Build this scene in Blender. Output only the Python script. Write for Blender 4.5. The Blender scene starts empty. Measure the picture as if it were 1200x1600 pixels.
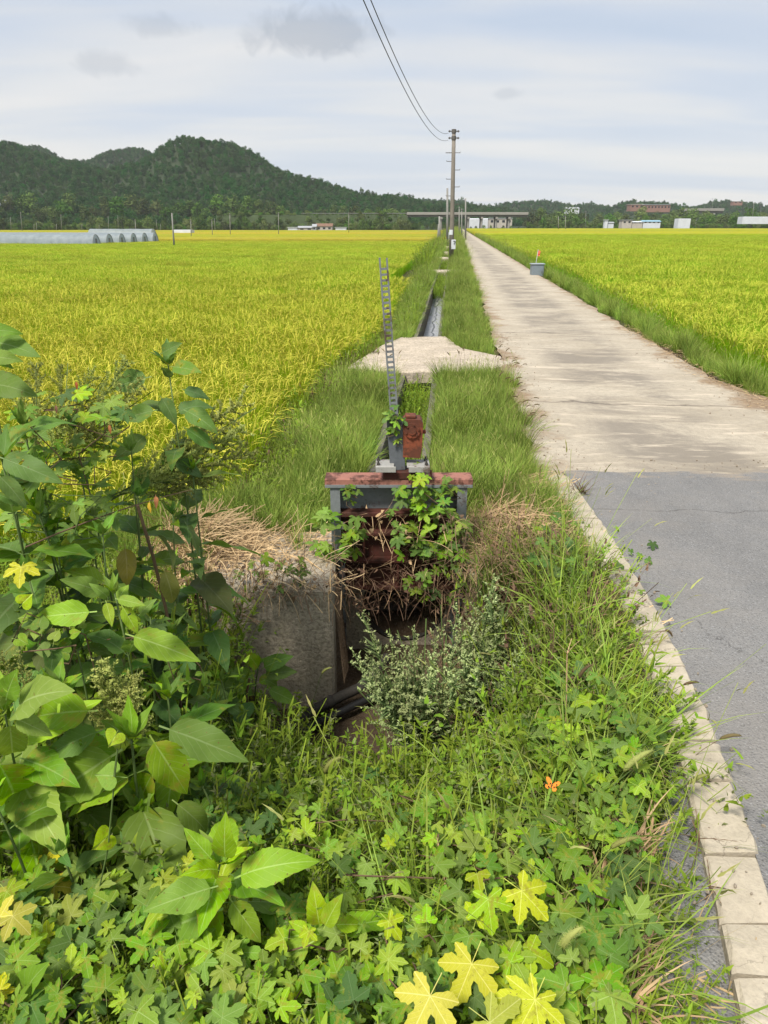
import bpy, math, random
import numpy as np
from mathutils import Vector, Matrix, Euler

# ------------------------------------------------------------------ camera, sky, sun, exposure
S = bpy.context.scene
CAM_H, FPX, HOR = 1.8, 1109.0, 352.0
PITCH = math.atan((800 - HOR) / FPX)
cd = bpy.data.cameras.new('camera')
cd.sensor_fit = 'VERTICAL'
cd.angle_y = 2 * math.atan(800 / FPX)
cd.clip_start = 0.05
cd.clip_end = 20000
co = bpy.data.objects.new('camera', cd)
co.location = (0, 0, CAM_H)
co.rotation_euler = (math.pi / 2 - PITCH, 0, 0)
S.collection.objects.link(co)
S.camera = co

SUN_EL, SUN_AZ = 56.0, 215.0          # compass-like: 0 = ahead (+Y), 90 = right (+X)
W = bpy.data.worlds.new('World')
S.world = W
W.use_nodes = True


def build_world():
    t = W.node_tree
    t.nodes.clear()
    N = lambda k: t.nodes.new(k)
    L = t.links.new
    out = N('ShaderNodeOutputWorld')
    bg = N('ShaderNodeBackground')
    L(bg.outputs[0], out.inputs[0])
    sky = N('ShaderNodeTexSky')
    sky.sky_type = 'NISHITA'
    sky.sun_disc = False
    sky.sun_elevation = math.radians(SUN_EL)
    sky.sun_rotation = math.radians(SUN_AZ)
    tc = N('ShaderNodeTexCoord')
    sep = N('ShaderNodeSeparateXYZ')
    L(tc.outputs['Generated'], sep.inputs[0])

    def m(op, a, b=None, c=None):
        n = N('ShaderNodeMath')
        n.operation = op
        for i, v in enumerate((a, b, c)):
            if v is None:
                continue
            if isinstance(v, (int, float)):
                n.inputs[i].default_value = v
            else:
                L(v, n.inputs[i])
        return n.outputs[0]
    z = m('MAXIMUM', sep.outputs[2], 0.0)
    zz = m('ADD', z, 0.12)
    comb = N('ShaderNodeCombineXYZ')
    L(m('DIVIDE', sep.outputs[0], zz), comb.inputs[0])
    L(m('DIVIDE', sep.outputs[1], zz), comb.inputs[1])

    def noise(scale, detail, vec, rough=0.5, dist=0.0):
        n = N('ShaderNodeTexNoise')
        n.inputs['Scale'].default_value = scale
        n.inputs['Detail'].default_value = detail
        n.inputs['Roughness'].default_value = rough
        n.inputs['Distortion'].default_value = dist
        L(vec, n.inputs['Vector'])
        return n.outputs['Fac']
    mp = N('ShaderNodeMapping')
    mp.inputs['Scale'].default_value = (0.55, 1.5, 1)
    mp.inputs['Rotation'].default_value = (0, 0, 0.3)
    L(comb.outputs[0], mp.inputs[0])
    n1 = noise(0.55, 3, mp.outputs[0], 0.5, 0.4)
    n2 = noise(1.7, 4, mp.outputs[0], 0.5, 0.4)
    veil = m('ADD', m('MULTIPLY', n1, 0.78), m('MULTIPLY', n2, 0.22))

    def ramp(f, st):
        r = N('ShaderNodeValToRGB')
        e = r.color_ramp.elements
        while len(e) < len(st):
            e.new(0.5)
        for el, (p, c) in zip(e, st):
            el.position = p
            el.color = (*c, 1)
        L(f, r.inputs[0])
        return r.outputs[0]

    def mix(f, a, b, kind='MIX'):
        n = N('ShaderNodeMix')
        n.data_type = 'RGBA'
        n.blend_type = kind
        for s, v in ((n.inputs[0], f), (n.inputs[6], a), (n.inputs[7], b)):
            if isinstance(v, (int, float)):
                s.default_value = v
            elif isinstance(v, tuple):
                s.default_value = (*v, 1)
            else:
                L(v, s)
        return n.outputs[2]
    cloud = ramp(veil, [(0.38, (4.9, 6.1, 7.9)), (0.47, (5.9, 6.8, 8.2)), (0.55, (7.5, 7.8, 8.2)), (0.63, (8.7, 8.6, 8.5))])
    # low sky: whiter, faintly warm
    low = m('SUBTRACT', 1.0, m('MULTIPLY', z, 3.0))
    low = m('MAXIMUM', low, 0.0)
    cloud = mix(m('MULTIPLY', low, 0.5), cloud, (9.4, 9.1, 8.8))
    col = mix(0.86, sky.outputs[0], cloud)
    # small dark cumulus scraps
    for (u, v, r, k) in ((486, 50, 0.052, 0.55), (165, 101, 0.028, 0.3), (250, 43, 0.026, 0.3), (790, 146, 0.014, 0.25)):
        a, b = (u - 600) / FPX, -(v - 800) / FPX
        d = Vector((a, math.cos(PITCH) + b * math.sin(PITCH), -math.sin(PITCH) + b * math.cos(PITCH))).normalized()
        vm = N('ShaderNodeVectorMath')
        vm.operation = 'SUBTRACT'
        L(tc.outputs['Generated'], vm.inputs[0])
        vm.inputs[1].default_value = d
        sc = N('ShaderNodeVectorMath')
        sc.operation = 'MULTIPLY'
        L(vm.outputs[0], sc.inputs[0])
        sc.inputs[1].default_value = (0.55, 1.0, 2.0)
        ln = N('ShaderNodeVectorMath')
        ln.operation = 'LENGTH'
        L(sc.outputs[0], ln.inputs[0])
        nz = noise(26, 6, tc.outputs['Generated'], 0.6, 0.5)
        f = m('ADD', m('DIVIDE', ln.outputs['Value'], r), m('MULTIPLY', m('SUBTRACT', nz, 0.5), 2.0))
        f = m('SUBTRACT', 1.0, f)
        n = N('ShaderNodeMath')
        n.operation = 'MULTIPLY'
        n.use_clamp = True
        L(f, n.inputs[0])
        n.inputs[1].default_value = 1.7
        col = mix(m('MULTIPLY', n.outputs[0], k), col, (3.6, 4.1, 4.9))
    L(col, bg.inputs[0])
    bg.inputs[1].default_value = 0.073


build_world()
sd = bpy.data.lights.new('sun', 'SUN')
sd.energy = 3.7
sd.angle = math.radians(12)
sd.color = (1.0, 0.95, 0.87)
so = bpy.data.objects.new('sun', sd)
_e, _a = math.radians(SUN_EL), math.radians(SUN_AZ)
sdir = Vector((math.sin(_a) * math.cos(_e), math.cos(_a) * math.cos(_e), math.sin(_e)))
so.rotation_euler = sdir.to_track_quat('Z', 'Y').to_euler()
so.location = sdir * 50
S.collection.objects.link(so)
S.view_settings.view_transform = 'Standard'
S.view_settings.look = 'None'
S.view_settings.exposure = 0.5
S.view_settings.gamma = 1.0
S.view_settings.use_curve_mapping = False
S.render.engine = 'CYCLES'
S.cycles.max_bounces = 6
S.cycles.diffuse_bounces = 2
S.cycles.glossy_bounces = 2
S.cycles.transmission_bounces = 4
S.cycles.volume_bounces = 0
S.cycles.caustics_reflective = False
S.cycles.caustics_refractive = False

# ------------------------------------------------------------------ helpers
RNG = np.random.default_rng(11)
R = random.Random(5)
C = S.collection
pi = math.pi


def at(u, v, Y):
    """point at forward distance Y that shows at photo pixel (u, v)"""
    a, b = (u - 600), -(v - 800)
    y = FPX * math.cos(PITCH) + b * math.sin(PITCH)
    z = -FPX * math.sin(PITCH) + b * math.cos(PITCH)
    k = Y / y
    return Vector((a * k, Y, CAM_H + z * k))


def on(u, v, z=0.0):
    a, b = (u - 600), -(v - 800)
    y = FPX * math.cos(PITCH) + b * math.sin(PITCH)
    zz = -FPX * math.sin(PITCH) + b * math.cos(PITCH)
    k = (z - CAM_H) / zz
    return Vector((a * k, y * k, z))


class MB:
    def __init__(s):
        s.v, s.f, s.uv, s.mi = [], [], {}, []

    def add(s, vs, fs, mi=0):
        o = len(s.v)
        s.v += [tuple(p) for p in vs]
        s.f += [tuple(i + o for i in f) for f in fs]
        s.mi += [mi] * len(fs)
        return s

    def box(s, c, d, rot=None, mi=0, taper=1.0):
        x, y, z = d[0] / 2, d[1] / 2, d[2] / 2
        vs = []
        for k, sz in ((1, -z), (taper, z)):
            for a, b in ((-1, -1), (1, -1), (1, 1), (-1, 1)):
                vs.append(Vector((a * x * k, b * y * k, sz)))
        if rot is not None:
            q = Euler(rot).to_matrix()
            vs = [q @ p for p in vs]
        vs = [p + Vector(c) for p in vs]
        return s.add(vs, [(3, 2, 1, 0), (4, 5, 6, 7), (0, 1, 5, 4), (1, 2, 6, 5), (2, 3, 7, 6), (3, 0, 4, 7)], mi)

    def bbox(s, c, d, b=0.006, mi=0):
        """box with chamfered edges"""
        x, y, z = d[0] / 2, d[1] / 2, d[2] / 2
        b = min(b, x * .45, y * .45, z * .45)
        idx, vs = {}, []
        for sx in (-1, 1):
            for sy in (-1, 1):
                for sz in (-1, 1):
                    for ax in range(3):
                        p = [sx * (x - b), sy * (y - b), sz * (z - b)]
                        p[ax] += (sx, sy, sz)[ax] * b
                        idx[(sx, sy, sz, ax)] = len(vs)
                        vs.append((p[0] + c[0], p[1] + c[1], p[2] + c[2]))
        fs = []
        I = idx
        for ax in range(3):
            o = [a for a in range(3) if a != ax]
            for sg in (-1, 1):
                q = []
                for (p, r) in ((-1, -1), (1, -1), (1, 1), (-1, 1)):
                    k = [0, 0, 0]
                    k[ax] = sg
                    k[o[0]] = p
                    k[o[1]] = r
                    q.append(I[(*k, ax)])
                fs.append(tuple(q))
        for ax in range(3):
            o = [a for a in range(3) if a != ax]
            for p in (-1, 1):
                for r in (-1, 1):
                    k0, k1 = [0, 0, 0], [0, 0, 0]
                    k0[o[0]] = k1[o[0]] = p
                    k0[o[1]] = k1[o[1]] = r
                    k0[ax], k1[ax] = -1, 1
                    fs.append((I[(*k0, o[0])], I[(*k1, o[0])], I[(*k1, o[1])], I[(*k0, o[1])]))
        for sx in (-1, 1):
            for sy in (-1, 1):
                for sz in (-1, 1):
                    fs.append((I[(sx, sy, sz, 0)], I[(sx, sy, sz, 1)], I[(sx, sy, sz, 2)]))
        return s.add(vs, fs, mi)

    def tube(s, path, rad, n=8, cap=True, mi=0):
        P = [Vector(p) for p in path]
        if isinstance(rad, (int, float)):
            rad = [rad] * len(P)
        vs, fs = [], []
        up = None
        for i, p in enumerate(P):
            t = (P[min(i + 1, len(P) - 1)] - P[max(i - 1, 0)])
            t = t.normalized() if t.length > 1e-9 else Vector((0, 0, 1))
            if up is None:
                up = Vector((1, 0, 0)) if abs(t.x) < .9 else Vector((0, 1, 0))
            a = t.cross(up).normalized()
            up = a.cross(t).normalized()
            for k in range(n):
                an = 2 * pi * k / n
                vs.append(p + (a * math.cos(an) + up * math.sin(an)) * rad[i])
        for i in range(len(P) - 1):
            for k in range(n):
                k2 = (k + 1) % n
                fs.append((i * n + k, i * n + k2, (i + 1) * n + k2, (i + 1) * n + k))
        if cap:
            fs.append(tuple(range(n - 1, -1, -1)))
            fs.append(tuple((len(P) - 1) * n + k for k in range(n)))
        return s.add(vs, fs, mi)

    def prism(s, poly, axis, a, b, mi=0):
        """extrude 2D poly along axis ('x','y','z') from a to b"""
        def P(q, t):
            return {'x': (t, q[0], q[1]), 'y': (q[0], t, q[1]), 'z': (q[0], q[1], t)}[axis]
        n = len(poly)
        vs = [P(q, a) for q in poly] + [P(q, b) for q in poly]
        fs = [tuple(range(n - 1, -1, -1)), tuple(range(n, 2 * n))]
        fs += [(i, (i + 1) % n, n + (i + 1) % n, n + i) for i in range(n)]
        return s.add(vs, fs, mi)

    def mesh(s, name, mats, smooth=False):
        me = bpy.data.meshes.new(name)
        me.from_pydata(s.v, [], s.f)
        for m_ in (mats if isinstance(mats, (list, tuple)) else [mats]):
            me.materials.append(m_)
        if any(s.mi):
            me.polygons.foreach_set('material_index', s.mi)
        if smooth:
            me.polygons.foreach_set('use_smooth', [True] * len(me.polygons))
        me.validate()
        import bmesh
        bm = bmesh.new()
        bm.from_mesh(me)
        bmesh.ops.recalc_face_normals(bm, faces=bm.faces)
        bm.to_mesh(me)
        bm.free()
        me.update()
        return me

    def obj(s, name, mats, parent=None, smooth=False, sub=None):
        o = bpy.data.objects.new(name, s.mesh(name, mats, smooth))
        C.objects.link(o)
        if parent is not None:
            adopt(o, parent)
        return o


def world_loc(o):
    p = Vector((0, 0, 0))
    while o is not None:
        p = p + o.location
        o = o.parent
    return p


def adopt(o, parent):
    """parent o (modelled in world coordinates) to an unrotated parent"""
    o.parent = parent
    o.location = -world_loc(parent)


def tag(o, label=None, cat=None, group=None, kind=None):
    if label:
        o['label'] = label
    if cat:
        o['category'] = cat
    if group:
        o['group'] = group
    if kind:
        o['kind'] = kind
    return o


def thing(name, label, cat, loc=(0, 0, 0), group=None):
    o = bpy.data.objects.new(name, None)
    o.empty_display_size = 0.1
    o.location = loc
    C.objects.link(o)
    return tag(o, label, cat, group)


def rawmesh(name, V, F, mats, uv=None, mi=None, smooth=True):
    me = bpy.data.meshes.new(name)
    me.from_pydata(np.asarray(V).tolist() if not isinstance(V, list) else V, [], F)
    for m_ in (mats if isinstance(mats, (list, tuple)) else [mats]):
        me.materials.append(m_)
    if mi is not None:
        me.polygons.foreach_set('material_index', mi)
    if smooth:
        me.polygons.foreach_set('use_smooth', [True] * len(me.polygons))
    if uv is not None:
        l = me.uv_layers.new(name='UVMap')
        vi = np.empty(len(me.loops), dtype=np.int32)
        me.loops.foreach_get('vertex_index', vi)
        l.data.foreach_set('uv', np.asarray(uv, dtype=np.float32)[vi].ravel())
    me.update()
    return me


def link(name, me, parent=None):
    o = bpy.data.objects.new(name, me)
    C.objects.link(o)
    if parent is not None:
        o.parent = parent
    return o


# ------------------------------------------------------------------ materials
class Mat:
    def __init__(s, name, rough=0.8, spec=0.3):
        s.m = bpy.data.materials.new(name)
        s.m.use_nodes = True
        s.t = s.m.node_tree
        s.b = s.t.nodes['Principled BSDF']
        s.b.inputs['Roughness'].default_value = rough
        s.b.inputs['Specular IOR Level'].default_value = spec
        s.out = s.t.nodes['Material Output']

    def N(s, k):
        return s.t.nodes.new(k)

    def put(s, sock, v):
        if isinstance(v, (int, float)):
            sock.default_value = v
        elif isinstance(v, (tuple, list)):
            sock.default_value = tuple(v) if len(v) != 3 or sock.type == 'VECTOR' else (*v, 1)
        else:
            s.t.links.new(v, sock)

    def coord(s, kind='Object', scale=None, rot=None):
        o = s.N('ShaderNodeTexCoord').outputs[kind]
        if scale or rot:
            mp = s.N('ShaderNodeMapping')
            s.put(mp.inputs[0], o)
            if scale:
                mp.inputs['Scale'].default_value = scale
            if rot:
                mp.inputs['Rotation'].default_value = rot
            o = mp.outputs[0]
        return o

    def geo(s, k='Position'):
        return s.N('ShaderNodeNewGeometry').outputs[k]

    def mapped(s, vec, scale=(1, 1, 1), rot=(0, 0, 0), loc=(0, 0, 0)):
        mp = s.N('ShaderNodeMapping')
        s.put(mp.inputs[0], vec)
        mp.inputs['Scale'].default_value = scale
        mp.inputs['Rotation'].default_value = rot
        mp.inputs['Location'].default_value = loc
        return mp.outputs[0]

    def noise(s, scale, detail=4, vec=None, rough=0.55, dist=0.0, out='Fac'):
        n = s.N('ShaderNodeTexNoise')
        n.inputs['Scale'].default_value = scale
        n.inputs['Detail'].default_value = detail
        n.inputs['Roughness'].default_value = rough
        n.inputs['Distortion'].default_value = dist
        if vec is not None:
            s.put(n.inputs['Vector'], vec)
        return n.outputs[out]

    def voro(s, scale, vec=None, feature='F1', out='Distance', rnd=1.0):
        n = s.N('ShaderNodeTexVoronoi')
        n.feature = feature
        n.inputs['Scale'].default_value = scale
        n.inputs['Randomness'].default_value = rnd
        if vec is not None:
            s.put(n.inputs['Vector'], vec)
        return n.outputs[out]

    def ramp(s, f, st, interp='LINEAR'):
        r = s.N('ShaderNodeValToRGB')
        r.color_ramp.interpolation = interp
        e = r.color_ramp.elements
        while len(e) < len(st):
            e.new(0.5)
        for el, (p, c) in zip(e, st):
            el.position = p
            el.color = (c, c, c, 1) if isinstance(c, (int, float)) else (*c, 1)
        s.put(r.inputs[0], f)
        return r.outputs[0]

    def mix(s, f, a, b, kind='MIX'):
        n = s.N('ShaderNodeMix')
        n.data_type = 'RGBA'
        n.blend_type = kind
        s.put(n.inputs[0], f)
        s.put(n.inputs[6], a)
        s.put(n.inputs[7], b)
        return n.outputs[2]

    def math(s, op, a, b=None, clamp=False):
        n = s.N('ShaderNodeMath')
        n.operation = op
        n.use_clamp = clamp
        s.put(n.inputs[0], a)
        if b is not None:
            s.put(n.inputs[1], b)
        return n.outputs[0]

    def sep(s, vec):
        n = s.N('ShaderNodeSeparateXYZ')
        s.put(n.inputs[0], vec)
        return n.outputs

    def bump(s, h, strength=0.5, dist=0.01):
        n = s.N('ShaderNodeBump')
        n.inputs['Strength'].default_value = strength
        n.inputs['Distance'].default_value = dist
        s.put(n.inputs['Height'], h)
        s.put(s.b.inputs['Normal'], n.outputs[0])
        return n.outputs[0]

    def col(s, c):
        s.put(s.b.inputs['Base Color'], c)
        return s

    def rough(s, c):
        s.put(s.b.inputs['Roughness'], c)

    def translucent(s, c, fac, normal=None):
        tr = s.N('ShaderNodeBsdfTranslucent')
        s.put(tr.inputs[0], c)
        mx = s.N('ShaderNodeMixShader')
        s.put(mx.inputs[0], fac)
        s.t.links.new(s.b.outputs[0], mx.inputs[1])
        s.t.links.new(tr.outputs[0], mx.inputs[2])
        s.t.links.new(mx.outputs[0], s.out.inputs[0])

    def hsv(s, c, h=0.5, sat=1.0, v=1.0):
        n = s.N('ShaderNodeHueSaturation')
        s.put(n.inputs['Hue'], h)
        s.put(n.inputs['Saturation'], sat)
        s.put(n.inputs['Value'], v)
        s.put(n.inputs['Color'], c)
        return n.outputs[0]


def simple(name, c, var=0.25, scale=8, rough=0.8, bump=0.3, bd=0.01, spec=0.3, metal=0.0):
    """plain material with grain: colour varied by two noises"""
    m = Mat(name, rough, spec)
    v = m.coord('Object')
    n1 = m.noise(scale, 6, v, 0.6)
    n2 = m.noise(scale * 9, 4, v, 0.6)
    f = m.math('ADD', m.math('MULTIPLY', n1, .65), m.math('MULTIPLY', n2, .35))
    lo = tuple(x * (1 - var) for x in c)
    hi = tuple(min(1, x * (1 + var)) for x in c)
    m.col(m.ramp(f, [(0.3, lo), (0.7, hi)]))
    if bump:
        m.bump(f, bump, bd)
    m.b.inputs['Metallic'].default_value = metal
    return m.m

# ------------------------------------------------------------------ the lie of the land
def lin(x, a, b):
    return np.clip((x - a) / (b - a), 0, 1)


def sm(x, a, b):
    t = lin(x, a, b)
    return t * t * (3 - 2 * t)


KY = [-3.0, 0.0, 1.2, 1.62, 2.18, 3.09, 3.94, 4.96, 5.3]
KX = [-0.15, 0.55, 0.88, 0.98, 1.09, 1.20, 1.235, 1.25, 1.235]


_kp = np.polyfit(KY[2:], KX[2:], 3)
_kyy = np.linspace(.9, 5.3, 45)
KX = list(np.interp([-3.0, 0.0], KY, KX)) + list(np.polyval(_kp, _kyy))
KY = [-3.0, 0.0] + list(_kyy)


def verge_right(y):              # left edge of kerb, then of the concrete road
    y = np.asarray(y, dtype=float)
    return np.where(y < 5.2, np.interp(y, KY, KX), 0.73 + .095 * y)


def road_r(y):
    return 3.30 + .095 * np.asarray(y, dtype=float)


def ditch_x(y):
    return -0.38 + .09 * np.asarray(y, dtype=float)


_PX = RNG.random((64,)) * 6.28


def wob(x, y, s=1.0):
    return (np.sin(x * 1.7 * s + y * 2.3 * s + .5) + np.sin(x * 3.9 * s - y * 2.9 * s + 1.3) * .6 + np.sin(x * 7.7 * s + y * 6.1 * s) * .3) / 1.9


RY = [-6, 2.0, 3.6, 4.3, 5.1, 6.9, 9.2, 11.5, 13.4, 20, 39.7, 400]
RX = [-7.0, -5.2, -2.6, -1.75, -1.12, -1.12, -.88, -.45, -.12, .35, 1.75, 34.5]


def rice_left(y):                # right-hand edge of the left paddy
    return np.interp(np.asarray(y, dtype=float), RY, RX)


def left_fall(x, y):
    """the left-hand fields drop gently away"""
    d = np.maximum(0, np.hypot(np.minimum(x, 0), y) - 12)
    return -0.8 * np.clip(d / 110, 0, 1)


def pit(x, y):
    a = sm(x, -1.75, -1.05) * sm(x, 1.12, .62) * sm(y, 1.25, 2.1) * (y < np.where(x < -.96, 3.44, 3.56))
    b = ((x > -.27) & (x < .47) & (y > 3.0) & (y < 4.1)).astype(float)
    return np.maximum(a, b)


def zt(x, y):
    x = np.asarray(x, dtype=float)
    y = np.asarray(y, dtype=float)
    z = np.full(np.broadcast(x, y).shape, -0.03)
    vr = verge_right(y)
    # left bank and paddy
    e = rice_left(y)
    bank = -0.06 + .03 * wob(x, y)
    lf = left_fall(x, y)
    left = np.where(x < e, -0.42 + lf, bank + (-0.42 + lf - bank) * sm(x, e + .5, e))
    z = np.where(x < vr, left, z)
    # left of the pit the ground is a low bank
    z = np.where((x < vr) & (y < 4.0), np.minimum(z, -0.05) * 1.0, z)
    # right paddy
    rr = road_r(y)
    far = (y > 5.0) & (x > rr)
    z = np.where(far, -0.03 - .34 * sm(x, rr + .25, rr + .8), z)
    # ditch trench
    dd = np.abs(x - ditch_x(y))
    tr = (y > 4.1) & (y < 300)
    z = np.where(tr, np.where(dd < .27, -0.62, z), z)
    # gate pit
    z = z - (.78 + z + .03 * wob(x * 3, y * 3)) * pit(x, y)
    return z


def build_ground():
    cols = np.concatenate([-np.geomspace(3000, 6, 34), np.arange(-5.5, -2.2, .25), np.arange(-2.1, 1.6, .055), np.arange(1.7, 6, .25), np.geomspace(6.3, 3000, 34)])
    rows = np.concatenate([np.arange(-8, -1, .5), np.arange(-1, 5.6, .055), np.arange(5.7, 20, .2), np.arange(20, 70, 1.0), np.geomspace(71, 4500, 60)])
    X = cols[None, :] + .09 * rows[:, None] * np.clip(1 - rows[:, None] / 5000, 0, 1)
    Y = np.repeat(rows[:, None], len(cols), 1)
    Z = zt(X, Y)
    n, k = X.shape
    V = np.stack([X, Y, Z], -1).reshape(-1, 3)
    i = (np.arange(n - 1)[:, None] * k + np.arange(k - 1)[None, :]).ravel()
    F = np.stack([i, i + 1, i + k + 1, i + k], 1).tolist()
    m = Mat('soil', 0.95, 0.1)
    p = m.geo()
    n1 = m.noise(3, 6, p, .6)
    n2 = m.noise(40, 5, p, .65)
    c = m.ramp(n1, [(.3, (.045, .030, .018)), (.55, (.085, .058, .036)), (.75, (.15, .11, .07))])
    c = m.mix(m.ramp(n2, [(.35, .0), (.7, .5)]), c, (.16, .12, .08))
    far = m.math('GREATER_THAN', m.sep(p)[1], 12)
    c = m.mix(m.math('MULTIPLY', far, .75), c, (.075, .085, .03))
    m.col(c)
    m.bump(m.math('ADD', n1, n2), .8, .03)
    o = link('ground', rawmesh('ground', V, F, m.m))
    tag(o, kind='structure')


build_ground()


# ------------------------------------------------------------------ road surfaces
def strip_mesh(name, ys, xl, xr, z, mat, nx=14, jit=0.0, zfun=None):
    V, F = [], []
    for y, a, b in zip(ys, xl, xr):
        for k in range(nx + 1):
            x = a + (b - a) * k / nx
            zz = z + (zfun(x, y) if zfun else 0)
            V.append((x, y, zz))
    for i in range(len(ys) - 1):
        for k in range(nx):
            q = i * (nx + 1) + k
            F.append((q, q + 1, q + nx + 2, q + nx + 1))
    return link(name, rawmesh(name, V, F, mat))


def concrete_road_mat():
    m = Mat('farm_road_concrete', .9, .15)
    p = m.geo()
    v = m.mapped(p, rot=(0, 0, math.radians(5.4)))
    sx = m.sep(v)
    n1 = m.noise(.9, 6, m.mapped(v, (.8, 1.5, 1)), .6, .4)
    n2 = m.noise(14, 6, v, .7)
    n3 = m.noise(90, 3, v, .6)
    base = m.ramp(n1, [(.28, (.37, .315, .235)), (.5, (.45, .39, .30)), (.72, (.54, .475, .37))])
    base = m.mix(m.ramp(n2, [(.35, .55), (.6, 0.0)]), base, (.30, .26, .21))
    # dark worn patches along the middle of the road
    mid = m.math('ABSOLUTE', m.math('SUBTRACT', sx[0], 1.98))
    mid = m.math('SUBTRACT', 1.0, m.math('DIVIDE', mid, .75), True)
    pn = m.noise(.75, 8, m.mapped(v, (.8, 1.5, 1), loc=(3.1, .7, 0)), .72, .6)
    f = m.math('MULTIPLY', m.ramp(pn, [(.43, 0.0), (.56, 1.0)]), m.ramp(mid, [(.0, 0.0), (.45, 1.0)]))
    base = m.mix(m.math('MULTIPLY', f, .72), base, (.20, .175, .145))
    # aggregate showing through near the asphalt
    ag = m.voro(75, v)
    near = m.ramp(m.math('DIVIDE', m.math('SUBTRACT', sx[1], 4.2), 4.5), [(.1, .7), (.9, .12)])
    base = m.mix(m.math('MULTIPLY', m.ramp(ag, [(.18, 1.0), (.4, 0.0)]), near), base, (.24, .20, .16))
    # transverse cracks and joints
    w = m.math('ABSOLUTE', m.math('SUBTRACT', m.math('FRACT', m.math('DIVIDE', m.math('ADD', sx[1], m.math('MULTIPLY', m.noise(1.6, 5, v), .55)), 5.4)), .5))
    base = m.mix(m.ramp(w, [(.0, .8), (.006, 0.0)]), base, (.12, .10, .08))
    # wind-blown pale sand
    sa = m.noise(2.3, 6, m.mapped(v, (.6, 2.6, 1), loc=(9, 4, 0)), .65)
    base = m.mix(m.ramp(sa, [(.56, 0.0), (.68, .75)]), base, (.62, .53, .41))
    # soil washed and trodden onto both edges
    tx = m.math('SUBTRACT', m.sep(p)[0], m.math('MULTIPLY', m.sep(p)[1], .095))
    ed = m.math('MINIMUM', m.math('SUBTRACT', tx, .72), m.math('SUBTRACT', 3.34, tx))
    en = m.noise(1.9, 6, m.mapped(v, loc=(1, 7, 0)), .65)
    ef = m.ramp(m.math('ADD', ed, m.math('MULTIPLY', m.math('SUBTRACT', en, .5), 1.5)), [(.0, .95), (.26, 0)])
    soil = m.mix(m.ramp(n2, [(.35, 0), (.65, 1)]), (.21, .14, .085), (.36, .27, .18))
    base = m.mix(ef, base, soil)
    m.col(base)
    m.bump(m.math('ADD', m.math('MULTIPLY', n2, .8), m.math('MULTIPLY', n3, .6)), .75, .014)
    return m.m


def asphalt_mat():
    m = Mat('asphalt', .88, .25)
    p = m.geo()
    n1 = m.noise(.8, 6, m.mapped(p, (1.6, .7, 1)), .65)
    n2 = m.noise(7, 5, p, .6)
    ag = m.voro(115, p)
    agc = m.voro(115, p, out='Color')
    base = m.ramp(n1, [(.3, (.17, .165, .158)), (.5, (.21, .204, .196)), (.7, (.255, .247, .235))])
    base = m.mix(m.ramp(n2, [(.42, .0), (.75, .35)]), base, (.25, .235, .215))
    agv = m.ramp(m.sep(agc)[0], [(.0, .05), (.6, .14), (.8, .22), (1.0, .42)])
    base = m.mix(m.ramp(ag, [(.25, .62), (.5, .0)]), base, agv)
    # a long crack across
    s = m.sep(p)
    cr = m.math('ABSOLUTE', m.math('SUBTRACT', m.math('ADD', s[1], m.math('MULTIPLY', m.noise(2.2, 5, p), .35)), 4.62))
    base = m.mix(m.ramp(cr, [(.0, .7), (.008, 0.0)]), base, (.05, .045, .04))
    c2 = m.math('ABSOLUTE', m.math('SUBTRACT', m.math('ADD', m.math('ADD', s[0], m.math('MULTIPLY', s[1], .35)), m.math('MULTIPLY', m.noise(1.4, 6, p, .65), 1.1)), 3.05))
    base = m.mix(m.ramp(c2, [(.0, .65), (.007, 0.0)]), base, (.06, .055, .05))
    du = m.noise(.55, 6, m.mapped(p, (1, 1, 1), loc=(7, 3, 0)), .7)
    base = m.mix(m.ramp(du, [(.48, 0), (.66, .45)]), base, (.30, .27, .235))
    # sand carried over from the concrete
    sf = m.math('ADD', m.math('SUBTRACT', s[1], 5.12), m.math('MULTIPLY', m.math('SUBTRACT', m.noise(3.2, 6, m.mapped(p, (1, 2, 1)), .7), .5), 1.3))
    base = m.mix(m.ramp(sf, [(-.0, 0), (.30, .8)]), base, (.36, .29, .21))
    m.col(base)
    m.bump(m.math('SUBTRACT', m.noise(160, 3, p), m.math('MULTIPLY', ag, .8)), .7, .008)
    return m.m


M_CONC_ROAD = concrete_road_mat()
M_ASPH = asphalt_mat()

ys = np.concatenate([np.arange(5.0, 20, .12), np.arange(20, 70, .8), np.geomspace(70.5, 420, 40)])
erng = np.random.default_rng(3)


def edge_noise(n, amp):
    a = erng.normal(0, 1, n)
    k = np.array([.1, .2, .4, .2, .1])
    return np.convolve(a, k, 'same') * amp


xl = verge_right(np.maximum(ys, 5.2)) - .03 + edge_noise(len(ys), .05)
xr = road_r(ys) + edge_noise(len(ys), .05) + np.interp(ys, [5, 6.5, 9], [2.6, .6, 0])
xr[ys < 5.3] += 0.5
tag(strip_mesh('farm_road', ys, xl, xr, 0.0, M_CONC_ROAD, zfun=lambda x, y: .006 * wob(x * 1.1, y * .9)), kind='structure')

# asphalt: a cross road that the camera stands on; ragged seam against the concrete
ya = np.concatenate([np.arange(-9, 0, .6), np.arange(0, 5.25, .1)])
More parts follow.
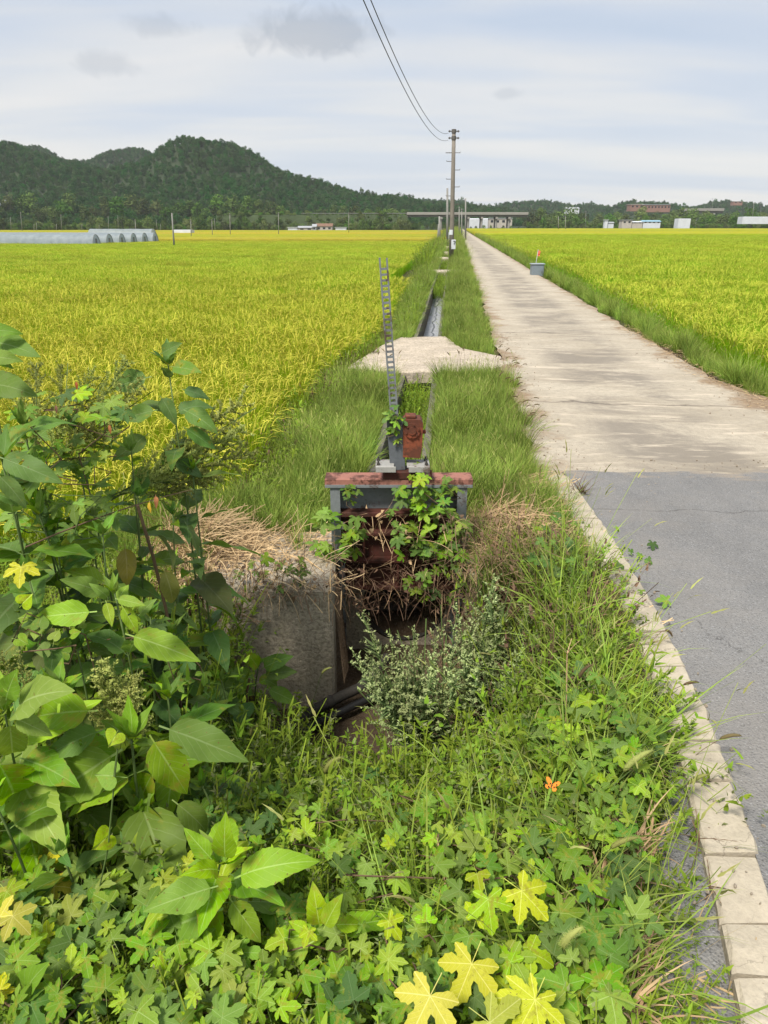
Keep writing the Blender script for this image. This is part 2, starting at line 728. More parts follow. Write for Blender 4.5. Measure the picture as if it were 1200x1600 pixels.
# sheet lies 4 mm above the concrete with a ragged far edge
V, F = [], []
xs = np.concatenate([np.linspace(0, 1, 40) * 6, np.geomspace(6.4, 60, 20)])
seam = 5.20 + edge_noise(len(xs), .13) + .015 * xs
for i, y in enumerate(ya):
    l = float(np.interp(y, KY, KX)) + .155
    for x, sy in zip(xs, seam):
        yy = y if y < 4.9 else y + (sy - 5.2) * (y - 4.9) / .3
        V.append((l + x, yy, .012 + .006 * math.sin((l + x) * 1.3 + yy)))
nx = len(xs)
for i in range(len(ya) - 1):
    for k in range(nx - 1):
        q = i * nx + k
        F.append((q, q + 1, q + nx + 1, q + nx))
tag(link('asphalt_road', rawmesh('asphalt_road', V, F, M_ASPH)), kind='structure')

# broken asphalt left of the kerb, low corner
V, F = [], []
gy = np.arange(-3, 2.05, .09)
for y in gy:
    l = float(np.interp(y, KY, KX))
    wdt = np.interp(y, [-3, .9, 1.5, 2.0], [.5, .42, .2, .03])
    for k in range(9):
        x = l + .03 - (wdt + .03) * k / 8
        V.append((x, y + erng.normal(0, .012), -.012 - .02 * (k / 8) ** 2 + erng.normal(0, .003)))
for i in range(len(gy) - 1):
    for k in range(8):
        q = i * 9 + k
        F.append((q + 1, q, q + 9, q + 10))
tag(link('road_shoulder', rawmesh('road_shoulder', V, F, M_ASPH)), kind='structure')


# kerb: flat strip of cast concrete broken into pieces
def kerb_mat():
    m = Mat('kerb_concrete', .9, .15)
    p = m.geo()
    n1 = m.noise(5, 6, p, .65)
    n2 = m.noise(70, 4, p, .6)
    c = m.ramp(n1, [(.3, (.37, .32, .24)), (.6, (.50, .435, .33)), (.8, (.56, .50, .40))])
    c = m.mix(m.ramp(n2, [(.3, .4), (.55, 0)]), c, (.32, .27, .21))
    wv = m.N('ShaderNodeVectorMath')
    wv.operation = 'ADD'
    m.put(wv.inputs[0], p)
    sc_ = m.N('ShaderNodeVectorMath')
    sc_.operation = 'SCALE'
    m.put(sc_.inputs[0], m.noise(6, 5, p, .65, out='Color'))
    sc_.inputs['Scale'].default_value = .22
    m.put(wv.inputs[1], sc_.outputs[0])
    cr = m.voro(2.9, wv.outputs[0], 'DISTANCE_TO_EDGE')
    k = m.ramp(m.noise(1.7, 2, p), [(.45, 0), (.6, .7)])
    c = m.mix(m.math('MULTIPLY', k, m.ramp(cr, [(.0, 1.0), (.009, 0)])), c, (.12, .10, .08))
    m.col(c)
    m.bump(m.math('ADD', n2, m.math('MULTIPLY', n1, .6)), .5, .008)
    return m.m


M_KERB = kerb_mat()
kerb = tag(bpy.data.objects.new('kerb', None), kind='structure')
C.objects.link(kerb)
kb = [-2.5, -1.6, -.8, -.2, .3, .72, .98, 1.08, 1.23, 1.385, 1.62, 1.93, 2.13, 2.36, 2.62, 2.90, 3.2, 3.55, 3.9, 4.3, 4.75, 5.15]
for i in range(len(kb) - 1):
    a, b = kb[i] + .005, kb[i + 1] - .005
    n = max(2, int((b - a) / .05))
    dz, tl = R.uniform(-.006, .008), R.uniform(-.006, .006)
    sk0, sk1 = R.uniform(-.012, .012), R.uniform(-.012, .012)
    vs, fs = [], []
    for k in range(n + 1):
        y = a + (b - a) * k / n
        l = float(np.interp(y, KY, KX))
        sk = sk0 if k == 0 else (sk1 if k == n else 0)
        jl, jr = R.uniform(-.006, .006), R.uniform(-.007, .007)
        inset = .006 if k in (0, n) else 0
        zt_ = .026 + dz + tl * (k / n - .5)
        vs += [(l + jl, y + sk, -.12), (l + jl, y + sk, zt_ - .012), (l + jl + .012, y + sk, zt_ - inset), (l + .155 + jr, y - sk, zt_ - inset), (l + .165 + jr, y - sk, zt_ - .014), (l + .165 + jr, y - sk, -.12)]
    for k in range(n):
        for j in range(5):
            q = k * 6 + j
            fs.append((q, q + 1, q + 7, q + 6))
    fs.append((5, 4, 3, 2, 1, 0))
    fs.append(tuple(n * 6 + j for j in range(6)))
    mb = MB()
    mb.add(vs, fs)
    o = mb.obj('kerb_stone', M_KERB)
    o.parent = kerb


# ------------------------------------------------------------------ ditch, slabs
def old_concrete(name, c, moss=.3, scale=4):
    m = Mat(name, .92, .12)
    p = m.geo()
    n1 = m.noise(scale, 6, p, .65)
    n2 = m.noise(scale * 14, 5, p, .65)
    streak = m.noise(6, 5, m.mapped(p, (2.2, 2.2, .5)), .6)
    k = m.ramp(n1, [(.3, tuple(x * .72 for x in c)), (.55, c), (.8, tuple(min(1, x * 1.25) for x in c))])
    k = m.mix(m.ramp(n2, [(.36, .75), (.56, 0)]), k, tuple(x * .42 for x in c))
    k = m.mix(m.ramp(streak, [(.5, 0), (.72, moss)]), k, (c[0] * .45, c[1] * .5, c[2] * .33))
    pits = m.voro(55, p)
    k = m.mix(m.ramp(pits, [(.06, .6), (.16, 0)]), k, tuple(x * .4 for x in c))
    m.col(k)
    bl = m.noise(2.4, 5, m.mapped(p, loc=(4, 2, 7)), .7)
    k = m.mix(m.ramp(bl, [(.52, 0), (.66, .4)]), k, (c[0] * .5, c[1] * .47, c[2] * .40))
    m.col(k)
    m.bump(m.math('ADD', m.math('MULTIPLY', n2, .8), n1), .8, .014)
    return m.m


M_DITCH = old_concrete('ditch_concrete', (.20, .18, .15), .5)
M_SLAB = old_concrete('slab_concrete', (.58, .49, .38), .08, 2.5)
M_WALL = old_concrete('headwall_concrete', (.50, .43, .33), .15, 4)


def build_channel():
    ysd = np.concatenate([np.arange(4.16, 30, .6), np.geomspace(30.6, 300, 40)])
    cr = [(-.245, .0), (-.18, .0), (-.165, -.44), (.165, -.44), (.18, .0), (.245, .0), (.245, -.56), (-.245, -.56)]
    vs, fs = [], []
    for y in ysd:
        cx = float(ditch_x(y))
        jz = R.uniform(-.012, .012) - .035
        for a, b in cr:
            vs.append((cx + a, y, b + jz))
    n = len(cr)
    for i in range(len(ysd) - 1):
        for k in range(n):
            fs.append((i * n + k, i * n + (k + 1) % n, (i + 1) * n + (k + 1) % n, (i + 1) * n + k))
    mb = MB()
    mb.add(vs, fs)
    o = mb.obj('concrete_ditch', M_DITCH)
    tag(o, kind='structure')
    # wet silt with a meandering trickle
    m = Mat('wet_silt', .28, .6)
    p = m.geo()
    v = m.mapped(p, rot=(0, 0, math.radians(5.15)))
    s = m.sep(v)
    cxv = m.math('ADD', s[0], .378)
    me = m.math('MULTIPLY', m.math('SUBTRACT', m.noise(1.1, 3, m.mapped(v, (0, 1, 0)), .6), .5), .34)
    d = m.math('ABSOLUTE', m.math('SUBTRACT', cxv, me))
    n1 = m.noise(9, 5, v, .6)
    c = m.ramp(n1, [(.3, (.27, .27, .28)), (.7, (.40, .40, .41))])
    e = m.voro(2.2, m.mapped(v, (2.5, 1, 1)), 'DISTANCE_TO_EDGE')
    c = m.mix(m.ramp(e, [(.0, .55), (.03, 0)]), c, (.13, .12, .12))
    c = m.mix(m.ramp(d, [(.008, 1.0), (.028, 0)]), c, (.03, .03, .03))
    m.col(c)
    m.bump(m.math('ADD', n1, m.ramp(d, [(.0, 0), (.04, .5)])), .5, .02)
    vs, fs = [], []
    for y in ysd:
        cx = float(ditch_x(y))
        for k in range(5):
            vs.append((cx - .19 + .38 * k / 4, y, -.40 + .006 * math.sin(y * 3 + k)))
    for i in range(len(ysd) - 1):
        for k in range(4):
            q = i * 5 + k
            fs.append((q, q + 1, q + 6, q + 5))
    tag(link('silt', rawmesh('silt', vs, fs, m.m)), kind='structure')


build_channel()


def slab(name, pts, z0, th, mat, label, ch=.02):
    """irregular cast slab: outline pts in plan, wobbling edge, chamfered rim"""
    out = []
    n = len(pts)
    for i in range(n):
        a, b = Vector(pts[i]), Vector(pts[(i + 1) % n])
        k = max(2, int((b - a).length / .16))
        for j in range(k):
            p = a.lerp(b, j / k)
            amp = .0 if j == 0 else .02
            out.append((p.x + R.uniform(-amp, amp), p.y + R.uniform(-amp, amp)))
    cx = sum(p[0] for p in out) / len(out)
    cy = sum(p[1] for p in out) / len(out)
    N_ = len(out)
    rings = []
    for (sc, dz) in ((1, -th), (1, -ch), (.985, 0), (.6, .008)):
        rings.append([(cx + (p[0] - cx) * sc, cy + (p[1] - cy) * sc, z0 + dz) for p in out])
    vs = [p for r in rings for p in r] + [(cx, cy, z0 + .012)]
    fs = []
    for r in range(3):
        for i in range(N_):
            fs.append((r * N_ + i, r * N_ + (i + 1) % N_, (r + 1) * N_ + (i + 1) % N_, (r + 1) * N_ + i))
    fs += [(3 * N_ + i, 3 * N_ + (i + 1) % N_, 4 * N_) for i in range(N_)]
    fs.append(tuple(range(N_ - 1, -1, -1)))
    mb = MB()
    mb.add(vs, fs)
    o = mb.obj(name, mat)
    tag(o, label, 'slab', 'concrete crossings over the ditch')
    return o


slab('slab_crossing', [(-.50, 9.75), (.2, 9.42), (1.0, 9.50), (1.68, 9.9), (1.74, 10.6), (1.22, 11.4), (1.08, 12.65), (.30, 12.55), (-.05, 11.6)], .004, .16, M_SLAB,
     'wide cream concrete slab bridging the ditch just behind the rack')
for (y, dy, w, w2, lab) in ((30.6, 1.6, .75, .75, 'narrow concrete slab over the ditch, second from the rack'),
                            (43.2, 2.2, .72, .6, 'concrete slab over the ditch beside the foot of the tall pole'),
                            (52.5, 2.5, .7, .5, 'concrete slab over the ditch just beyond the tall pole'),
                            (66, 3.0, .8, .6, 'far concrete slab over the ditch beside the striped guard post'),
                            (86, 3.5, .9, .8, 'farthest concrete slab over the ditch towards the bridge')):
    cx = float(ditch_x(y))
    slab('slab_crossing', [(cx - w, y), (cx + w2, y), (cx + w2 + .1, y + dy), (cx - w + .1, y + dy)], .03, .18, M_SLAB, lab)


# ------------------------------------------------------------------ culvert headwall behind the pit
def build_headwall():
    t = thing('culvert_headwall', 'weathered concrete culvert headwall left of the sluice gate in the pit', 'headwall', (-.6, 3.5, -.78))
    mb = MB()
    mb.bbox((-.63, 3.77, -.42), (.70, .78, .82), .018)       # left wing block
    mb.obj('wing_wall', M_WALL, t)
    mb = MB()
    mb.bbox((.80, 3.90, -.42), (.62, .62, .80), .018)        # right wing, in the weeds
    mb.obj('wing_wall', M_WALL, t)
    # back wall with a round pipe mouth, built as a ring of quads
    cx, cz, r = .13, -.47, .27
    n = 40
    x0, x1, z0, z1 = -.275, .487, -.82, -.02
    vs, fs = [], []
    for y in (4.02, 4.14):
        for k in range(n):
            a = 2 * pi * k / n
            c_, s_ = math.cos(a), math.sin(a)
            t_ = min((x1 - cx) / c_ if c_ > 1e-6 else (x0 - cx) / c_ if c_ < -1e-6 else 9, (z1 - cz) / s_ if s_ > 1e-6 else (z0 - cz) / s_ if s_ < -1e-6 else 9)
            vs.append((cx + r * c_, y, cz + r * s_))
            vs.append((cx + t_ * c_, y, cz + t_ * s_))
    for k in range(n):
        a, b = 2 * k, 2 * ((k + 1) % n)
        fs.append((a, b, b + 1, a + 1))
        a += 2 * n
        b += 2 * n
        fs.append((a, a + 1, b + 1, b))
    mb = MB()
    mb.add(vs, fs)
    mb.obj('back_wall', M_WALL, t)
    mb = MB()
    mb.tube([(cx, 4.03, cz), (cx, 4.6, cz), (cx + .05, 5.6, cz)], r - .002, 28, cap=False)
    mb.obj('pipe_mouth', simple('pipe_inside', (.06, .052, .045), .4, 9, .9), t)
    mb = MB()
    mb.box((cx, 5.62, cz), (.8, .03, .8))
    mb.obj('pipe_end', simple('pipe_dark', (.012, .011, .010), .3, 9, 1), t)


build_headwall()


# ------------------------------------------------------------------ sluice gate
def rusty(name, paint, rust=(.16, .055, .03), amount=.5, rough=.75):
    m = Mat(name, rough, .3)
    p = m.coord('Object')
    n1 = m.noise(7, 7, p, .7)
    n2 = m.noise(45, 5, p, .65)
    f = m.math('ADD', m.math('MULTIPLY', n1, .7), m.math('MULTIPLY', n2, .3))
    c = m.mix(m.ramp(n2, [(.3, .5), (.6, 0)]), paint, tuple(x * .65 for x in paint))
    rc = m.mix(n2, rust, (.07, .03, .02))
    c = m.mix(m.ramp(f, [(.62 - amount * .3, 0), (.70 - amount * .3, 1)]), c, rc)
    m.col(c)
    m.bump(f, .4, .004)
    return m.m


M_PINK = rusty('faded_red_paint', (.35, .155, .115), (.13, .055, .04), .46)
M_RED = rusty('red_oxide_paint', (.085, .026, .018), (.06, .025, .017), .5)
M_GEAR = rusty('gearbox_red', (.27, .075, .035), (.16, .05, .025), .62)
M_GALV = rusty('galvanised_steel', (.20, .215, .22), (.12, .10, .085), .32, .5)
M_DGREY = rusty('dark_grey_steel', (.125, .135, .145), (.08, .075, .07), .3, .55)
M_LGREY = rusty('pale_steel_plate', (.36, .35, .32), (.17, .14, .11), .35, .55)
M_BOLT = simple('bolt_steel', (.10, .09, .08), .3, 30, .5, .2, .002, .5, .6)


def build_gate():
    Y = 3.90
    t = thing('sluice_gate', 'rusty red and grey sluice gate with rack hoist over the ditch mouth', 'sluice gate', (.08, Y, -.75))
    # two posts (channels) down into the pit
    for sx, px in ((1, -.305), (-1, .475)):
        mb = MB()
        for (ox, oy, wx, wy) in ((0, 0, .012, .11), (sx * .028, -.052, .045, .008), (sx * .028, .052, .045, .008)):
            mb.box((px + ox, Y + oy, -.18), (wx, wy, 1.17))
        p = mb.obj('post', M_GALV, t)
    # top beam: pink angle with down-turned lip
    mb = MB()
    mb.bbox((.085, Y + .0, .446), (.85, .115, .014), .004)
    mb.bbox((.085, Y - .060, .426), (.85, .009, .048), .003)
    mb.bbox((.085, Y + .060, .426), (.85, .009, .048), .003)
    mb.obj('top_beam', M_PINK, t)
    mb = MB()
    mb.bbox((.085, Y - .0660, .410), (.848, .003, .018), .001)
    mb.obj('beam_strip', M_GALV, t)
    # upper grey plate behind, cross rail, gate leaf with ribs
    mb = MB()
    mb.bbox((.085, Y + .03, .315), (.74, .012, .16), .003)
    mb.obj('upper_plate', M_GALV, t)
    mb = MB()
    mb.bbox((.085, Y - .012, .225), (.735, .075, .030), .004)
    mb.obj('cross_rail', M_RED, t)
    leaf = MB()
    leaf.bbox((.085, Y + .02, -.04), (.735, .014, .50), .003)
    lf = leaf.obj('gate_leaf', M_RED, t)
    for z in (.10, -.08, -.26):
        mb = MB()
        mb.bbox((.085, Y - .018, z), (.73, .06, .022), .003)
        mb.obj('rib', M_RED, lf)
    for x in (-.12, .085, .29):
        mb = MB()
        mb.bbox((x, Y - .014, -.03), (.014, .05, .47), .003)
        mb.obj('rib', M_RED, lf)
    mb = MB()
    mb.bbox((-.245, Y - .03, .15), (.028, .03, .045), .006)
    mb.obj('roller', M_LGREY, t)
    # hoist bed
    mb = MB()
    mb.bbox((.095, Y - .01, .475), (.20, .12, .045), .004)
    mb.obj('hoist_foot', M_RED, t)
    mb = MB()
    mb.bbox((.005, Y - .03, .535), (.105, .13, .010), .003)
    mb.bbox((.195, Y - .03, .5345), (.13, .13, .010), .003)
    mb.bbox((.010, Y - .098, .522), (.115, .008, .034), .002)
    mb.bbox((.2, Y - .098, .522), (.12, .008, .034), .002)
    bed = mb.obj('bed_plate', M_LGREY, t)
    mb = MB()
    mb.tube([(.265, Y - .09, .44), (.266, Y - .09, .515)], .007, 6)
    mb.obj('bed_leg', M_RED, t)
    mb = MB()
    mb.tube([(.145, Y - .09, .44), (.144, Y - .09, .515)], .007, 6)
    mb.obj('bed_leg', M_RED, t)
    for (bx, by) in ((-.032, -.07), (-.032, .01), (.24, -.07), (.24, .01)):
        mb = MB()
        mb.tube([(bx, Y + by, .540), (bx, Y + by, .552)], .011, 6)
        mb.tube([(bx, Y + by, .552), (bx, Y + by, .566)], .006, 6)
        mb.obj('bolt', M_BOLT, bed)
    # leaning rack column: guide box below, ladder rack above
    base = Vector((.080, Y + .01, .50))
    topp = Vector((-.0045, Y + .01, 1.645))
    ax = (topp - base).normalized()
    rt = Vector((0, 1, 0)).cross(ax).normalized()
    fw = ax.cross(rt).normalized() * -1

    def along(s, a, b):
        return base + ax * s + rt * a + Vector((0, 1, 0)) * b

    def bar(s0, s1, a, b, wa, wb, mb):
        vs = []
        for s in (s0, s1):
            for (i, j) in ((-1, -1), (1, -1), (1, 1), (-1, 1)):
                vs.append(along(s, a + i * wa / 2, b + j * wb / 2))
        mb.add(vs, [(3, 2, 1, 0), (4, 5, 6, 7), (0, 1, 5, 4), (1, 2, 6, 5), (2, 3, 7, 6), (3, 0, 4, 7)])
    mb = MB()
    bar(.0, .30, 0, -.045, .082, .008, mb)
    bar(.0, .30, -.041, .0, .006, .09, mb)
    bar(.0, .26, .041, .0, .006, .09, mb)
    mb.obj('rack_guide', M_DGREY, t)
    rack = MB()
    L_ = (topp - base).length
    bar(.02, L_, -.0185, .0, .009, .018, rack)
    bar(.02, L_ - .004, .0185, .0, .009, .018, rack)
    ro = rack.obj('rack', M_GALV, t)
    s = .06
    while s < L_ - .05:
        mb = MB()
        bar(s, s + .011, 0, .001, .0285, .015, mb)
        mb.obj('rung', M_GALV, ro)
        s += .0285
    # gearbox
    gx, gz = .160, .690
    mb = MB()
    prof = [(-.052, -.112), (.046, -.118), (.056, -.05), (.058, .085), (.044, .105), (-.04, .108), (-.054, .095)]
    mb.prism([(gx + a, gz + b) for a, b in prof], 'y', Y - .045, Y + .07)
    gb = mb.obj('gearbox', M_GEAR, t)
    mb = MB()
    mb.tube([(gx - .002, Y - .047, gz + .045), (gx - .002, Y - .056, gz + .045)], .044, 20)
    mb.tube([(gx - .002, Y - .056, gz + .045), (gx - .002, Y - .064, gz + .045)], .022, 16)
    cv = mb.obj('gear_cover', M_GEAR, gb)
    for k in range(6):
        a = k * pi / 3 + .3
        mb = MB()
        q = Vector((gx - .002 + .035 * math.cos(a), Y, gz + .045 + .035 * math.sin(a)))
        mb.tube([q + Vector((0, -.055, 0)), q + Vector((0, -.064, 0))], .006, 6)
        mb.obj('bolt', M_GEAR, gb)
    mb = MB()
    mb.bbox((gx - .01, Y + .01, gz + .116), (.06, .07, .016), .005)
    mb.obj('gear_cap', M_GEAR, gb)
    mb = MB()
    mb.tube([(gx + .055, Y + .02, gz + .02), (gx + .078, Y + .02, gz + .02)], .012, 10)
    mb.obj('crank_shaft', M_GEAR, gb)
    # thin guide rail beside the left post, reaching down to the sill
    mb = MB()
    mb.box((-.255, Y - .10, -.43), (.036, .006, .70))
    mb.box((-.237, Y - .085, -.43), (.006, .036, .70))
    mb.obj('guide_rail', M_GALV, t)


build_gate()

# ------------------------------------------------------------------ black pipes lying in the pit
M_PIPE = simple('black_plastic_pipe', (.022, .021, .020), .4, 12, .6, .3, .004)
M_PIPE2 = simple('muddy_pipe', (.06, .052, .043), .5, 10, .85, .4, .006)
for (pts, r, mt, lab) in (
        ([(.02, 3.62, -.60), on(565, 1073, -.64), on(520, 1094, -.69), on(480, 1115, -.72), on(425, 1150, -.75)], .030, M_PIPE2, 'muddy grey-black pipe lying from the culvert mouth into the pit'),
        ([(.04, 3.45, -.70), on(548, 1105, -.71), on(500, 1128, -.74), on(460, 1148, -.75), on(410, 1180, -.76)], .022, M_PIPE, 'thinner black pipe lying below the muddy one in the pit')):
    mb = MB()
    mb.tube(pts, r, 12, cap=False)
    pts = [Vector(q) for q in pts]
    mb.tube([Vector(pts[2]), Vector(pts[2]) + (Vector(pts[3]) - Vector(pts[2])) * .25], r * 1.12, 12)
    tag(mb.obj('drain_pipe', mt, smooth=True), lab, 'pipe')

# ------------------------------------------------------------------ instancing of uncountable stuff
def scatter(name, P, rot, scl, vi, variants, label, cat=None, group=None):
    """one 'stuff' object: points that carry instances of the variant meshes"""
    P = np.asarray(P, dtype=np.float32)
    n = len(P)
    me = bpy.data.meshes.new(name)
    me.vertices.add(n)
    me.vertices.foreach_set('co', P.ravel())
    a = me.attributes.new('rot', 'FLOAT_VECTOR', 'POINT')
    a.data.foreach_set('vector', np.asarray(rot, dtype=np.float32).ravel())
    a = me.attributes.new('scl', 'FLOAT_VECTOR', 'POINT')
    s_ = np.asarray(scl, dtype=np.float32)
    if s_.ndim == 1:
        s_ = np.repeat(s_[:, None], 3, 1)
    a.data.foreach_set('vector', s_.ravel())
    a = me.attributes.new('vi', 'INT', 'POINT')
    a.data.foreach_set('value', np.asarray(vi, dtype=np.int32))
    col = bpy.data.collections.new(name + '_kinds')
    for k, vm in enumerate(variants):
        col.objects.link(bpy.data.objects.new('%s_kind_%02d' % (name, k), vm))
    ng = bpy.data.node_groups.new(name, 'GeometryNodeTree')
    ng.interface.new_socket('Geometry', in_out='INPUT', socket_type='NodeSocketGeometry')
    ng.interface.new_socket('Geometry', in_out='OUTPUT', socket_type='NodeSocketGeometry')
    N, L = ng.nodes.new, ng.links.new
    gi, go = N('NodeGroupInput'), N('NodeGroupOutput')
    ci = N('GeometryNodeCollectionInfo')
    ci.inputs['Collection'].default_value = col
    ci.inputs['Separate Children'].default_value = True
    ci.inputs['Reset Children'].default_value = True
    ip = N('GeometryNodeInstanceOnPoints')
    ip.inputs['Pick Instance'].default_value = True

    def attr(nm, ty):
        k = N('GeometryNodeInputNamedAttribute')
        k.data_type = ty
        k.inputs['Name'].default_value = nm
        return k.outputs[0]
    L(gi.outputs[0], ip.inputs['Points'])
    L(ci.outputs[0], ip.inputs['Instance'])
    L(attr('vi', 'INT'), ip.inputs['Instance Index'])
    L(attr('rot', 'FLOAT_VECTOR'), ip.inputs['Rotation'])
    L(attr('scl', 'FLOAT_VECTOR'), ip.inputs['Scale'])
    L(ip.outputs[0], go.inputs[0])
    o = link(name, me)
    md = o.modifiers.new('instances', 'NODES')
    md.node_group = ng
    tag(o, label, cat, group, 'stuff')
    return o


def blades(base, az, Ln, lean, curl, w, nseg=3, mode='leaf', twist=0.0, wav=None):
    """curved grass blades as strips; returns V, F, UV"""
    n = len(az)
    az, Ln, lean, curl, w = [np.broadcast_to(np.asarray(q, float), (n,)) for q in (az, Ln, lean, curl, w)]
    d = np.stack([np.cos(az), np.sin(az), np.zeros(n)], 1)
    sd_ = np.stack([-np.sin(az), np.cos(az), np.zeros(n)], 1)
    p = np.array(base, float)
    th = lean.copy()
    V, UV = [], []
    for k in range(nseg + 1):
        s = k / nseg
        if mode == 'leaf':
            ww = w * (1 - s ** 1.6) * (0.7 + .3 * min(1, s * 4)) / 2
        elif mode == 'grain':
            ww = w * (1.0 if k % 2 else .45) * (1 - .5 * s) / 2
            if k == nseg:
                ww = ww * 0
        else:
            ww = w / 2 * np.ones(n)
        tw = twist * s
        side = sd_ * math.cos(tw) + np.array([0, 0, 1.0]) * math.sin(tw)
        if k == nseg and mode != 'flat':
            V.append(p[:, None, :])
            UV.append(np.tile([[.5, 1.0]], (n, 1, 1)))
        else:
            V.append(np.stack([p - side * ww[:, None], p + side * ww[:, None]], 1))
            UV.append(np.tile([[0.0, s], [1.0, s]], (n, 1, 1)))
        p = p + (d * np.sin(th)[:, None] + np.array([0, 0, 1.0]) * np.cos(th)[:, None]) * (Ln / nseg)[:, None]
        th = th + curl / nseg
    V = np.concatenate(V, 1)
    UV = np.concatenate(UV, 1)
    m = V.shape[1]
    F = []
    for i in range(n):
        o = i * m
        for k in range(nseg):
            if k == nseg - 1 and mode != 'flat':
                F.append((o + 2 * k, o + 2 * k + 1, o + 2 * k + 2))
            else:
                F.append((o + 2 * k, o + 2 * k + 1, o + 2 * k + 3, o + 2 * k + 2))
    return V.reshape(-1, 3), F, UV.reshape(-1, 2)


def join(parts):
    """parts: list of (V, F, UV, material index)"""
    V, F, U, MI = [], [], [], []
    o = 0
    for v, f, u, mi in parts:
        V.append(v)
        U.append(u)
        F += [tuple(i + o for i in q) for q in f]
        MI += [mi] * len(f)
        o += len(v)
    return np.concatenate(V), F, np.concatenate(U), MI


# ------------------------------------------------------------------ rice
def rice_mats(side):
    def band(m, p, leaf):
        s = m.sep(p)
        yv = m.math('ADD', s[1], m.math('MULTIPLY', m.math('SUBTRACT', m.noise(.05, 3, p), .5), m.math('MULTIPLY', s[1], .25)))
        f = m.math('DIVIDE', m.math('LOGARITHM', m.math('MAXIMUM', yv, 1.0), 10.0), 2.7)
        if side == 'left':
            st = [(.0, (.32, .285, .022)), (.37, (.34, .31, .022)), (.48, (.29, .30, .018)), (.54, (.26, .32, .014)), (.62, (.20, .30, .012)), (.67, (.29, .35, .015)), (.715, (.21, .31, .012)),
                  (.765, (.36, .35, .018)), (.79, (.30, .20, .03)), (.82, (.37, .32, .02)), (.87, (.34, .25, .03)), (.92, (.42, .35, .02)), (1, (.38, .34, .02))]
        else:
            st = [(.0, (.33, .35, .016)), (.33, (.31, .365, .012)), (.5, (.285, .375, .010)), (.62, (.27, .36, .010)), (.66, (.33, .39, .012)), (.71, (.27, .36, .012)), (.78, (.30, .38, .012)),
                  (.86, (.43, .385, .02)), (.89, (.29, .36, .012)), (.94, (.42, .38, .02)), (1, (.36, .36, .02))]
        g_ = (1.18, 1.62, .7) if side == 'left' else (.98, 1.42, .7)
        st = [(p_, tuple(x * k_ for x, k_ in zip(c_, g_))) for p_, c_ in st]
        c = m.ramp(f, st)
        n1 = m.noise(.35, 4, p, .6)
        c = m.mix(m.ramp(n1, [(.4, 0), (.72, .45)]), c, (.46, .42, .03))
        return c
    out = []
    for kind in ('leaf', 'panicle'):
        m = Mat('rice_%s_%s' % (kind, side), .75, .08)
        p = m.geo()
        c = band(m, p, kind)
        rnd = m.N('ShaderNodeObjectInfo').outputs['Random']
        if kind == 'leaf':
            c = m.hsv(c, m.math('ADD', .50, m.math('MULTIPLY', rnd, .03)), 1.0, m.math('ADD', .72, m.math('MULTIPLY', rnd, .42)))
            m.col(c)
            m.translucent(c, .48)
        else:
            c = m.mix(.5, c, (.62, .49, .06))
            c = m.hsv(c, .495, .95, m.math('ADD', .85, m.math('MULTIPLY', rnd, .4)))
            m.col(c)
            m.translucent(c, .15)
        out.append(m.m)
    return out


def rice_hill(rg, nb=20, npn=9, R0=.045, off=(0, 0), h=.74):
    base = np.zeros((nb, 3))
    az = rg.uniform(0, 2 * pi, nb)
    rr = rg.uniform(0, R0, nb)
    base[:, 0] = off[0] + np.cos(az) * rr
    base[:, 1] = off[1] + np.sin(az) * rr
    a = blades(base, az + rg.normal(0, .5, nb), rg.uniform(.75, 1.08, nb) * h, rg.uniform(.05, .22, nb), rg.uniform(.15, .75, nb), rg.uniform(.006, .0095, nb), 4)
    base = np.zeros((npn, 3))
    az = rg.uniform(0, 2 * pi, npn)
    base[:, 0] = off[0] + np.cos(az) * R0
    base[:, 1] = off[1] + np.sin(az) * R0
    # heads: nodding ears at the top of culms
    hl = rg.uniform(.62, .80, npn) * h
    tilt = rg.uniform(.05, .25, npn)
    tb = base + np.stack([np.cos(az) * np.sin(tilt) * hl, np.sin(az) * np.sin(tilt) * hl, np.cos(tilt) * hl], 1)
    b = blades(tb, az, rg.uniform(.15, .22, npn), tilt + .15, rg.uniform(1.2, 2.3, npn), rg.uniform(.009, .014, npn), 6, 'grain')
    c = blades(tb, az + .0, rg.uniform(.14, .2, npn), tilt + .3, rg.uniform(1.4, 2.4, npn), rg.uniform(.008, .012, npn), 5, 'grain', 1.2)
    return [(*a, 0), (*b, 1), (*c, 1)]


def rice_variants(mats, rg, kind):
    out = []
    if kind == 'hill':
        for k in range(6):
            V, F, U, MI = join(rice_hill(rg, 34, 12, .055))
            out.append(rawmesh('rice_hill', V, F, mats, U, MI))
    else:
        for k in range(4):
            parts = []
            for i in range(5):
                for j in range(5):
                    parts += rice_hill(rg, 17, 7, .07, ((i - 2) * .205 + rg.normal(0, .025), (j - 2) * .205 + rg.normal(0, .025)), .74 + rg.normal(0, .02))
            V, F, U, MI = join(parts)
            out.append(rawmesh('rice_patch', V, F, mats, U, MI))
    return out


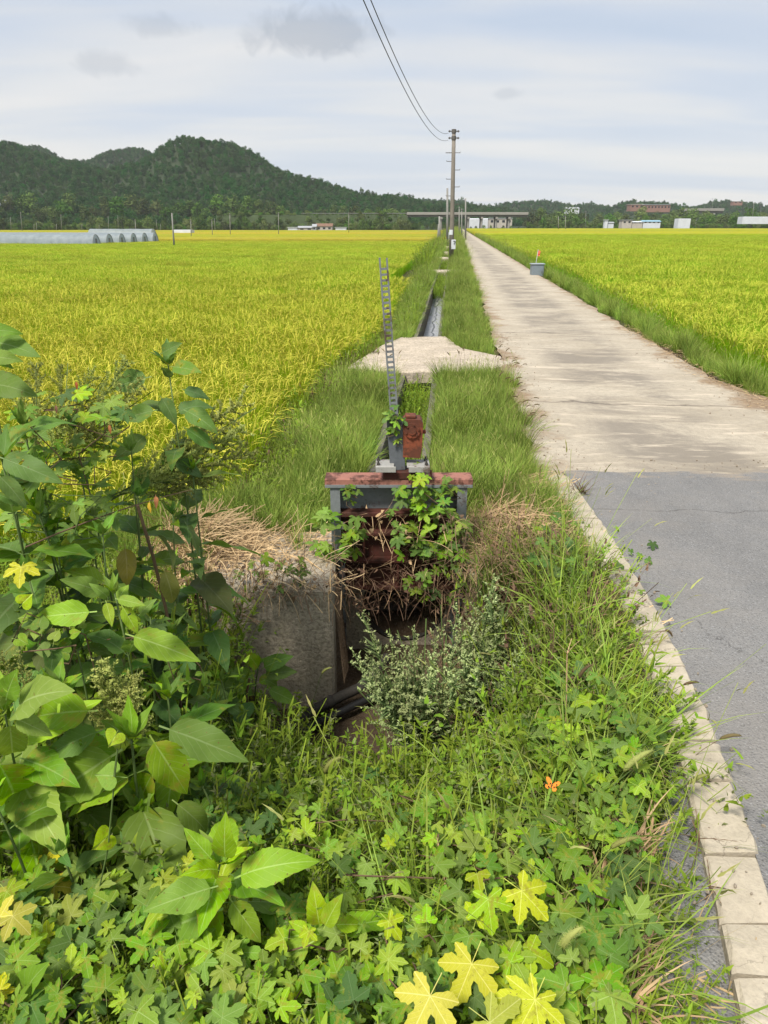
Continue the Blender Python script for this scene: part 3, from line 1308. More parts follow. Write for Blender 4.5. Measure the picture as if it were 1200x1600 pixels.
def rice_field(side):
    rg = np.random.default_rng(21 if side == 'left' else 22)
    mats = rice_mats(side)
    NEAR = 17.0 if side == 'left' else 22.0

    def inside(x, y, mrg):
        if side == 'left':
            return x < rice_left(y) - mrg
        box_gap = (y > 27.2) & (y < 30.5) & (x < road_r(y) + 1.3)
        return (x > road_r(y) + .72 + mrg) & (y > 5.6 - .0 * x) & ~box_gap
    # near: hill by hill
    st = .19
    X, Y = np.meshgrid(np.arange(-13, 17, st), np.arange(2.2, NEAR, st))
    X = X + rg.normal(0, .03, X.shape)
    Y = Y + rg.normal(0, .03, Y.shape)
    k = inside(X, Y, 0) & (np.abs(X) < .62 * Y + 1.4)
    X, Y = X[k], Y[k]
    if side == 'left':
        k = (Y > 3.6 - .25 * (X + 2.6)) | (X < -3.5)
        X, Y = X[k], Y[k]
    n = len(X)
    P = np.stack([X, Y, zt(X, Y) - .01], 1)
    rot = np.stack([rg.normal(0, .06, n), rg.normal(0, .06, n), rg.uniform(0, 6.28, n)], 1)
    hs = 1 + .07 * wob(X * .6, Y * .6) + rg.normal(0, .05, n)
    scatter('rice_crop', P, rot, hs, rg.integers(0, 6, n), rice_variants(mats, rg, 'hill'),
            'ripening yellow-green rice nearest the ditch bank on the %s' % side, 'rice', 'rice fields')
    # middle distance: square-metre patches
    st = 1.0
    X, Y = np.meshgrid(np.arange(-95, 105, st), np.arange(NEAR + .4, 135, st))
    X = X + rg.normal(0, .06, X.shape) + (.09 * Y)
    Y = Y + rg.normal(0, .06, Y.shape)
    k = inside(X, Y, .45) & (np.abs(X) < .60 * Y + 3)
    if side == 'left':   # a dirt track in front of the plastic tunnels
        k &= ~((X < -30) & (Y > 101) & (Y < 106))
    k &= ~((Y > 66) & (Y < 67.2)) if side == 'left' else ~((Y > 84) & (Y < 85.3))
    X, Y = X[k], Y[k]
    n = len(X)
    P = np.stack([X, Y, zt(X, Y) - .01], 1)
    rot = np.stack([np.zeros(n), np.zeros(n), rg.integers(0, 4, n) * pi / 2 + rg.normal(0, .05, n)], 1)
    hs = 1.04 + .05 * wob(X * .25, Y * .25) + rg.normal(0, .03, n)
    scatter('rice_crop', P, rot, hs, rg.integers(0, 4, n), rice_variants(mats, rg, 'patch'),
            'broad middle stretch of the rice field on the %s' % side, 'rice', 'rice fields')
    # far: closed canopy slabs, field by field
    y0 = 134.0
    for (a, b) in ((134.5, 168), (169.5, 215), (217, 290), (293, 395)):
        xs = np.linspace(0, 1, 40)
        ys_ = np.linspace(a, b, 14)
        V, F = [], []
        for y in ys_:
            if side == 'left':
                x1 = float(rice_left(y)) - .4
                x0 = -.62 * y - 10
            else:
                x0 = float(road_r(y)) + 1.0
                x1 = .66 * y + 10
            for x in xs:
                xx = x0 + (x1 - x0) * x
                V.append((xx, y, float(zt(xx, y)) + .74 + rg.normal(0, .03)))
        n = len(xs)
        for i in range(len(ys_) - 1):
            for q in range(n - 1):
                o = i * n + q
                F.append((o, o + 1, o + n + 1, o + n))
        top = len(V)
        # skirts
        ring = [q for q in range(n)] + [i * n + n - 1 for i in range(1, len(ys_))] + [(len(ys_) - 1) * n + q for q in range(n - 2, -1, -1)] + [i * n for i in range(len(ys_) - 2, 0, -1)]
        for q in ring:
            V.append((V[q][0], V[q][1], V[q][2] - .74))
        for i in range(len(ring)):
            j = (i + 1) % len(ring)
            F.append((ring[j], ring[i], top + i, top + j))
        mf = far_rice[side]
        o = link('rice_crop', rawmesh('rice_crop', V, F, mf))
        tag(o, 'far strip of rice %s of the road, about %s across the plain' % (side, {134.5: 'a third of the way', 169.5: 'half way', 217: 'two thirds of the way', 293: 'all the way'}[a]), 'rice', 'rice fields', 'stuff')


def far_rice_mat(side):
    m = Mat('rice_far_' + side, .9, .1)
    p = m.geo()
    s = m.sep(p)
    f = m.math('DIVIDE', m.math('SUBTRACT', s[1], 130), 280)
    if side == 'left':
        st = [(0, (.36, .30, .03)), (.12, (.36, .35, .02)), (.13, (.30, .33, .015)), (.3, (.33, .34, .015)), (.31, (.40, .34, .02)), (.57, (.40, .33, .02)), (.58, (.31, .33, .015)), (1, (.36, .34, .02))]
    else:
        st = [(0, (.30, .37, .012)), (.12, (.40, .38, .02)), (.13, (.43, .38, .02)), (.3, (.30, .35, .015)), (.31, (.28, .34, .015)), (.57, (.42, .37, .02)), (.58, (.33, .35, .015)), (1, (.30, .33, .02))]
    st = [(p_, tuple(x * 1.15 for x in c_)) for p_, c_ in st]
    c = m.ramp(f, st)
    n1 = m.noise(.9, 5, p, .7)
    n0 = m.noise(.05, 4, m.mapped(p, (.4, 1.6, 1)), .6)
    c = m.mix(m.ramp(n0, [(.4, 0), (.7, .5)]), c, (.36, .29, .03))
    c = m.hsv(c, .5, 1.0, m.ramp(n1, [(.3, .62), (.7, 1.0)]))
    m.col(c)
    m.bump(n1, 1.0, .4)
    return m.m


far_rice = {k: far_rice_mat(k) for k in ('left', 'right')}
rice_field('left')
rice_field('right')

# ------------------------------------------------------------------ hills
RIDGES = [
    # (nodes (u, v, Y), foot width factor)
    ([(-420, 190, 760), (-200, 198, 740), (-60, 214, 720), (0, 224, 710), (50, 240, 700), (110, 254, 690), (170, 268, 660)], 1.0),
    ([(-60, 238, 1060), (20, 238, 1050), (75, 233, 1040), (130, 240, 1040), (190, 227, 1040), (240, 243, 1040), (330, 262, 1040)], .9),
    ([(60, 268, 780), (140, 254, 760), (200, 252, 740), (248, 249, 730), (282, 231, 725), (308, 217, 720), (320, 218, 720), (352, 236, 715), (400, 257, 705), (450, 271, 695), (500, 288, 690), (540, 294, 690), (600, 300, 700), (650, 309, 720), (720, 316, 760)], 1.0),
    ([(315, 222, 718), (340, 262, 640), (360, 300, 560), (375, 326, 500)], .55),
    ([(205, 250, 735), (190, 280, 650), (170, 312, 560), (160, 334, 500)], .55),
    ([(60, 246, 700), (40, 285, 610), (20, 318, 530)], .55),
    ([(500, 290, 690), (520, 312, 600), (530, 330, 520)], .5),
    ([(640, 311, 1120), (720, 313, 1120), (760, 318, 1120), (800, 313, 1120), (830, 310, 1120), (870, 311, 1130), (920, 313, 1140), (950, 318, 1150), (1000, 330, 1150)], .6),
    ([(930, 334, 980), (958, 325, 980), (985, 312, 980), (1010, 311, 980), (1040, 313, 980), (1075, 319, 980), (1110, 332, 980)], .55),
    ([(1070, 330, 1100), (1100, 318, 1100), (1122, 311, 1100), (1160, 311, 1100), (1200, 318, 1100), (1300, 306, 1100), (1450, 300, 1100)], .7),
]


def hill_fn():
    segs = []
    for nodes, wf in RIDGES:
        P = [at(*n) for n in nodes]
        for a, b in zip(P[:-1], P[1:]):
            segs.append((a, b, wf))
    return segs


HSEG = hill_fn()


def hill_z(x, y):
    x = np.asarray(x, float)
    y = np.asarray(y, float)
    out = np.zeros(np.broadcast(x, y).shape)
    for a, b, wf in HSEG:
        dx, dy = b.x - a.x, b.y - a.y
        l2 = dx * dx + dy * dy
        t = np.clip(((x - a.x) * dx + (y - a.y) * dy) / l2, 0, 1)
        d = np.hypot(x - a.x - t * dx, y - a.y - t * dy)
        h = a.z + (b.z - a.z) * t + 1.5 - 7.0
        w = (60 + .95 * h) * wf
        out = np.maximum(out, h * np.exp(-(d / w) ** 1.7))
    # spurs and gullies
    nz = (np.sin(x * .043 + y * .021) + np.sin(x * .017 - y * .052 + 2) + .6 * np.sin(x * .09 + y * .07 + 1)) / 2.6
    out = out * (1 + .15 * nz * np.clip(out / 20, 0, 1))
    return out * sm(y, 415, 520) - 1.3


gx = np.arange(-900, 1150, 13.0)
gyy = np.arange(415, 1420, 13.0)
GX, GY = np.meshgrid(gx, gyy)
GZ = hill_z(GX, GY)
k = GX.shape[1]
i = (np.arange(GX.shape[0] - 1)[:, None] * k + np.arange(k - 1)[None, :]).ravel()
M_HILL = simple('forest_floor', (.030, .045, .018), .4, .08, .95, 0)
tag(link('hills', rawmesh('hills', np.stack([GX, GY, GZ], -1).reshape(-1, 3), np.stack([i, i + 1, i + k + 1, i + k], 1).tolist(), M_HILL)), kind='structure')


# ------------------------------------------------------------------ trees
def foliage_mat(name, c, var=.35, hue=.03, trans=.2):
    m = Mat(name, .75, .15)
    oi = m.N('ShaderNodeObjectInfo')
    rnd = oi.outputs['Random']
    n1 = m.noise(.7, 4, m.geo(), .6)
    v = m.math('ADD', 1 - var, m.math('MULTIPLY', rnd, var * 1.3))
    v = m.math('ADD', v, m.math('MULTIPLY', m.math('SUBTRACT', n1, .5), .7))
    r2 = m.math('FRACT', m.math('MULTIPLY', rnd, 17.3))
    cc = m.hsv(c, m.math('ADD', .5 - hue, m.math('MULTIPLY', r2, hue * 2)), m.math('ADD', .8, m.math('MULTIPLY', r2, .3)), v)
    m.col(cc)
    m.translucent(cc, trans)
    return m.m


M_FOREST = foliage_mat('forest_leaves', (.052, .128, .026), .5, .03)
M_BELT = foliage_mat('belt_leaves', (.125, .20, .035), .6, .035)
M_BARK = simple('bark', (.09, .07, .05), .35, 6, .95)


def crown_mesh(rg, name, mat, H=8.0, Wd=5.0, nblob=9, nleaf=34, ls=.75, low=.25):
    """leaf clumps spread over uneven lobes"""
    V, F = [], []
    blobs = []
    for b in range(nblob):
        a = rg.uniform(0, 6.28)
        zz = low + (1 - low) * rg.uniform(0, 1) ** .8
        rad = Wd / 2 * (1 - abs(zz - .55) * 1.15) * rg.uniform(.25, .8)
        blobs.append((math.cos(a) * rad, math.sin(a) * rad, zz * H * .92, Wd * rg.uniform(.17, .28)))
    blobs.append((0, 0, H * .62, Wd * .33))
    for (bx, by, bz, br) in blobs:
        n = int(nleaf * (br / (Wd * .22)) ** 2)
        for q in range(n):
            u = rg.normal(0, 1, 3)
            u /= np.linalg.norm(u)
            if u[2] < -.5 and rg.random() < .6:
                continue
            rr = br * rg.uniform(.72, 1.06)
            c = np.array([bx, by, bz]) + u * rr * np.array([1, 1, .85])
            nrm = u + rg.normal(0, .45, 3)
            nrm /= np.linalg.norm(nrm)
            t1 = np.cross(nrm, rg.normal(0, 1, 3))
            t1 /= np.linalg.norm(t1)
            t2 = np.cross(nrm, t1)
            s1, s2 = ls * rg.uniform(.5, 1.0), ls * rg.uniform(.35, .8)
            o = len(V)
            V += [c - t1 * s1 / 2, c - t2 * s2 / 2 + nrm * .1 * s1, c + t1 * s1 / 2, c + t2 * s2 / 2 + nrm * .1 * s1]
            F += [(o, o + 1, o + 2), (o, o + 2, o + 3)]
    return rawmesh(name, np.array(V), F, mat, smooth=False)


trg = np.random.default_rng(77)
forest_var = [crown_mesh(trg, 'forest_crown', M_FOREST, 7.5, trg.uniform(5.5, 7.5), 8, 30, 1.05, .2) for _ in range(7)]


def forest():
    n = 105000
    X = trg.uniform(-760, 860, n)
    Y = trg.uniform(440, 1180, n)
    Z = hill_z(X, Y)
    k = (np.abs(X) < .60 * Y + 20) & (Z > 1.0)
    # cull slopes that face away behind the crest, keep denser in front
    dz = hill_z(X, Y - 12) - Z
    k &= (dz < 4.5)
    X, Y, Z = X[k], Y[k], Z[k]
    n = len(X)
    sc = trg.uniform(.42, .85, n) * np.where(trg.random(n) < .05, 1.35, 1)
    rot = np.stack([np.zeros(n), np.zeros(n), trg.uniform(0, 6.28, n)], 1)
    scatter('forest', np.stack([X, Y, Z - 1.0], 1), rot, np.stack([sc, sc, sc * trg.uniform(.85, 1.25, n)], 1), trg.integers(0, 7, n), forest_var,
            'dense dark green woods covering the hills', 'forest')


forest()


def trunk_mesh(rg, H):
    mb = MB()
    mb.tube([(0, 0, 0), (.05, .02, H * .25), (-.04, .05, H * .5), (.06, 0, H * .8)], [.16, .13, .10, .04], 7)
    for q in range(5):
        a = rg.uniform(0, 6.28)
        z = H * rg.uniform(.3, .6)
        r = rg.uniform(.8, 1.6)
        mb.tube([(0, 0, z), (math.cos(a) * r * .5, math.sin(a) * r * .5, z + H * .12), (math.cos(a) * r, math.sin(a) * r, z + H * .22)], [.07, .05, .02], 5)
    return mb.mesh('trunk', M_BARK)


def belt_trees():
    kinds = []
    for q in range(6):
        H = 8.0
        kinds.append((crown_mesh(trg, 'crown', M_BELT, H, trg.uniform(5.5, 8.5), 12, 46, .85, .12), trunk_mesh(trg, H)))
    spots = []
    # (u range, distance range, height px range)
    def row(u0, u1, step, Y0, Y1, h0, h1):
        u = u0
        while u < u1:
            Y = R.uniform(Y0, Y1)
            spots.append((u, Y, R.uniform(h0, h1)))
            u += step * R.uniform(.6, 1.4)
    row(-10, 640, 11, 404, 428, 12, 23)
    row(-10, 640, 17, 478, 520, 24, 38)
    row(826, 1210, 13, 440, 480, 12, 24)
    row(826, 1210, 17, 500, 560, 22, 34)
    row(640, 760, 22, 470, 520, 8, 15)
    row(-10, 330, 26, 400, 415, 5, 10)
    row(826, 1205, 10, 428, 442, 4, 11)
    row(640, 830, 12, 452, 466, 5, 9)
    row(540, 690, 12, 405, 425, 6, 14)
    for (u, Y, hp) in spots:
        p = at(u, 352, Y)
        z = float(hill_z(p.x, Y)) if Y > 415 else -1.2
        h = hp * Y * .927 / FPX
        h = max(h, 2.0)
        if Y < 520 and 440 < u < 530:
            h *= .7
        zone = ('behind the plastic tunnels at far left' if u < 250 else 'between the tunnels and the farm houses' if u < 445 else 'around the brown-roofed farm house' if u < 545 else 'left of the road bridge' if u < 640 else 'under the road bridge' if u < 800
                else 'just right of the road bridge' if u < 940 else 'around the light blue roofed shed' if u < 1070 else 'at the far right of the plain')
        dep = 'low bushy tree in front of the tree belt ' if Y < 430 else 'middle row tree of the tree belt ' if Y < 476 else 'taller back row tree of the tree belt '
        t = thing('tree', dep + zone, 'tree', (p.x, Y, z - .1), dep.replace('tree ', 'trees ', 1).strip() + ' ' + zone)
        cm, tm = R.choice(kinds)
        s = h / 8.0
        t.scale = (s * R.uniform(.9, 1.35), s * R.uniform(.9, 1.35), s)
        t.rotation_euler = (0, 0, R.uniform(0, 6.28))
        link('crown', cm, t)
        link('trunk', tm, t)


belt_trees()

def hedge_scrub():
    n = 2600
    u = trg.uniform(-20, 1220, n)
    X = (u - 600) / (FPX * .927) * 432
    Y = np.where(u < 640, trg.uniform(412, 440, n), trg.uniform(440, 470, n))
    k = ~((u > 640) & (u < 826)) & (trg.random(n) < np.where((u > 440) & (u < 545), .35, 1.0))
    X, Y, u = X[k], Y[k], u[k]
    n = len(X)
    emb_z = np.where((X < 15) & (X > -95) & (Y > 430), (Y - 430) / 6 * 7.0, 0)
    Z = np.where(u < 640, np.minimum(emb_z, 7.0), 0) - 1.4
    sc = trg.uniform(.25, .6, n)
    rot = np.stack([np.zeros(n), np.zeros(n), trg.uniform(0, 6.28, n)], 1)
    scatter('scrub', np.stack([X, Y, Z], 1), rot, np.stack([sc * 1.2, sc * 1.2, sc], 1), trg.integers(0, 5, n), [crown_mesh(trg, 'scrub', M_BELT, 7.0, 6.5, 9, 34, .95, .05) for _ in range(5)],
            'low green scrub along the far edge of the plain', 'scrub')


hedge_scrub()

# ------------------------------------------------------------------ elevated road bridge
M_BR = simple('bridge_concrete', (.30, .285, .25), .15, .3, .9, 0)
M_BR_D = simple('bridge_girder', (.20, .19, .17), .2, .3, .9, 0)
M_WHITE = simple('white_sheet', (.62, .64, .66), .12, .5, .6, 0)
M_RAIL = simple('guard_rail', (.20, .20, .19), .1, 1, .5, 0)


def bridge(name, label, uL, uR, vtop, Y, piers, rail=True, turn=0.0):
    a, b = at(uL, vtop, Y), at(uR, vtop, Y)
    t = thing(name, label, 'bridge', ((a.x + b.x) / 2, Y, -1.2))
    px = Y * .927 / FPX
    z = a.z
    L_ = b.x - a.x
    mb = MB()
    mb.bbox(((a.x + b.x) / 2, Y + 5, z - 3.0 * px), (L_, 10, 1.6 * px), .05)
    mb.obj('deck', M_BR, t)
    mb = MB()
    mb.bbox(((a.x + b.x) / 2, Y + .2, z - 1.2 * px), (L_, .4, 2.4 * px), .05)
    mb.bbox(((a.x + b.x) / 2, Y + 9.8, z - 1.2 * px), (L_, .4, 2.4 * px), .05)
    mb.obj('parapet', M_BR, t)
    for j in range(4):
        mb = MB()
        mb.box(((a.x + b.x) / 2, Y + 1.5 + j * 2.2, z - 5.3 * px), (L_ - .4, .7, 3.0 * px))
        mb.obj('girder', M_BR_D, t)
    zb = float(z - 6.9 * px)
    for u in piers:
        x = at(u, vtop, Y).x
        mb = MB()
        mb.box((x, Y + 5, zb - .5), (1.3, 9.0, 1.0))
        for yy in (2.2, 7.8):
            mb.tube([(x, Y + yy, zb - 1.0), (x, Y + yy, -1.4)], .55, 12)
        mb.obj('pier', M_BR, t)
    return t


bridge('road_bridge', 'long grey concrete road bridge behind the poles at the end of the farm road', 636, 826, 331.5, 432, (690, 733, 754, 777, 797))
bridge('road_bridge', 'short pale concrete overpass end among trees at far right', 1078, 1132, 325.5, 560, (1092, 1118))
# embankment west of the bridge with its guard rail
a, b = at(470, 334, 436), at(638, 334, 436)
mb = MB()
mb.prism([(430, -1.4), (436, a.z - .6), (448, a.z - .6), (456, -1.4)], 'x', -95, b.x)
emb = tag(mb.obj('embankment', simple('embankment_grass', (.045, .065, .025), .4, .2, .95, 0)), kind='structure')
t = thing('guard_rail', 'thin pale guard rail running along the embankment to the bridge', 'guard rail', (a.x, 436, a.z - .6))
mb = MB()
mb.box(((a.x + b.x) / 2, 436.2, a.z + .25), (b.x - a.x, .12, .28))
mb.obj('rail', M_RAIL, t)
for q in range(24):
    x = a.x + (b.x - a.x) * (q + .5) / 24
    mb = MB()
    mb.box((x, 436.35, a.z - .3), (.14, .14, 1.2))
    mb.obj('post', M_RAIL, t)

# ------------------------------------------------------------------ far houses and sheds
M_ROOF_B = simple('brown_roof', (.20, .115, .075), .25, 1, .85, 0)
M_ROOF_G = simple('grey_roof', (.34, .35, .36), .2, 1, .7, 0)
M_ROOF_L = simple('light_blue_roof', (.25, .42, .52), .2, 1, .7, 0)
M_CREAM = simple('cream_wall', (.46, .42, .36), .15, 1, .85, 0)
M_REDB = simple('red_brick_wall', (.27, .16, .125), .2, 1, .9, 0)
M_GLASSD = simple('dark_window', (.03, .035, .04), .2, 1, .25, 0)


def house(name, label, cat, u0, u1, vb, vt, Y, wall, roof, kind='gable', depth=6.0, nwin=3, win=True):
    px = Y * .927 / FPX
    x0, x1 = at(u0, vb, Y).x, at(u1, vb, Y).x
    zb, ztp = at(u0, vb, Y).z, at(u0, vt, Y).z
    zb0 = min(zb, -.8) if Y < 430 else zb - 2
    hh = ztp - zb
    t = thing(name, label, cat, ((x0 + x1) / 2, Y, zb0))
    wz = zb + hh * (.62 if kind == 'gable' else .9)
    mb = MB()
    mb.bbox(((x0 + x1) / 2, Y + depth / 2, (zb0 + wz) / 2), (x1 - x0, depth, wz - zb0), .03)
    mb.obj('wall', wall, t)
    mb = MB()
    ov = .35
    if kind == 'gable':
        mb.prism([(Y - ov, wz - .05), (Y + depth + ov, wz - .05), (Y + depth / 2, ztp)], 'x', x0 - ov, x1 + ov)
    elif kind == 'arch':
        n = 10
        mb.prism([(Y + depth / 2 - math.cos(pi * q / n) * depth / 2, wz + math.sin(pi * q / n) * (ztp - wz)) for q in range(n + 1)], 'x', x0, x1)
    else:
        mb.bbox(((x0 + x1) / 2, Y + depth / 2, (wz + ztp) / 2 + .02), (x1 - x0 + 2 * ov, depth + 2 * ov, ztp - wz), .03)
    mb.obj('roof', roof, t)
    if win:
        for q in range(nwin):
            cx = x0 + (x1 - x0) * (q + .5) / nwin
            w_ = (x1 - x0) / nwin * .45
            hgt = (wz - zb) * .4
            mb = MB()
            mb.box((cx, Y - .02, zb + (wz - zb) * .55), (w_, .08, hgt))
            mb.obj('window', M_GLASSD, t)
    return t


house('farm_house', 'farm house with brown roof and cream walls at the hill foot', 'house', 494, 519, 360.5, 349, 398, M_CREAM, M_ROOF_B, 'gable', 7, 3)
house('shed', 'low grey-roofed shed left of the brown-roofed farm house', 'shed', 466, 489, 360.5, 353, 396, M_CREAM, M_ROOF_G, 'gable', 6, 2)
house('shed', 'small white shed at the left end of the farm buildings', 'shed', 450, 465, 360.5, 355, 396, M_WHITE, M_WHITE, 'flat', 5, 1, False)
house('shed', 'narrow gable-fronted shed touching the brown-roofed house', 'shed', 488.5, 494, 360.5, 350, 396, M_ROOF_G, M_ROOF_G, 'gable', 5, 1)
house('shed', 'long low white shed right of the brown-roofed house', 'shed', 524, 541, 359, 355, 396, M_WHITE, M_WHITE, 'flat', 4, 1, False)
house('plastic_tunnel', 'white rounded plastic tunnel half hidden behind the bridge piers', 'greenhouse', 731, 762, 352, 341, 470, M_WHITE, M_WHITE, 'arch', 8, 1, False)
house('warehouse', 'cream warehouse under the bridge at its right end', 'warehouse', 764, 800, 351, 340.5, 480, M_CREAM, M_ROOF_G, 'flat', 8, 4)
house('warehouse', 'white cube of a tank house left of the light blue roof', 'warehouse', 945, 949.5, 350.5, 343.5, 425, M_WHITE, M_WHITE, 'flat', 3, 1, False)
house('warehouse', 'small white shed between tank house and pale warehouse', 'shed', 950.5, 959, 350.5, 346.5, 425, M_WHITE, M_ROOF_G, 'gable', 4, 1, False)
house('warehouse', 'pale boxy warehouse left of the light blue roofed shed', 'warehouse', 972, 987, 350.5, 343.5, 425, M_CREAM, M_ROOF_G, 'flat', 6, 2)
house('shed', 'long shed with light blue roof across the right field', 'shed', 1005, 1032, 349.5, 344.0, 425, M_WHITE, M_ROOF_L, 'gable', 6, 4)
house('shed', 'low white-roofed shed left of the light blue roof', 'shed', 988, 1004, 349.5, 345.5, 425, M_CREAM, M_WHITE, 'gable', 6, 2)
house('plastic_tunnel', 'white plastic tunnel between two poles across the right field', 'greenhouse', 1060, 1079, 346.5, 341.5, 425, M_WHITE, M_WHITE, 'arch', 6, 1, False)
house('plastic_tunnel', 'long white plastic tunnel at the right edge of the far fields', 'greenhouse', 1160, 1215, 344, 338.5, 430, M_WHITE, M_WHITE, 'arch', 6, 1, False)
house('school_building', 'long red brick building with pale roof on the wooded rise', 'building', 1006, 1047, 327.5, 319.5, 640, M_REDB, M_ROOF_G, 'flat', 12, 8)
house('apartment_block', 'small reddish block left of the long brick building', 'building', 985, 1005, 326, 319, 645, M_REDB, M_CREAM, 'flat', 10, 3)
house('house', 'white house among trees above the far right fields', 'house', 886, 905, 330, 323.5, 640, M_WHITE, M_ROOF_G, 'gable', 9, 3)
house('house', 'tiny white-roofed hut on the left hillside meadow', 'hut', -4, 7, 319, 312, 545, M_WHITE, M_ROOF_G, 'gable', 5, 2)
house('house', 'little white building standing among trees on the left slope', 'hut', 329, 345, 329, 325.5, 530, M_WHITE, M_WHITE, 'flat', 4, 2, False)
house('plastic_tunnel', 'short white plastic tunnel standing alone beyond the big tunnels', 'greenhouse', 270, 298, 364, 359, 250, M_WHITE, M_WHITE, 'arch', 5, 1, False)
house('house', 'reddish hillside house at far right skyline', 'house', 1146, 1160, 318, 314.5, 900, M_REDB, M_CREAM, 'flat', 8, 2)


# ------------------------------------------------------------------ plastic greenhouses on the left
def plastic_mat():
    m = Mat('greenhouse_plastic', .35, .5)
    p = m.geo()
    n = m.noise(1.5, 5, p, .6)
    m.col(m.ramp(n, [(.3, (.30, .35, .375)), (.7, (.50, .55, .57))]))
    m.translucent((.6, .65, .67), .5)
    m.bump(n, .3, .05)
    return m.m


M_PLAST = plastic_mat()
M_STEEL = simple('tube_steel', (.30, .31, .31), .15, 4, .5, 0, metal=.5)


def greenhouse(c0, dirv, width, length, H, label):
    """tunnel: end face centre c0, axis dirv away from the end face"""
    d = Vector(dirv).normalized()
    sdv = Vector((-d.y, d.x, 0))
    t = thing('plastic_greenhouse', label, 'greenhouse', c0, 'row of plastic tunnels')
    n = 14

    def arc(q, s, grow=1.0):
        a = pi * q / n
        return Vector(c0) + d * s + sdv * (-math.cos(a) * width / 2 * grow) + Vector((0, 0, (math.sin(a) ** .8) * H * grow))
    vs, fs = [], []
    m_ = max(2, int(length / 2))
    for k in range(m_ + 1):
        for q in range(n + 1):
            vs.append(arc(q, length * k / m_, 1 - .012 * (k % 2)))
    for k in range(m_):
        for q in range(n):
            o = k * (n + 1) + q
            fs.append((o, o + 1, o + n + 2, o + n + 1))
    mb = MB()
    mb.add(vs, fs)
    mb.obj('film', M_PLAST, t, smooth=True)
    mb = MB()
    mb.add([arc(q, .02) for q in range(n + 1)], [tuple(range(n + 1))])
    mb.obj('end_wall', M_PLAST, t)
    mb = MB()
    mb.add([arc(q, length - .02) for q in range(n + 1)], [tuple(range(n + 1))])
    mb.obj('end_wall', M_PLAST, t)
    mb = MB()
    mb.tube([arc(q, -.03, 1.005) for q in range(n + 1)], .035, 5)
    mb.obj('end_hoop', M_STEEL, t)
    mb = MB()
    o = Vector(c0) - d * .04
    w_ = width * .11
    mb.add([o - sdv * w_, o + sdv * w_, o + sdv * w_ + Vector((0, 0, H * .72)), o - sdv * w_ + Vector((0, 0, H * .72))], [(0, 1, 2, 3)])
    mb.obj('door', M_RAIL, t)


pA, pB = at(151, 383.5, 105), at(243, 377, 122)
zg = -1.22
ordn = ('first', 'second', 'third', 'fourth', 'fifth', 'last')
for q in range(6):
    f = q / 5
    c0 = pA.lerp(pB, f)
    c0.z = zg
    greenhouse(c0, (-1, .22, 0), 1.95 + .0 * q, 30 if q else 34, 1.85 + .1 * f, 'low plastic greenhouse tunnel, %s of the row counted from the left' % ordn[q])
greenhouse(at(240, 366, 140) + Vector((0, 0, -.2)) - Vector((0, 0, at(240, 366, 140).z + 1.2)), (-1, .1, 0), 3.0, 12, 2.6, 'taller plastic greenhouse showing behind the row of tunnels')


# ------------------------------------------------------------------ poles
M_POLE = simple('pole_concrete', (.21, .185, .155), .22, 3, .9, .3, .01)
M_POLE_FAR = simple('far_pole', (.26, .25, .23), .15, 1, .9, 0)
M_BLACK = simple('black_paint', (.02, .02, .02), .2, 5, .6, 0)
M_YEL = simple('yellow_paint', (.62, .42, .03), .15, 5, .6, 0)
M_PORC = simple('grey_insulator', (.12, .11, .10), .2, 9, .35, 0)


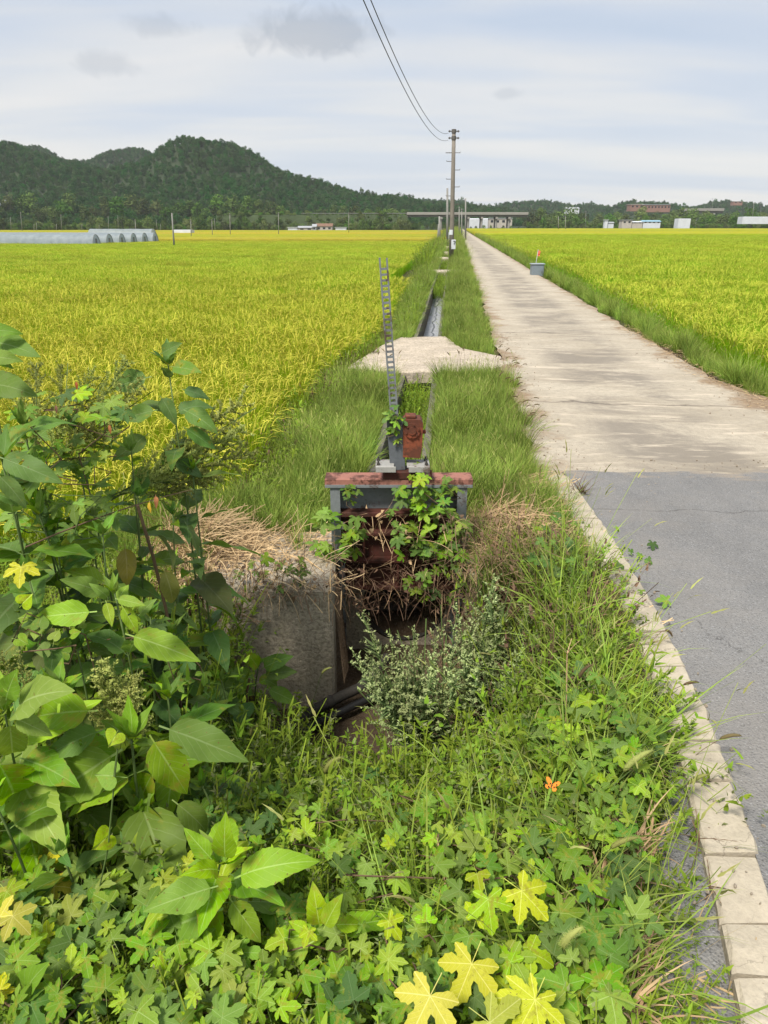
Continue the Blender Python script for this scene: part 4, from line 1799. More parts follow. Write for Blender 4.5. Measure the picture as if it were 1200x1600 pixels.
def main_pole():
    b = on(705, 407, -.05)
    tp = at(709.3, 205, b.y)
    t = thing('utility_pole', 'tall concrete utility pole with climbing bolts and white plate by the ditch', 'pole', (b.x, b.y, -.1))
    ax = (tp - b)
    mb = MB()
    mb.tube([b + ax * s for s in (0, .3, .6, 1.0)], [.135, .125, .112, .098], 16)
    mb.obj('shaft', M_POLE, t, smooth=True)
    q = 0
    for v in (237, 250, 263, 277, 289, 303, 316):
        f = (407 - v) / (407 - 205)
        p = b + ax * f
        s = -1 if q % 2 else 1
        mb = MB()
        mb.tube([p + Vector((s * .1, 0, 0)), p + Vector((s * .36, -.02, 0)), p + Vector((s * .37, -.02, .05))], .016, 6)
        if q == 0:
            mb.tube([p - Vector((s * .1, 0, 0)), p - Vector((s * .42, 0, 0))], .02, 6)
        mb.obj('step_bolt', M_PORC, t)
        q += 1
    for v in (205, 215):
        p = b + ax * ((407 - v) / 202)
        mb = MB()
        mb.tube([p + Vector((0, 0, -.09)), p + Vector((0, 0, .09))], .125, 16)
        band = mb.obj('band', M_PORC, t)
        for s in (-1, 1):
            mb = MB()
            mb.tube([p + Vector((s * .11, 0, 0)), p + Vector((s * .2, 0, 0)), p + Vector((s * .21, 0, .0)), p + Vector((s * .25, 0, 0)), p + Vector((s * .26, 0, 0)), p + Vector((s * .3, 0, 0))], [.025, .03, .06, .06, .03, .02], 10)
            mb.obj('insulator', M_PORC, band)
    p = tp
    mb = MB()
    mb.tube([p, p + Vector((0, 0, .10))], [.105, .05], 12)
    mb.obj('cap', M_PORC, t)
    # white panels low on the shaft
    p = at(708.5, 382, b.y - .24)
    mb = MB()
    mb.bbox((p.x, p.y, p.z), (.24, .07, .50), .015)
    pl = mb.obj('white_plate', M_WHITE, t)
    mb = MB()
    arc = [(math.cos(a) * .055, math.sin(a) * .055) for a in np.linspace(2.6, -1.2, 8)] + [(0, -.07), (0, -.09)]
    mb.tube([(p.x + .035 + x, p.y - .045, p.z + .13 + z) for x, z in arc], .018, 6)
    mb.box((p.x + .035, p.y - .045, p.z + .015), (.035, .02, .03))
    mb.obj('black_mark', M_BLACK, pl)
    p = at(706, 363, b.y - .2)
    mb = MB()
    mb.tube([(p.x, b.y, p.z - .13), (p.x, b.y, p.z + .13)], .134, 16)
    mb.obj('white_band', M_WHITE, t)
    return b, tp


POLE_B, POLE_T = main_pole()


def plain_pole(u, vb, vt, zg, label, lean=0, r=.12, Y=None, group=None, arm=True):
    b = on(u, vb, zg) if Y is None else at(u, vb, Y)
    b.z = min(b.z, zg) if Y is None else b.z
    tp = at(u + lean, vt, b.y)
    t = thing('utility_pole', label, 'pole', b, group)
    mb = MB()
    mb.tube([b, b.lerp(tp, .5), tp], [r, r * .85, r * .68], 8)
    mb.obj('shaft', M_POLE_FAR if b.y > 60 else M_POLE, t, smooth=True)
    if arm:
        mb = MB()
        h = (tp - b).length
        mb.tube([tp + Vector((-.1 * h * .8, -.1, -.04 * h)), tp + Vector((.1 * h * .8, -.1, -.04 * h))], r * .35, 5)
        mb.obj('cross_arm', M_PORC, t)
    return t


plain_pole(699, 384, 294, -.1, 'pole standing just left behind the tall utility pole', 0, .13, arm=False)
plain_pole(727.5, 376, 310, -.1, 'pole at the right side of the farm road beyond the tall pole', 0, .12, arm=False)
plain_pole(721.5, 373, 326, -.1, 'short pole at the roadside seen right of the white plate', 0, .10)
plain_pole(717.5, 371, 323, -.1, 'pole at the roadside seen close right of the tall pole shaft', 0, .12)
plain_pole(687, 379, 338, -.1, 'darker right one of the paired poles left of the ditch', -.5, .14, arm=False)
plain_pole(684, 378, 350, -.1, 'shorter left one of the paired poles left of the ditch', 1.5, .12, arm=False)
plain_pole(272.5, 389, 333, -.8, 'slightly leaning wooden pole standing out in the left rice', -4, .11, arm=False)
plain_pole(53, 386, 367, -1.15, 'short leaning stake in front of the plastic tunnels', -3, .09, arm=False)
G = 'distant poles across the plain'
for (u, vb, vt, lean) in ((18, 363, 339, -2), (35, 364, 331, -3), (53, 364, 350, 0), (57, 363, 348, 0), (88, 363, 350, 0), (97, 363, 335, -2), (128, 363, 350, 0), (155, 363, 351, 0), (170, 362, 338, -1),
                          (185, 362, 336, -1), (213, 373, 343, -2), (246, 362, 343, -2), (251, 362, 350, 0), (299, 374, 343, -1), (332, 372, 343, -1), (336, 362, 341, -1), (360, 371, 333, -1), (394, 361, 353, 0),
                          (435.5, 370, 332, -.5), (545, 367, 332, 0), (523, 359, 338, 0), (569, 360, 345, 0), (578, 361, 344, 0), (625, 358, 333, 0), (639, 359, 346, 0)):
    zn = ('behind the plastic tunnels' if u < 250 else 'between the plastic tunnels and the farm houses' if u < 450 else 'between the farm houses and the bridge')
    sz = 'tall thin pale pole ' if vb - vt > 24 else 'short thin pale pole '
    plain_pole(u, vb, vt, -1.22, sz + 'far off ' + zn, lean, .10, group=sz.strip() + 's ' + zn, arm=(vb - vt) > 24)
for (u, vb, vt, lean) in ((872.5, 361.5, 338, 0), (883.5, 361.5, 338, 0), (915, 358.5, 330, .5), (835, 356, 341, 0), (895, 356, 339, 0), (908, 356, 340, 0), (1059, 357, 329, 1), (1119, 357, 327, 1), (1174, 358, 317, 4),
                          (1188, 355, 320, 1), (965, 355, 336, 0), (985, 355, 327, 0), (1010, 355, 326, 0), (1037, 355, 325, 0), (1100, 356, 321, 1), (1113, 356, 309, 0), (1146, 356, 335, 0), (1199, 356, 348, 0)):
    zn = ('just right of the road bridge' if u < 925 else 'among the sheds across the right field' if u < 1060 else 'near the far right plastic tunnels')
    sz = 'tall thin pale pole ' if vb - vt > 24 else 'short thin pale pole '
    plain_pole(u, vb, vt, -.4, sz + zn, lean, .13, group=sz.strip() + 's ' + zn, arm=(vb - vt) > 24)

# white marker post and striped guard near the tall pole
mb = MB()
p = on(700.5, 378, -.05)
mb.bbox((p.x, p.y, .45), (.16, .10, 1.15), .02)
tag(mb.obj('marker_post', M_WHITE), 'slim white marker post left of the tall pole', 'post')
p = on(689, 383, -.05)
t = thing('striped_guard', 'yellow and black striped guard bar beside the ditch slabs', 'guard bar', p)
mb = MB()
mb.bbox((p.x - .25, p.y, .30), (.09, .09, .75), .01)
mb.bbox((p.x + .55, p.y, .30), (.09, .09, .75), .01)
mb.obj('post', M_YEL, t)
for q in range(6):
    mb = MB()
    mb.box((p.x - .2 + .14 * q, p.y - .02, .42 + .05 * q), (.142, .06, .14))
    mb.obj('stripe', M_YEL if q % 2 else M_BLACK, t)


# overhead wires: from the pole top back over the camera's left
def wire(p0, p1, sag, label, end=1.0):
    pts = []
    for k in range(41):
        s = k / 40 * end
        p = p0 + (p1 - p0) * s
        p.z -= sag * 4 * s * (1 - s)
        pts.append(p)
    mb = MB()
    mb.tube(pts, .0085, 6)
    tag(mb.obj('overhead_wire', M_BLACK), label, 'wire', 'overhead wires')


wp = POLE_B + (POLE_T - POLE_B) * ((407 - 208) / 202)
wq = POLE_B + (POLE_T - POLE_B) * ((407 - 218) / 202)
wire(wp + Vector((-.3, 0, 0)), Vector((-2.95, -6.87, 7.72)), 1.857, 'upper overhead wire curving from the pole top to the upper frame edge')
wire(wq + Vector((-.3, 0, 0)), Vector((-2.29, -2.06, 6.60)), 1.477, 'lower overhead wire curving from the pole top to the upper frame edge', 1.11)

# ------------------------------------------------------------------ roadside box with marker flag
M_BOX = simple('box_grey_blue', (.19, .225, .25), .15, 5, .55, .1, .003)
M_ORANGE = simple('orange_flag', (.75, .16, .08), .15, 9, .7, 0)
p = on(838, 432, -.05)
t = thing('control_box', 'grey-blue metal box on the field edge right of the road', 'box', (p.x + .05, p.y, -.25))
mb = MB()
mb.bbox((p.x + .05, p.y + .22, .09), (.46, .42, .60), .012)
mb.obj('cabinet', M_BOX, t)
mb = MB()
mb.bbox((p.x + .05, p.y + .22, .405), (.52, .48, .035), .01)
mb.obj('lid', simple('box_lid', (.30, .34, .37), .12, 5, .5, 0), t)
mb = MB()
mb.bbox((p.x + .05, p.y + .005, .11), (.38, .012, .46), .004)
dr = mb.obj('door', M_BOX, t)
mb = MB()
mb.bbox((p.x + .2, p.y - .008, .12), (.02, .02, .07), .004)
mb.obj('handle', M_PORC, dr)
f0 = at(837.5, 411, p.y + .9)
f1 = at(841, 390, p.y + .9)
t = thing('marker_flag', 'small orange and white flag on a stick behind the grey box', 'flag', (f0.x, f0.y, -.3))
mb = MB()
mb.tube([(f0.x - .08, f0.y, -.35), f0, f1], .011, 6)
mb.obj('stick', M_WHITE, t)
mb = MB()
d = (f1 - f0)
vs, fs = [], []
for k in range(5):
    q = f0 + d * (.55 + .1 * k)
    vs += [q + Vector((.0, .0, 0)), q + Vector((.10, .015 * math.sin(k * 2), -.02))]
for k in range(4):
    fs.append((2 * k, 2 * k + 1, 2 * k + 3, 2 * k + 2))
mb.add(vs, fs)
mb.obj('pennant', M_ORANGE, t)

# ------------------------------------------------------------------ vegetation: materials
def leaf_mat(name='leaf', gloss=.48):
    m = Mat(name, gloss, .24)
    oi = m.N('ShaderNodeObjectInfo')
    c, rnd = oi.outputs['Color'], oi.outputs['Random']
    r2 = m.math('FRACT', m.math('MULTIPLY', rnd, 13.7))
    c = m.hsv(c, m.math('ADD', .485, m.math('MULTIPLY', rnd, .03)), m.math('ADD', .85, m.math('MULTIPLY', r2, .2)), m.math('ADD', .78, m.math('MULTIPLY', r2, .45)))
    uvn = m.N('ShaderNodeUVMap')
    s = m.sep(uvn.outputs[0])
    du = m.math('ABSOLUTE', m.math('SUBTRACT', s[0], .5))
    mid = m.ramp(du, [(.012, .75), (.035, 0)])
    side = m.math('ABSOLUTE', m.math('SUBTRACT', m.math('FRACT', m.math('MULTIPLY', m.math('SUBTRACT', s[1], m.math('MULTIPLY', du, .55)), 8.0)), .5))
    sv = m.ramp(side, [(.0, .38), (.09, 0)])
    vein = m.math('MAXIMUM', mid, sv)
    pale = m.hsv(c, .49, .75, 1.55)
    vec = m.coord('Object')
    n1 = m.noise(9, 5, vec, .6)
    n2 = m.noise(55, 4, vec, .6)
    cc = m.mix(m.ramp(n1, [(.35, .35), (.65, 0)]), c, m.hsv(c, .515, 1.05, .72))
    cc = m.mix(m.math('MULTIPLY', vein, .75), cc, pale)
    # insect specks and scorched blotches
    sp = m.noise(22, 3, m.mapped(vec, loc=(5, 3, 1)), .5)
    cc = m.mix(m.ramp(sp, [(.68, 0), (.72, .85)]), cc, (.16, .10, .03))
    bl = m.math('ADD', m.noise(3.5, 5, m.mapped(vec, loc=(2, 8, 1)), .65), m.math('MULTIPLY', r2, .16))
    cc = m.mix(m.ramp(bl, [(.68, 0), (.82, .8)]), cc, (.30, .26, .03))
    em = m.math('ADD', m.math('MULTIPLY', m.math('POWER', m.math('MULTIPLY', du, 2.0), 3.0), .4), m.math('MULTIPLY', m.noise(12, 4, m.mapped(vec, loc=(1, 1, 6)), .6), m.math('ADD', .55, m.math('MULTIPLY', r2, .45))))
    cc = m.mix(m.ramp(em, [(.82, 0), (.94, .8)]), cc, (.20, .13, .03))
    m.col(cc)
    m.bump(m.math('ADD', m.math('MULTIPLY', n2, .35), m.math('MULTIPLY', vein, -.6)), .35, .006)
    m.rough(m.math('ADD', gloss - .08, m.math('MULTIPLY', n1, .3)))
    m.translucent(m.hsv(cc, .49, 1.05, 1.25), .30)
    return m.m


def grass_mat(name, c1, c2, tip, trans=.3):
    m = Mat(name, .75, .1)
    rnd = m.N('ShaderNodeObjectInfo').outputs['Random']
    s = m.sep(m.N('ShaderNodeUVMap').outputs[0])
    isl = m.N('ShaderNodeNewGeometry').outputs['Random Per Island']
    c = m.mix(isl, c1, c2)
    c = m.hsv(c, m.math('ADD', .485, m.math('MULTIPLY', rnd, .03)), 1.0, m.math('ADD', .72, m.math('MULTIPLY', rnd, .5)))
    c = m.mix(m.math('MULTIPLY', m.math('POWER', s[1], 2.0), .55), c, tip)
    pn = m.noise(1.1, 4, m.geo(), .6)
    c = m.hsv(c, .5, 1.0, m.ramp(pn, [(.3, .66), (.7, 1.22)]))
    m.col(c)
    m.translucent(c, trans)
    return m.m


M_LEAF = leaf_mat('leaf')
M_STEM = simple('green_stem', (.10, .15, .04), .3, 12, .7, 0)
M_STEM_R = simple('reddish_stem', (.14, .09, .05), .3, 12, .8, 0)
M_GRASS = grass_mat('verge_grass', (.20, .33, .040), (.33, .46, .075), (.48, .50, .14))
M_GRASS2 = grass_mat('coarse_grass', (.13, .23, .03), (.21, .31, .055), (.34, .33, .10))
M_DRY = grass_mat('dry_straw', (.46, .30, .15), (.68, .50, .28), (.62, .45, .25), .1)
M_DEAD = grass_mat('dead_weed', (.12, .07, .045), (.22, .14, .085), (.25, .17, .11), .1)
M_HEAD = grass_mat('foxtail_bristle', (.30, .33, .08), (.40, .40, .13), (.46, .42, .18), .3)
M_HEADB = grass_mat('brown_bristle', (.17, .13, .06), (.24, .18, .09), (.30, .22, .12), .3)
M_FLOWER = grass_mat('pale_flower', (.38, .47, .17), (.54, .60, .28), (.56, .60, .30), .25)
M_WEEDS = grass_mat('weed_leaf', (.15, .265, .022), (.28, .41, .036), (.38, .44, .06), .3)
M_FLOWER2 = grass_mat('yellowish_flower', (.40, .46, .10), (.56, .60, .19), (.58, .60, .20), .3)
M_SEED = grass_mat('weed_seed', (.17, .22, .07), (.27, .30, .12), (.28, .29, .12), .25)
M_DRYLEAF = leaf_mat('dry_leaf', .8)

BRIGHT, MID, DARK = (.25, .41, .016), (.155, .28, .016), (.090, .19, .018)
YELLOW, YGREEN, BROWN, OLIVE = (.64, .54, .006), (.33, .43, .010), (.22, .15, .06), (.15, .19, .035)
BLUEG = (.125, .235, .035)


# ------------------------------------------------------------------ leaf shapes (unit length along +Y, face up +Z)
def ovate(rg, W=.40, droop=.6, fold=.22, peak=.62, pet=.10, serr=.028, rows=21, holes=0, tail=1.25):
    V, F, U = [], [], []
    cols = (-1, -.5, 0, .5, 1)
    y = z = 0.0
    pts = []
    th = .15
    for r in range(rows):
        t = r / (rows - 1)
        pts.append((t, y, z, th))
        st = (1 - pet) / (rows - 1)
        th2 = .15 - droop * t
        y += math.cos(th2) * st
        z += math.sin(th2) * st
    tw = rg.normal(0, .12)
    ph = rg.uniform(0, 6)
    for r, (t, y, z, _) in enumerate(pts):
        w = W / 2 * (math.sin(pi * min(1, t ** peak)) ** .85) * (1 - .25 * max(0, t - .6) * tail) if 0 < t < 1 else 0
        if 0 < r < rows - 1:
            w *= 1 + serr * (1 if r % 2 else -1)
        for c in cols:
            f = fold * abs(c) * w + .05 * math.sin(t * 11 + ph + c * 2) * abs(c) * w * 4
            V.append((c * w + tw * t * t * .5, pet + y, z + f + c * w * tw))
            U.append((.5 + c * .5, t))
    n = len(cols)
    bad = set()
    for _ in range(holes):
        bad.add((rg.integers(3, rows - 4), rg.integers(0, 4)))
    for r in range(rows - 1):
        for c in range(n - 1):
            if (r, c) in bad:
                continue
            q = r * n + c
            F.append((q, q + 1, q + n + 1, q + n))
    o = len(V)
    V += [(-.010, -.01, -.02), (.010, -.01, -.02), (.009, pet + .02, 0), (-.009, pet + .02, 0)]
    U += [(.5, 0)] * 4
    F.append((o, o + 1, o + 2, o + 3))
    return rawmesh('leaf', V, F, M_LEAF, U)


def palmate(rg, nl=5, cup=.25, width=1.0):   # palmate hop leaf, toothed
    V, F, U = [(0, 0, 0)], [], [(.5, 0)]
    if nl == 5:
        ang, ln = [-118, -60, 0, 60, 118], [.60, .88, 1.0, .88, .60]
    elif nl == 7:
        ang, ln = [-135, -90, -45, 0, 45, 90, 135], [.5, .75, .93, 1.0, .93, .75, .5]
    else:
        ang, ln = [-75, 0, 75], [.75, 1.0, .75]
    ang = [math.radians(a + rg.normal(0, 4)) for a in ang]
    ln = [l * rg.uniform(.9, 1.08) for l in ln]
    sp = (ang[-1] - ang[0]) / (nl - 1)

    def P(r, a):
        x, y = r * math.sin(a), r * math.cos(a)
        return (x, y)
    sin_pts = []
    for i in range(nl + 1):
        a = ang[0] - sp * .62 if i == 0 else ang[-1] + sp * .62 if i == nl else (ang[i - 1] + ang[i]) / 2
        r = (.16 if i in (0, nl) else .36) * rg.uniform(.85, 1.15)
        p = P(r, a)
        sin_pts.append(len(V))
        V.append((p[0], p[1], .02 - cup * r * r))
        U.append((0.0, .35))
    wd = .245 * width * (1.0 if nl == 5 else .78 if nl == 7 else 1.25)
    ph = rg.uniform(0, 6)
    for i in range(nl):
        a, L = ang[i], ln[i]
        ca, sa = math.cos(a), math.sin(a)

        def Q(al, b, dz=0):
            x = sa * al + ca * b
            y = ca * al - sa * b
            r = math.hypot(x, y)
            V.append((x, y, dz - cup * r * r * (1 + .3 * math.sin(ph + i * 2))))
            U.append((.5 + b / (2 * wd), al / L))
            return len(V) - 1
        dr = rg.uniform(-.05, .22)          # each lobe droops and curls by itself
        st = (.45, .56, .66, .76, .85, .93)
        prof = (.80, .97, 1.0, .86, .60, .30)
        mids, es = [], ([], [])
        for j, f in enumerate(st):
            mids.append(Q(f * L, 0, -.018 - dr * (f - .4) ** 2))
        T = Q(L, 0, -dr * .36)
        for sd_i, sg in ((0, -1), (1, 1)):
            for j, f in enumerate(st):
                tooth = 1.10 if j % 2 else .93
                es[sd_i].append(Q((f + (.02 if j % 2 else -.01)) * L, sg * wd * L * prof[j] * tooth * rg.uniform(.93, 1.07), .05 * prof[j] - dr * (f - .4) ** 2 + rg.normal(0, .008)))
        sl, sr = sin_pts[i], sin_pts[i + 1]
        F += [(0, mids[0], es[0][0], sl), (0, sr, es[1][0], mids[0])]
        for j in range(5):
            F += [(mids[j], mids[j + 1], es[0][j + 1], es[0][j]), (mids[j], es[1][j], es[1][j + 1], mids[j + 1])]
        F += [(mids[5], T, es[0][5]), (mids[5], es[1][5], T)]
    o = len(V)
    V += [(-.010, -.55, -.30), (.010, -.55, -.30), (.010, .02, .0), (-.010, .02, .0)]
    U += [(.5, 0)] * 4
    F.append((o, o + 1, o + 2, o + 3))
    return rawmesh('leaf', V, F, M_LEAF, U)


def heart(rg, cup=.2):
    n = 22
    V, F, U = [(0, .05, 0)], [], [(.5, 0)]
    for ring in (.55, 1.0):
        for k in range(n):
            t = 2 * pi * k / n
            x = 16 * math.sin(t) ** 3 / 32
            y = -(13 * math.cos(t) - 5 * math.cos(2 * t) - 2 * math.cos(3 * t) - math.cos(4 * t)) / 32
            x, y = x * ring, .05 + (y + .02) * ring + .12 * (1 - ring)
            V.append((x, y, abs(x) * .15 - cup * (x * x + y * y) + .02 * math.sin(5 * t)))
            U.append((.5 + x, min(1, max(0, y + .3))))
    for k in range(n):
        k2 = (k + 1) % n
        F.append((0, 1 + k, 1 + k2))
        F.append((1 + k, 1 + n + k, 1 + n + k2, 1 + k2))
    o = len(V)
    V += [(-.012, -.5, -.35), (.012, -.5, -.35), (.012, .06, 0), (-.012, .06, 0)]
    U += [(.5, 0)] * 4
    F.append((o, o + 1, o + 2, o + 3))
    return rawmesh('leaf', V, F, M_LEAF, U)


vrg = np.random.default_rng(404)
OV = [ovate(vrg, vrg.uniform(.36, .46), d, vrg.uniform(.1, .3), holes=h) for d, h in ((.2, 0), (.5, 0), (.9, 0), (1.2, 0), (.4, 1), (.7, 0), (.35, 0), (1.0, 1), (1.4, 0), (.6, 0))]
OVN = [ovate(vrg, vrg.uniform(.26, .32), d, .2, .6) for d in (.3, .7, 1.1)]      # narrower
OVY = [ovate(vrg, vrg.uniform(.34, .42), d, .35, .6, pet=.04) for d in (-.3, .0, .3)]   # young, upright
PA = [palmate(vrg, 5, c) for c in (.1, .2, .3, .42, .25, .15)] + [palmate(vrg, 7, c) for c in (.15, .3)] + [palmate(vrg, 3, c) for c in (.15, .3)]
HE = [heart(vrg, c) for c in (.1, .2, .35)]


def basis(pos, az, el, roll, s):
    """leaf matrix: +Y goes out along azimuth az (0 = +Y, clockwise to +X) raised by el"""
    return Matrix.Translation(pos) @ Matrix.Rotation(-az, 4, 'Z') @ Matrix.Rotation(el, 4, 'X') @ Matrix.Rotation(roll, 4, 'Y') @ Matrix.Diagonal((s, s, s, 1))


def leaf(parent, mesh_, M, col, name='leaf'):
    o = bpy.data.objects.new(name, mesh_)
    o.parent = parent
    o.matrix_basis = Matrix.Translation(-parent.location) @ M
    o.color = (*col, 1)
    C.objects.link(o)
    return o


def jit(c, k=.12):
    f = R.uniform(1 - k * 2, 1 + k)
    return tuple(max(0.004, x * f * R.uniform(1 - k * .5, 1 + k * .5)) for x in c)


def curve_pts(a, b, bow, n=7):
    pts = []
    for k in range(n):
        s = k / (n - 1)
        pts.append(a.lerp(b, s) + bow * (4 * s * (1 - s)))
    return pts


def samp(pts, f):
    f = min(max(f, 0), .9999) * (len(pts) - 1)
    i = int(f)
    return pts[i].lerp(pts[i + 1], f - i)


def broadleaf(name, label, top, base_off, npairs, L, col, col2=None, f0=.3, group=None, meshes=None, top_n=5, stem_r=.006, droopy=0.0, cat='weed', az0=None, young=True):
    bx, by = top.x + base_off[0], top.y + base_off[1]
    base = Vector((bx, by, float(zt(bx, by)) - .02))
    t = thing(name, label, cat, base, group)
    pts = curve_pts(base, top, Vector((R.uniform(-.05, .05), R.uniform(-.04, .04), 0)))
    mb = MB()
    mb.tube(pts, [stem_r * (1 - .55 * k / 6) for k in range(7)], 7)
    mb.obj('stem', M_STEM, t, smooth=True)
    az = az0 if az0 is not None else R.uniform(0, 6.28)
    for i in range(npairs):
        f = f0 + (0.97 - f0) * i / max(1, npairs - 1)
        p = samp(pts, f)
        fr = i / max(1, npairs - 1)
        s = L * (.75 + .45 * math.sin(pi * min(1, fr * .8 + .12)) - .45 * max(0, fr - .6) / .4)
        for k in (0, 1):
            if R.random() < .06:
                continue
            a = az + k * pi + R.gauss(0, .25)
            el = -.35 - droopy + .95 * fr + R.gauss(0, .2)
            cc = jit(col if (col2 is None or R.random() < .55) else col2)
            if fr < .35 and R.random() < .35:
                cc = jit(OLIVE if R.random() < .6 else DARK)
            leaf(t, R.choice(meshes or OV), basis(p, a, el, R.gauss(0, .25), s * R.uniform(.82, 1.15)), cc)
        az += pi / 2 + R.gauss(0, .2)
    if young:
        for k in range(top_n):
            a = az + k * 2.4
            leaf(t, R.choice(OVY), basis(top - Vector((0, 0, .012)), a, R.uniform(.55, 1.15), R.gauss(0, .2), L * R.uniform(.28, .5)), jit(tuple(min(1, c * 1.2) for c in col)))
    return t


# ------------------------------------------------------------------ canopy of the weed mass round the pit
def canopy(x, y):
    x = np.asarray(x, float)
    y = np.asarray(y, float)
    mid = np.interp(y, [.6, 1.2, 1.7, 2.1, 2.5, 2.85, 3.2, 3.45], [.30, .20, .04, -.16, -.38, -.60, -.72, -.74])
    rt = np.interp(y, [.6, 1.5, 2.4, 3.0, 3.6, 4.3, 5.2], [.06, .18, .20, .22, .22, .18, .06])
    lt = np.interp(y, [.6, 1.2, 2.0, 2.8, 3.4, 4.2], [.06, .12, .16, .10, .05, .05])
    z = mid + (rt - mid) * sm(x, .38, .85)
    z = z + (lt - z) * sm(x, -.30, -1.05)
    z = z + .045 * wob(x * 2.2, y * 2.2)
    kx = verge_right(y)
    z = z - .22 * sm(x, kx - .22, kx + .02)
    return np.maximum(z, zt(x, y) + .02)


def hit(u, v, lift=0.0):
    lo = .5
    for k in range(600):
        Y = .5 + k * .012
        p = at(u, v, Y)
        if p.z < float(canopy(p.x, p.y)) + lift:
            return p
    return at(u, v, 4.5)


def vine(name, label, spots, size, cols, meshes=PA, group=None, cat='vine', stem=True, face=.55, root=None):
    """spots: list of points where leaves sit; cols: weighted palette"""
    base = min(spots, key=lambda p: p.z).copy()
    t = thing(name, label, cat, base, group)
    if stem and len(spots) > 3:
        rest = spots[:]
        cur = rest.pop(0)
        path = [cur]
        while rest:
            nx = min(rest, key=lambda p: (p - cur).length)
            if (nx - cur).length > .35:
                if len(path) > 2:
                    mb = MB()
                    mb.tube([p + Vector((R.uniform(-.01, .01), R.uniform(-.01, .01), -.035 - R.uniform(0, .03))) for p in path], .0022, 5)
                    mb.obj('stem', R.choice((M_STEM, M_STEM_R)), t)
                path = []
            rest.remove(nx)
            cur = nx
            path.append(cur)
        if len(path) > 2:
            mb = MB()
            mb.tube([p + Vector((0, 0, -.04)) for p in path], .0022, 5)
            mb.obj('stem', R.choice((M_STEM, M_STEM_R)), t)
    for p in spots:
        s = size * R.choice((.55, .7, .85, 1.0, 1.0, 1.15))
        a = R.uniform(0, 6.28)
        # turn the blade's face partly to the sky, partly to the open side (camera side)
        M = Matrix.Translation(p) @ Matrix.Rotation(face * R.uniform(.3, 1.3), 4, 'X') @ Matrix.Rotation(R.gauss(0, .3), 4, 'Y') @ Matrix.Rotation(a, 4, 'Z') @ Matrix.Diagonal((s, s, s, 1))
        leaf(t, R.choice(meshes), M, jit(R.choice(cols)))
    return t


def cloud(u, v, ru, rv, n, lift=(0, .06), Y=None, yj=.04):
    out = []
    k = 0
    while len(out) < n and k < n * 5:
        k += 1
        a, r = R.uniform(0, 6.28), math.sqrt(R.random())
        uu, vv = u + ru * r * math.cos(a), v + rv * r * math.sin(a)
        if uu > 1190 and Y is None:
            continue
        p = at(uu, vv, Y + R.gauss(0, yj)) if Y else hit(uu, vv, R.uniform(*lift))
        out.append(p)
    return out


# ------------------------------------------------------------------ grass on the banks
def tuft(rg, mat, n=26, L=(.14, .34), spread=.05, w=(.004, .008), lean=(.05, .5), curl=(.2, 1.2), heads=0, hmat=None, nseg=3):
    base = np.zeros((n, 3))
    az = rg.uniform(0, 6.28, n)
    rr = spread * np.sqrt(rg.random(n))
    base[:, 0], base[:, 1] = np.cos(az) * rr, np.sin(az) * rr
    parts = [(*blades(base, az + rg.normal(0, .7, n), rg.uniform(*L, n), rg.uniform(*lean, n), rg.uniform(*curl, n), rg.uniform(*w, n), nseg), 0)]
    mats = [mat]
    if heads:
        b = base[:heads]
        a2 = az[:heads]
        hl = rg.uniform(L[1] * .9, L[1] * 1.3, heads)
        parts.append((*blades(b, a2, hl, .1, .35, .0018, 3, 'flat'), 0))
        th = .1 + .35 * .5
        tip = b + np.stack([np.cos(a2) * np.sin(th) * hl, np.sin(a2) * np.sin(th) * hl, np.cos(th) * hl], 1)
        for tw in (0, 1.5):
            parts.append((*blades(tip - np.array([0, 0, .02]), a2, .06, .4, .8, .008, 5, 'grain', tw), 1))
        mats.append(hmat)
    V, F, U, MI = join(parts)
    return rawmesh('tuft', V, F, mats, U, MI)


grg = np.random.default_rng(909)
TUFTS = [tuft(grg, M_GRASS, 30) for _ in range(4)] + [tuft(grg, M_GRASS2, 26, (.18, .40)) for _ in range(2)] + [tuft(grg, M_GRASS, 20, (.16, .30), heads=4, hmat=M_HEAD) for _ in range(2)]
TUFTS_SHORT = [tuft(grg, M_GRASS, 24, (.06, .16), .05) for _ in range(3)]


def on_slab(x, y):
    s = (y > 9.45) & (y < 12.5) & (x > np.interp(y, [9.4, 11.7, 12.6], [-.62, .0, .25])) & (x < np.interp(y, [9.4, 10.6, 11.4, 12.6], [1.9, 1.75, 1.22, 1.08]))
    for yy, dy in ((30.6, 1.6), (43.2, 2.2), (52.5, 2.5), (66, 3), (86, 3.5)):
        c = ditch_x(yy)
        s |= (y > yy) & (y < yy + dy) & (np.abs(x - c) < .72)
    return s


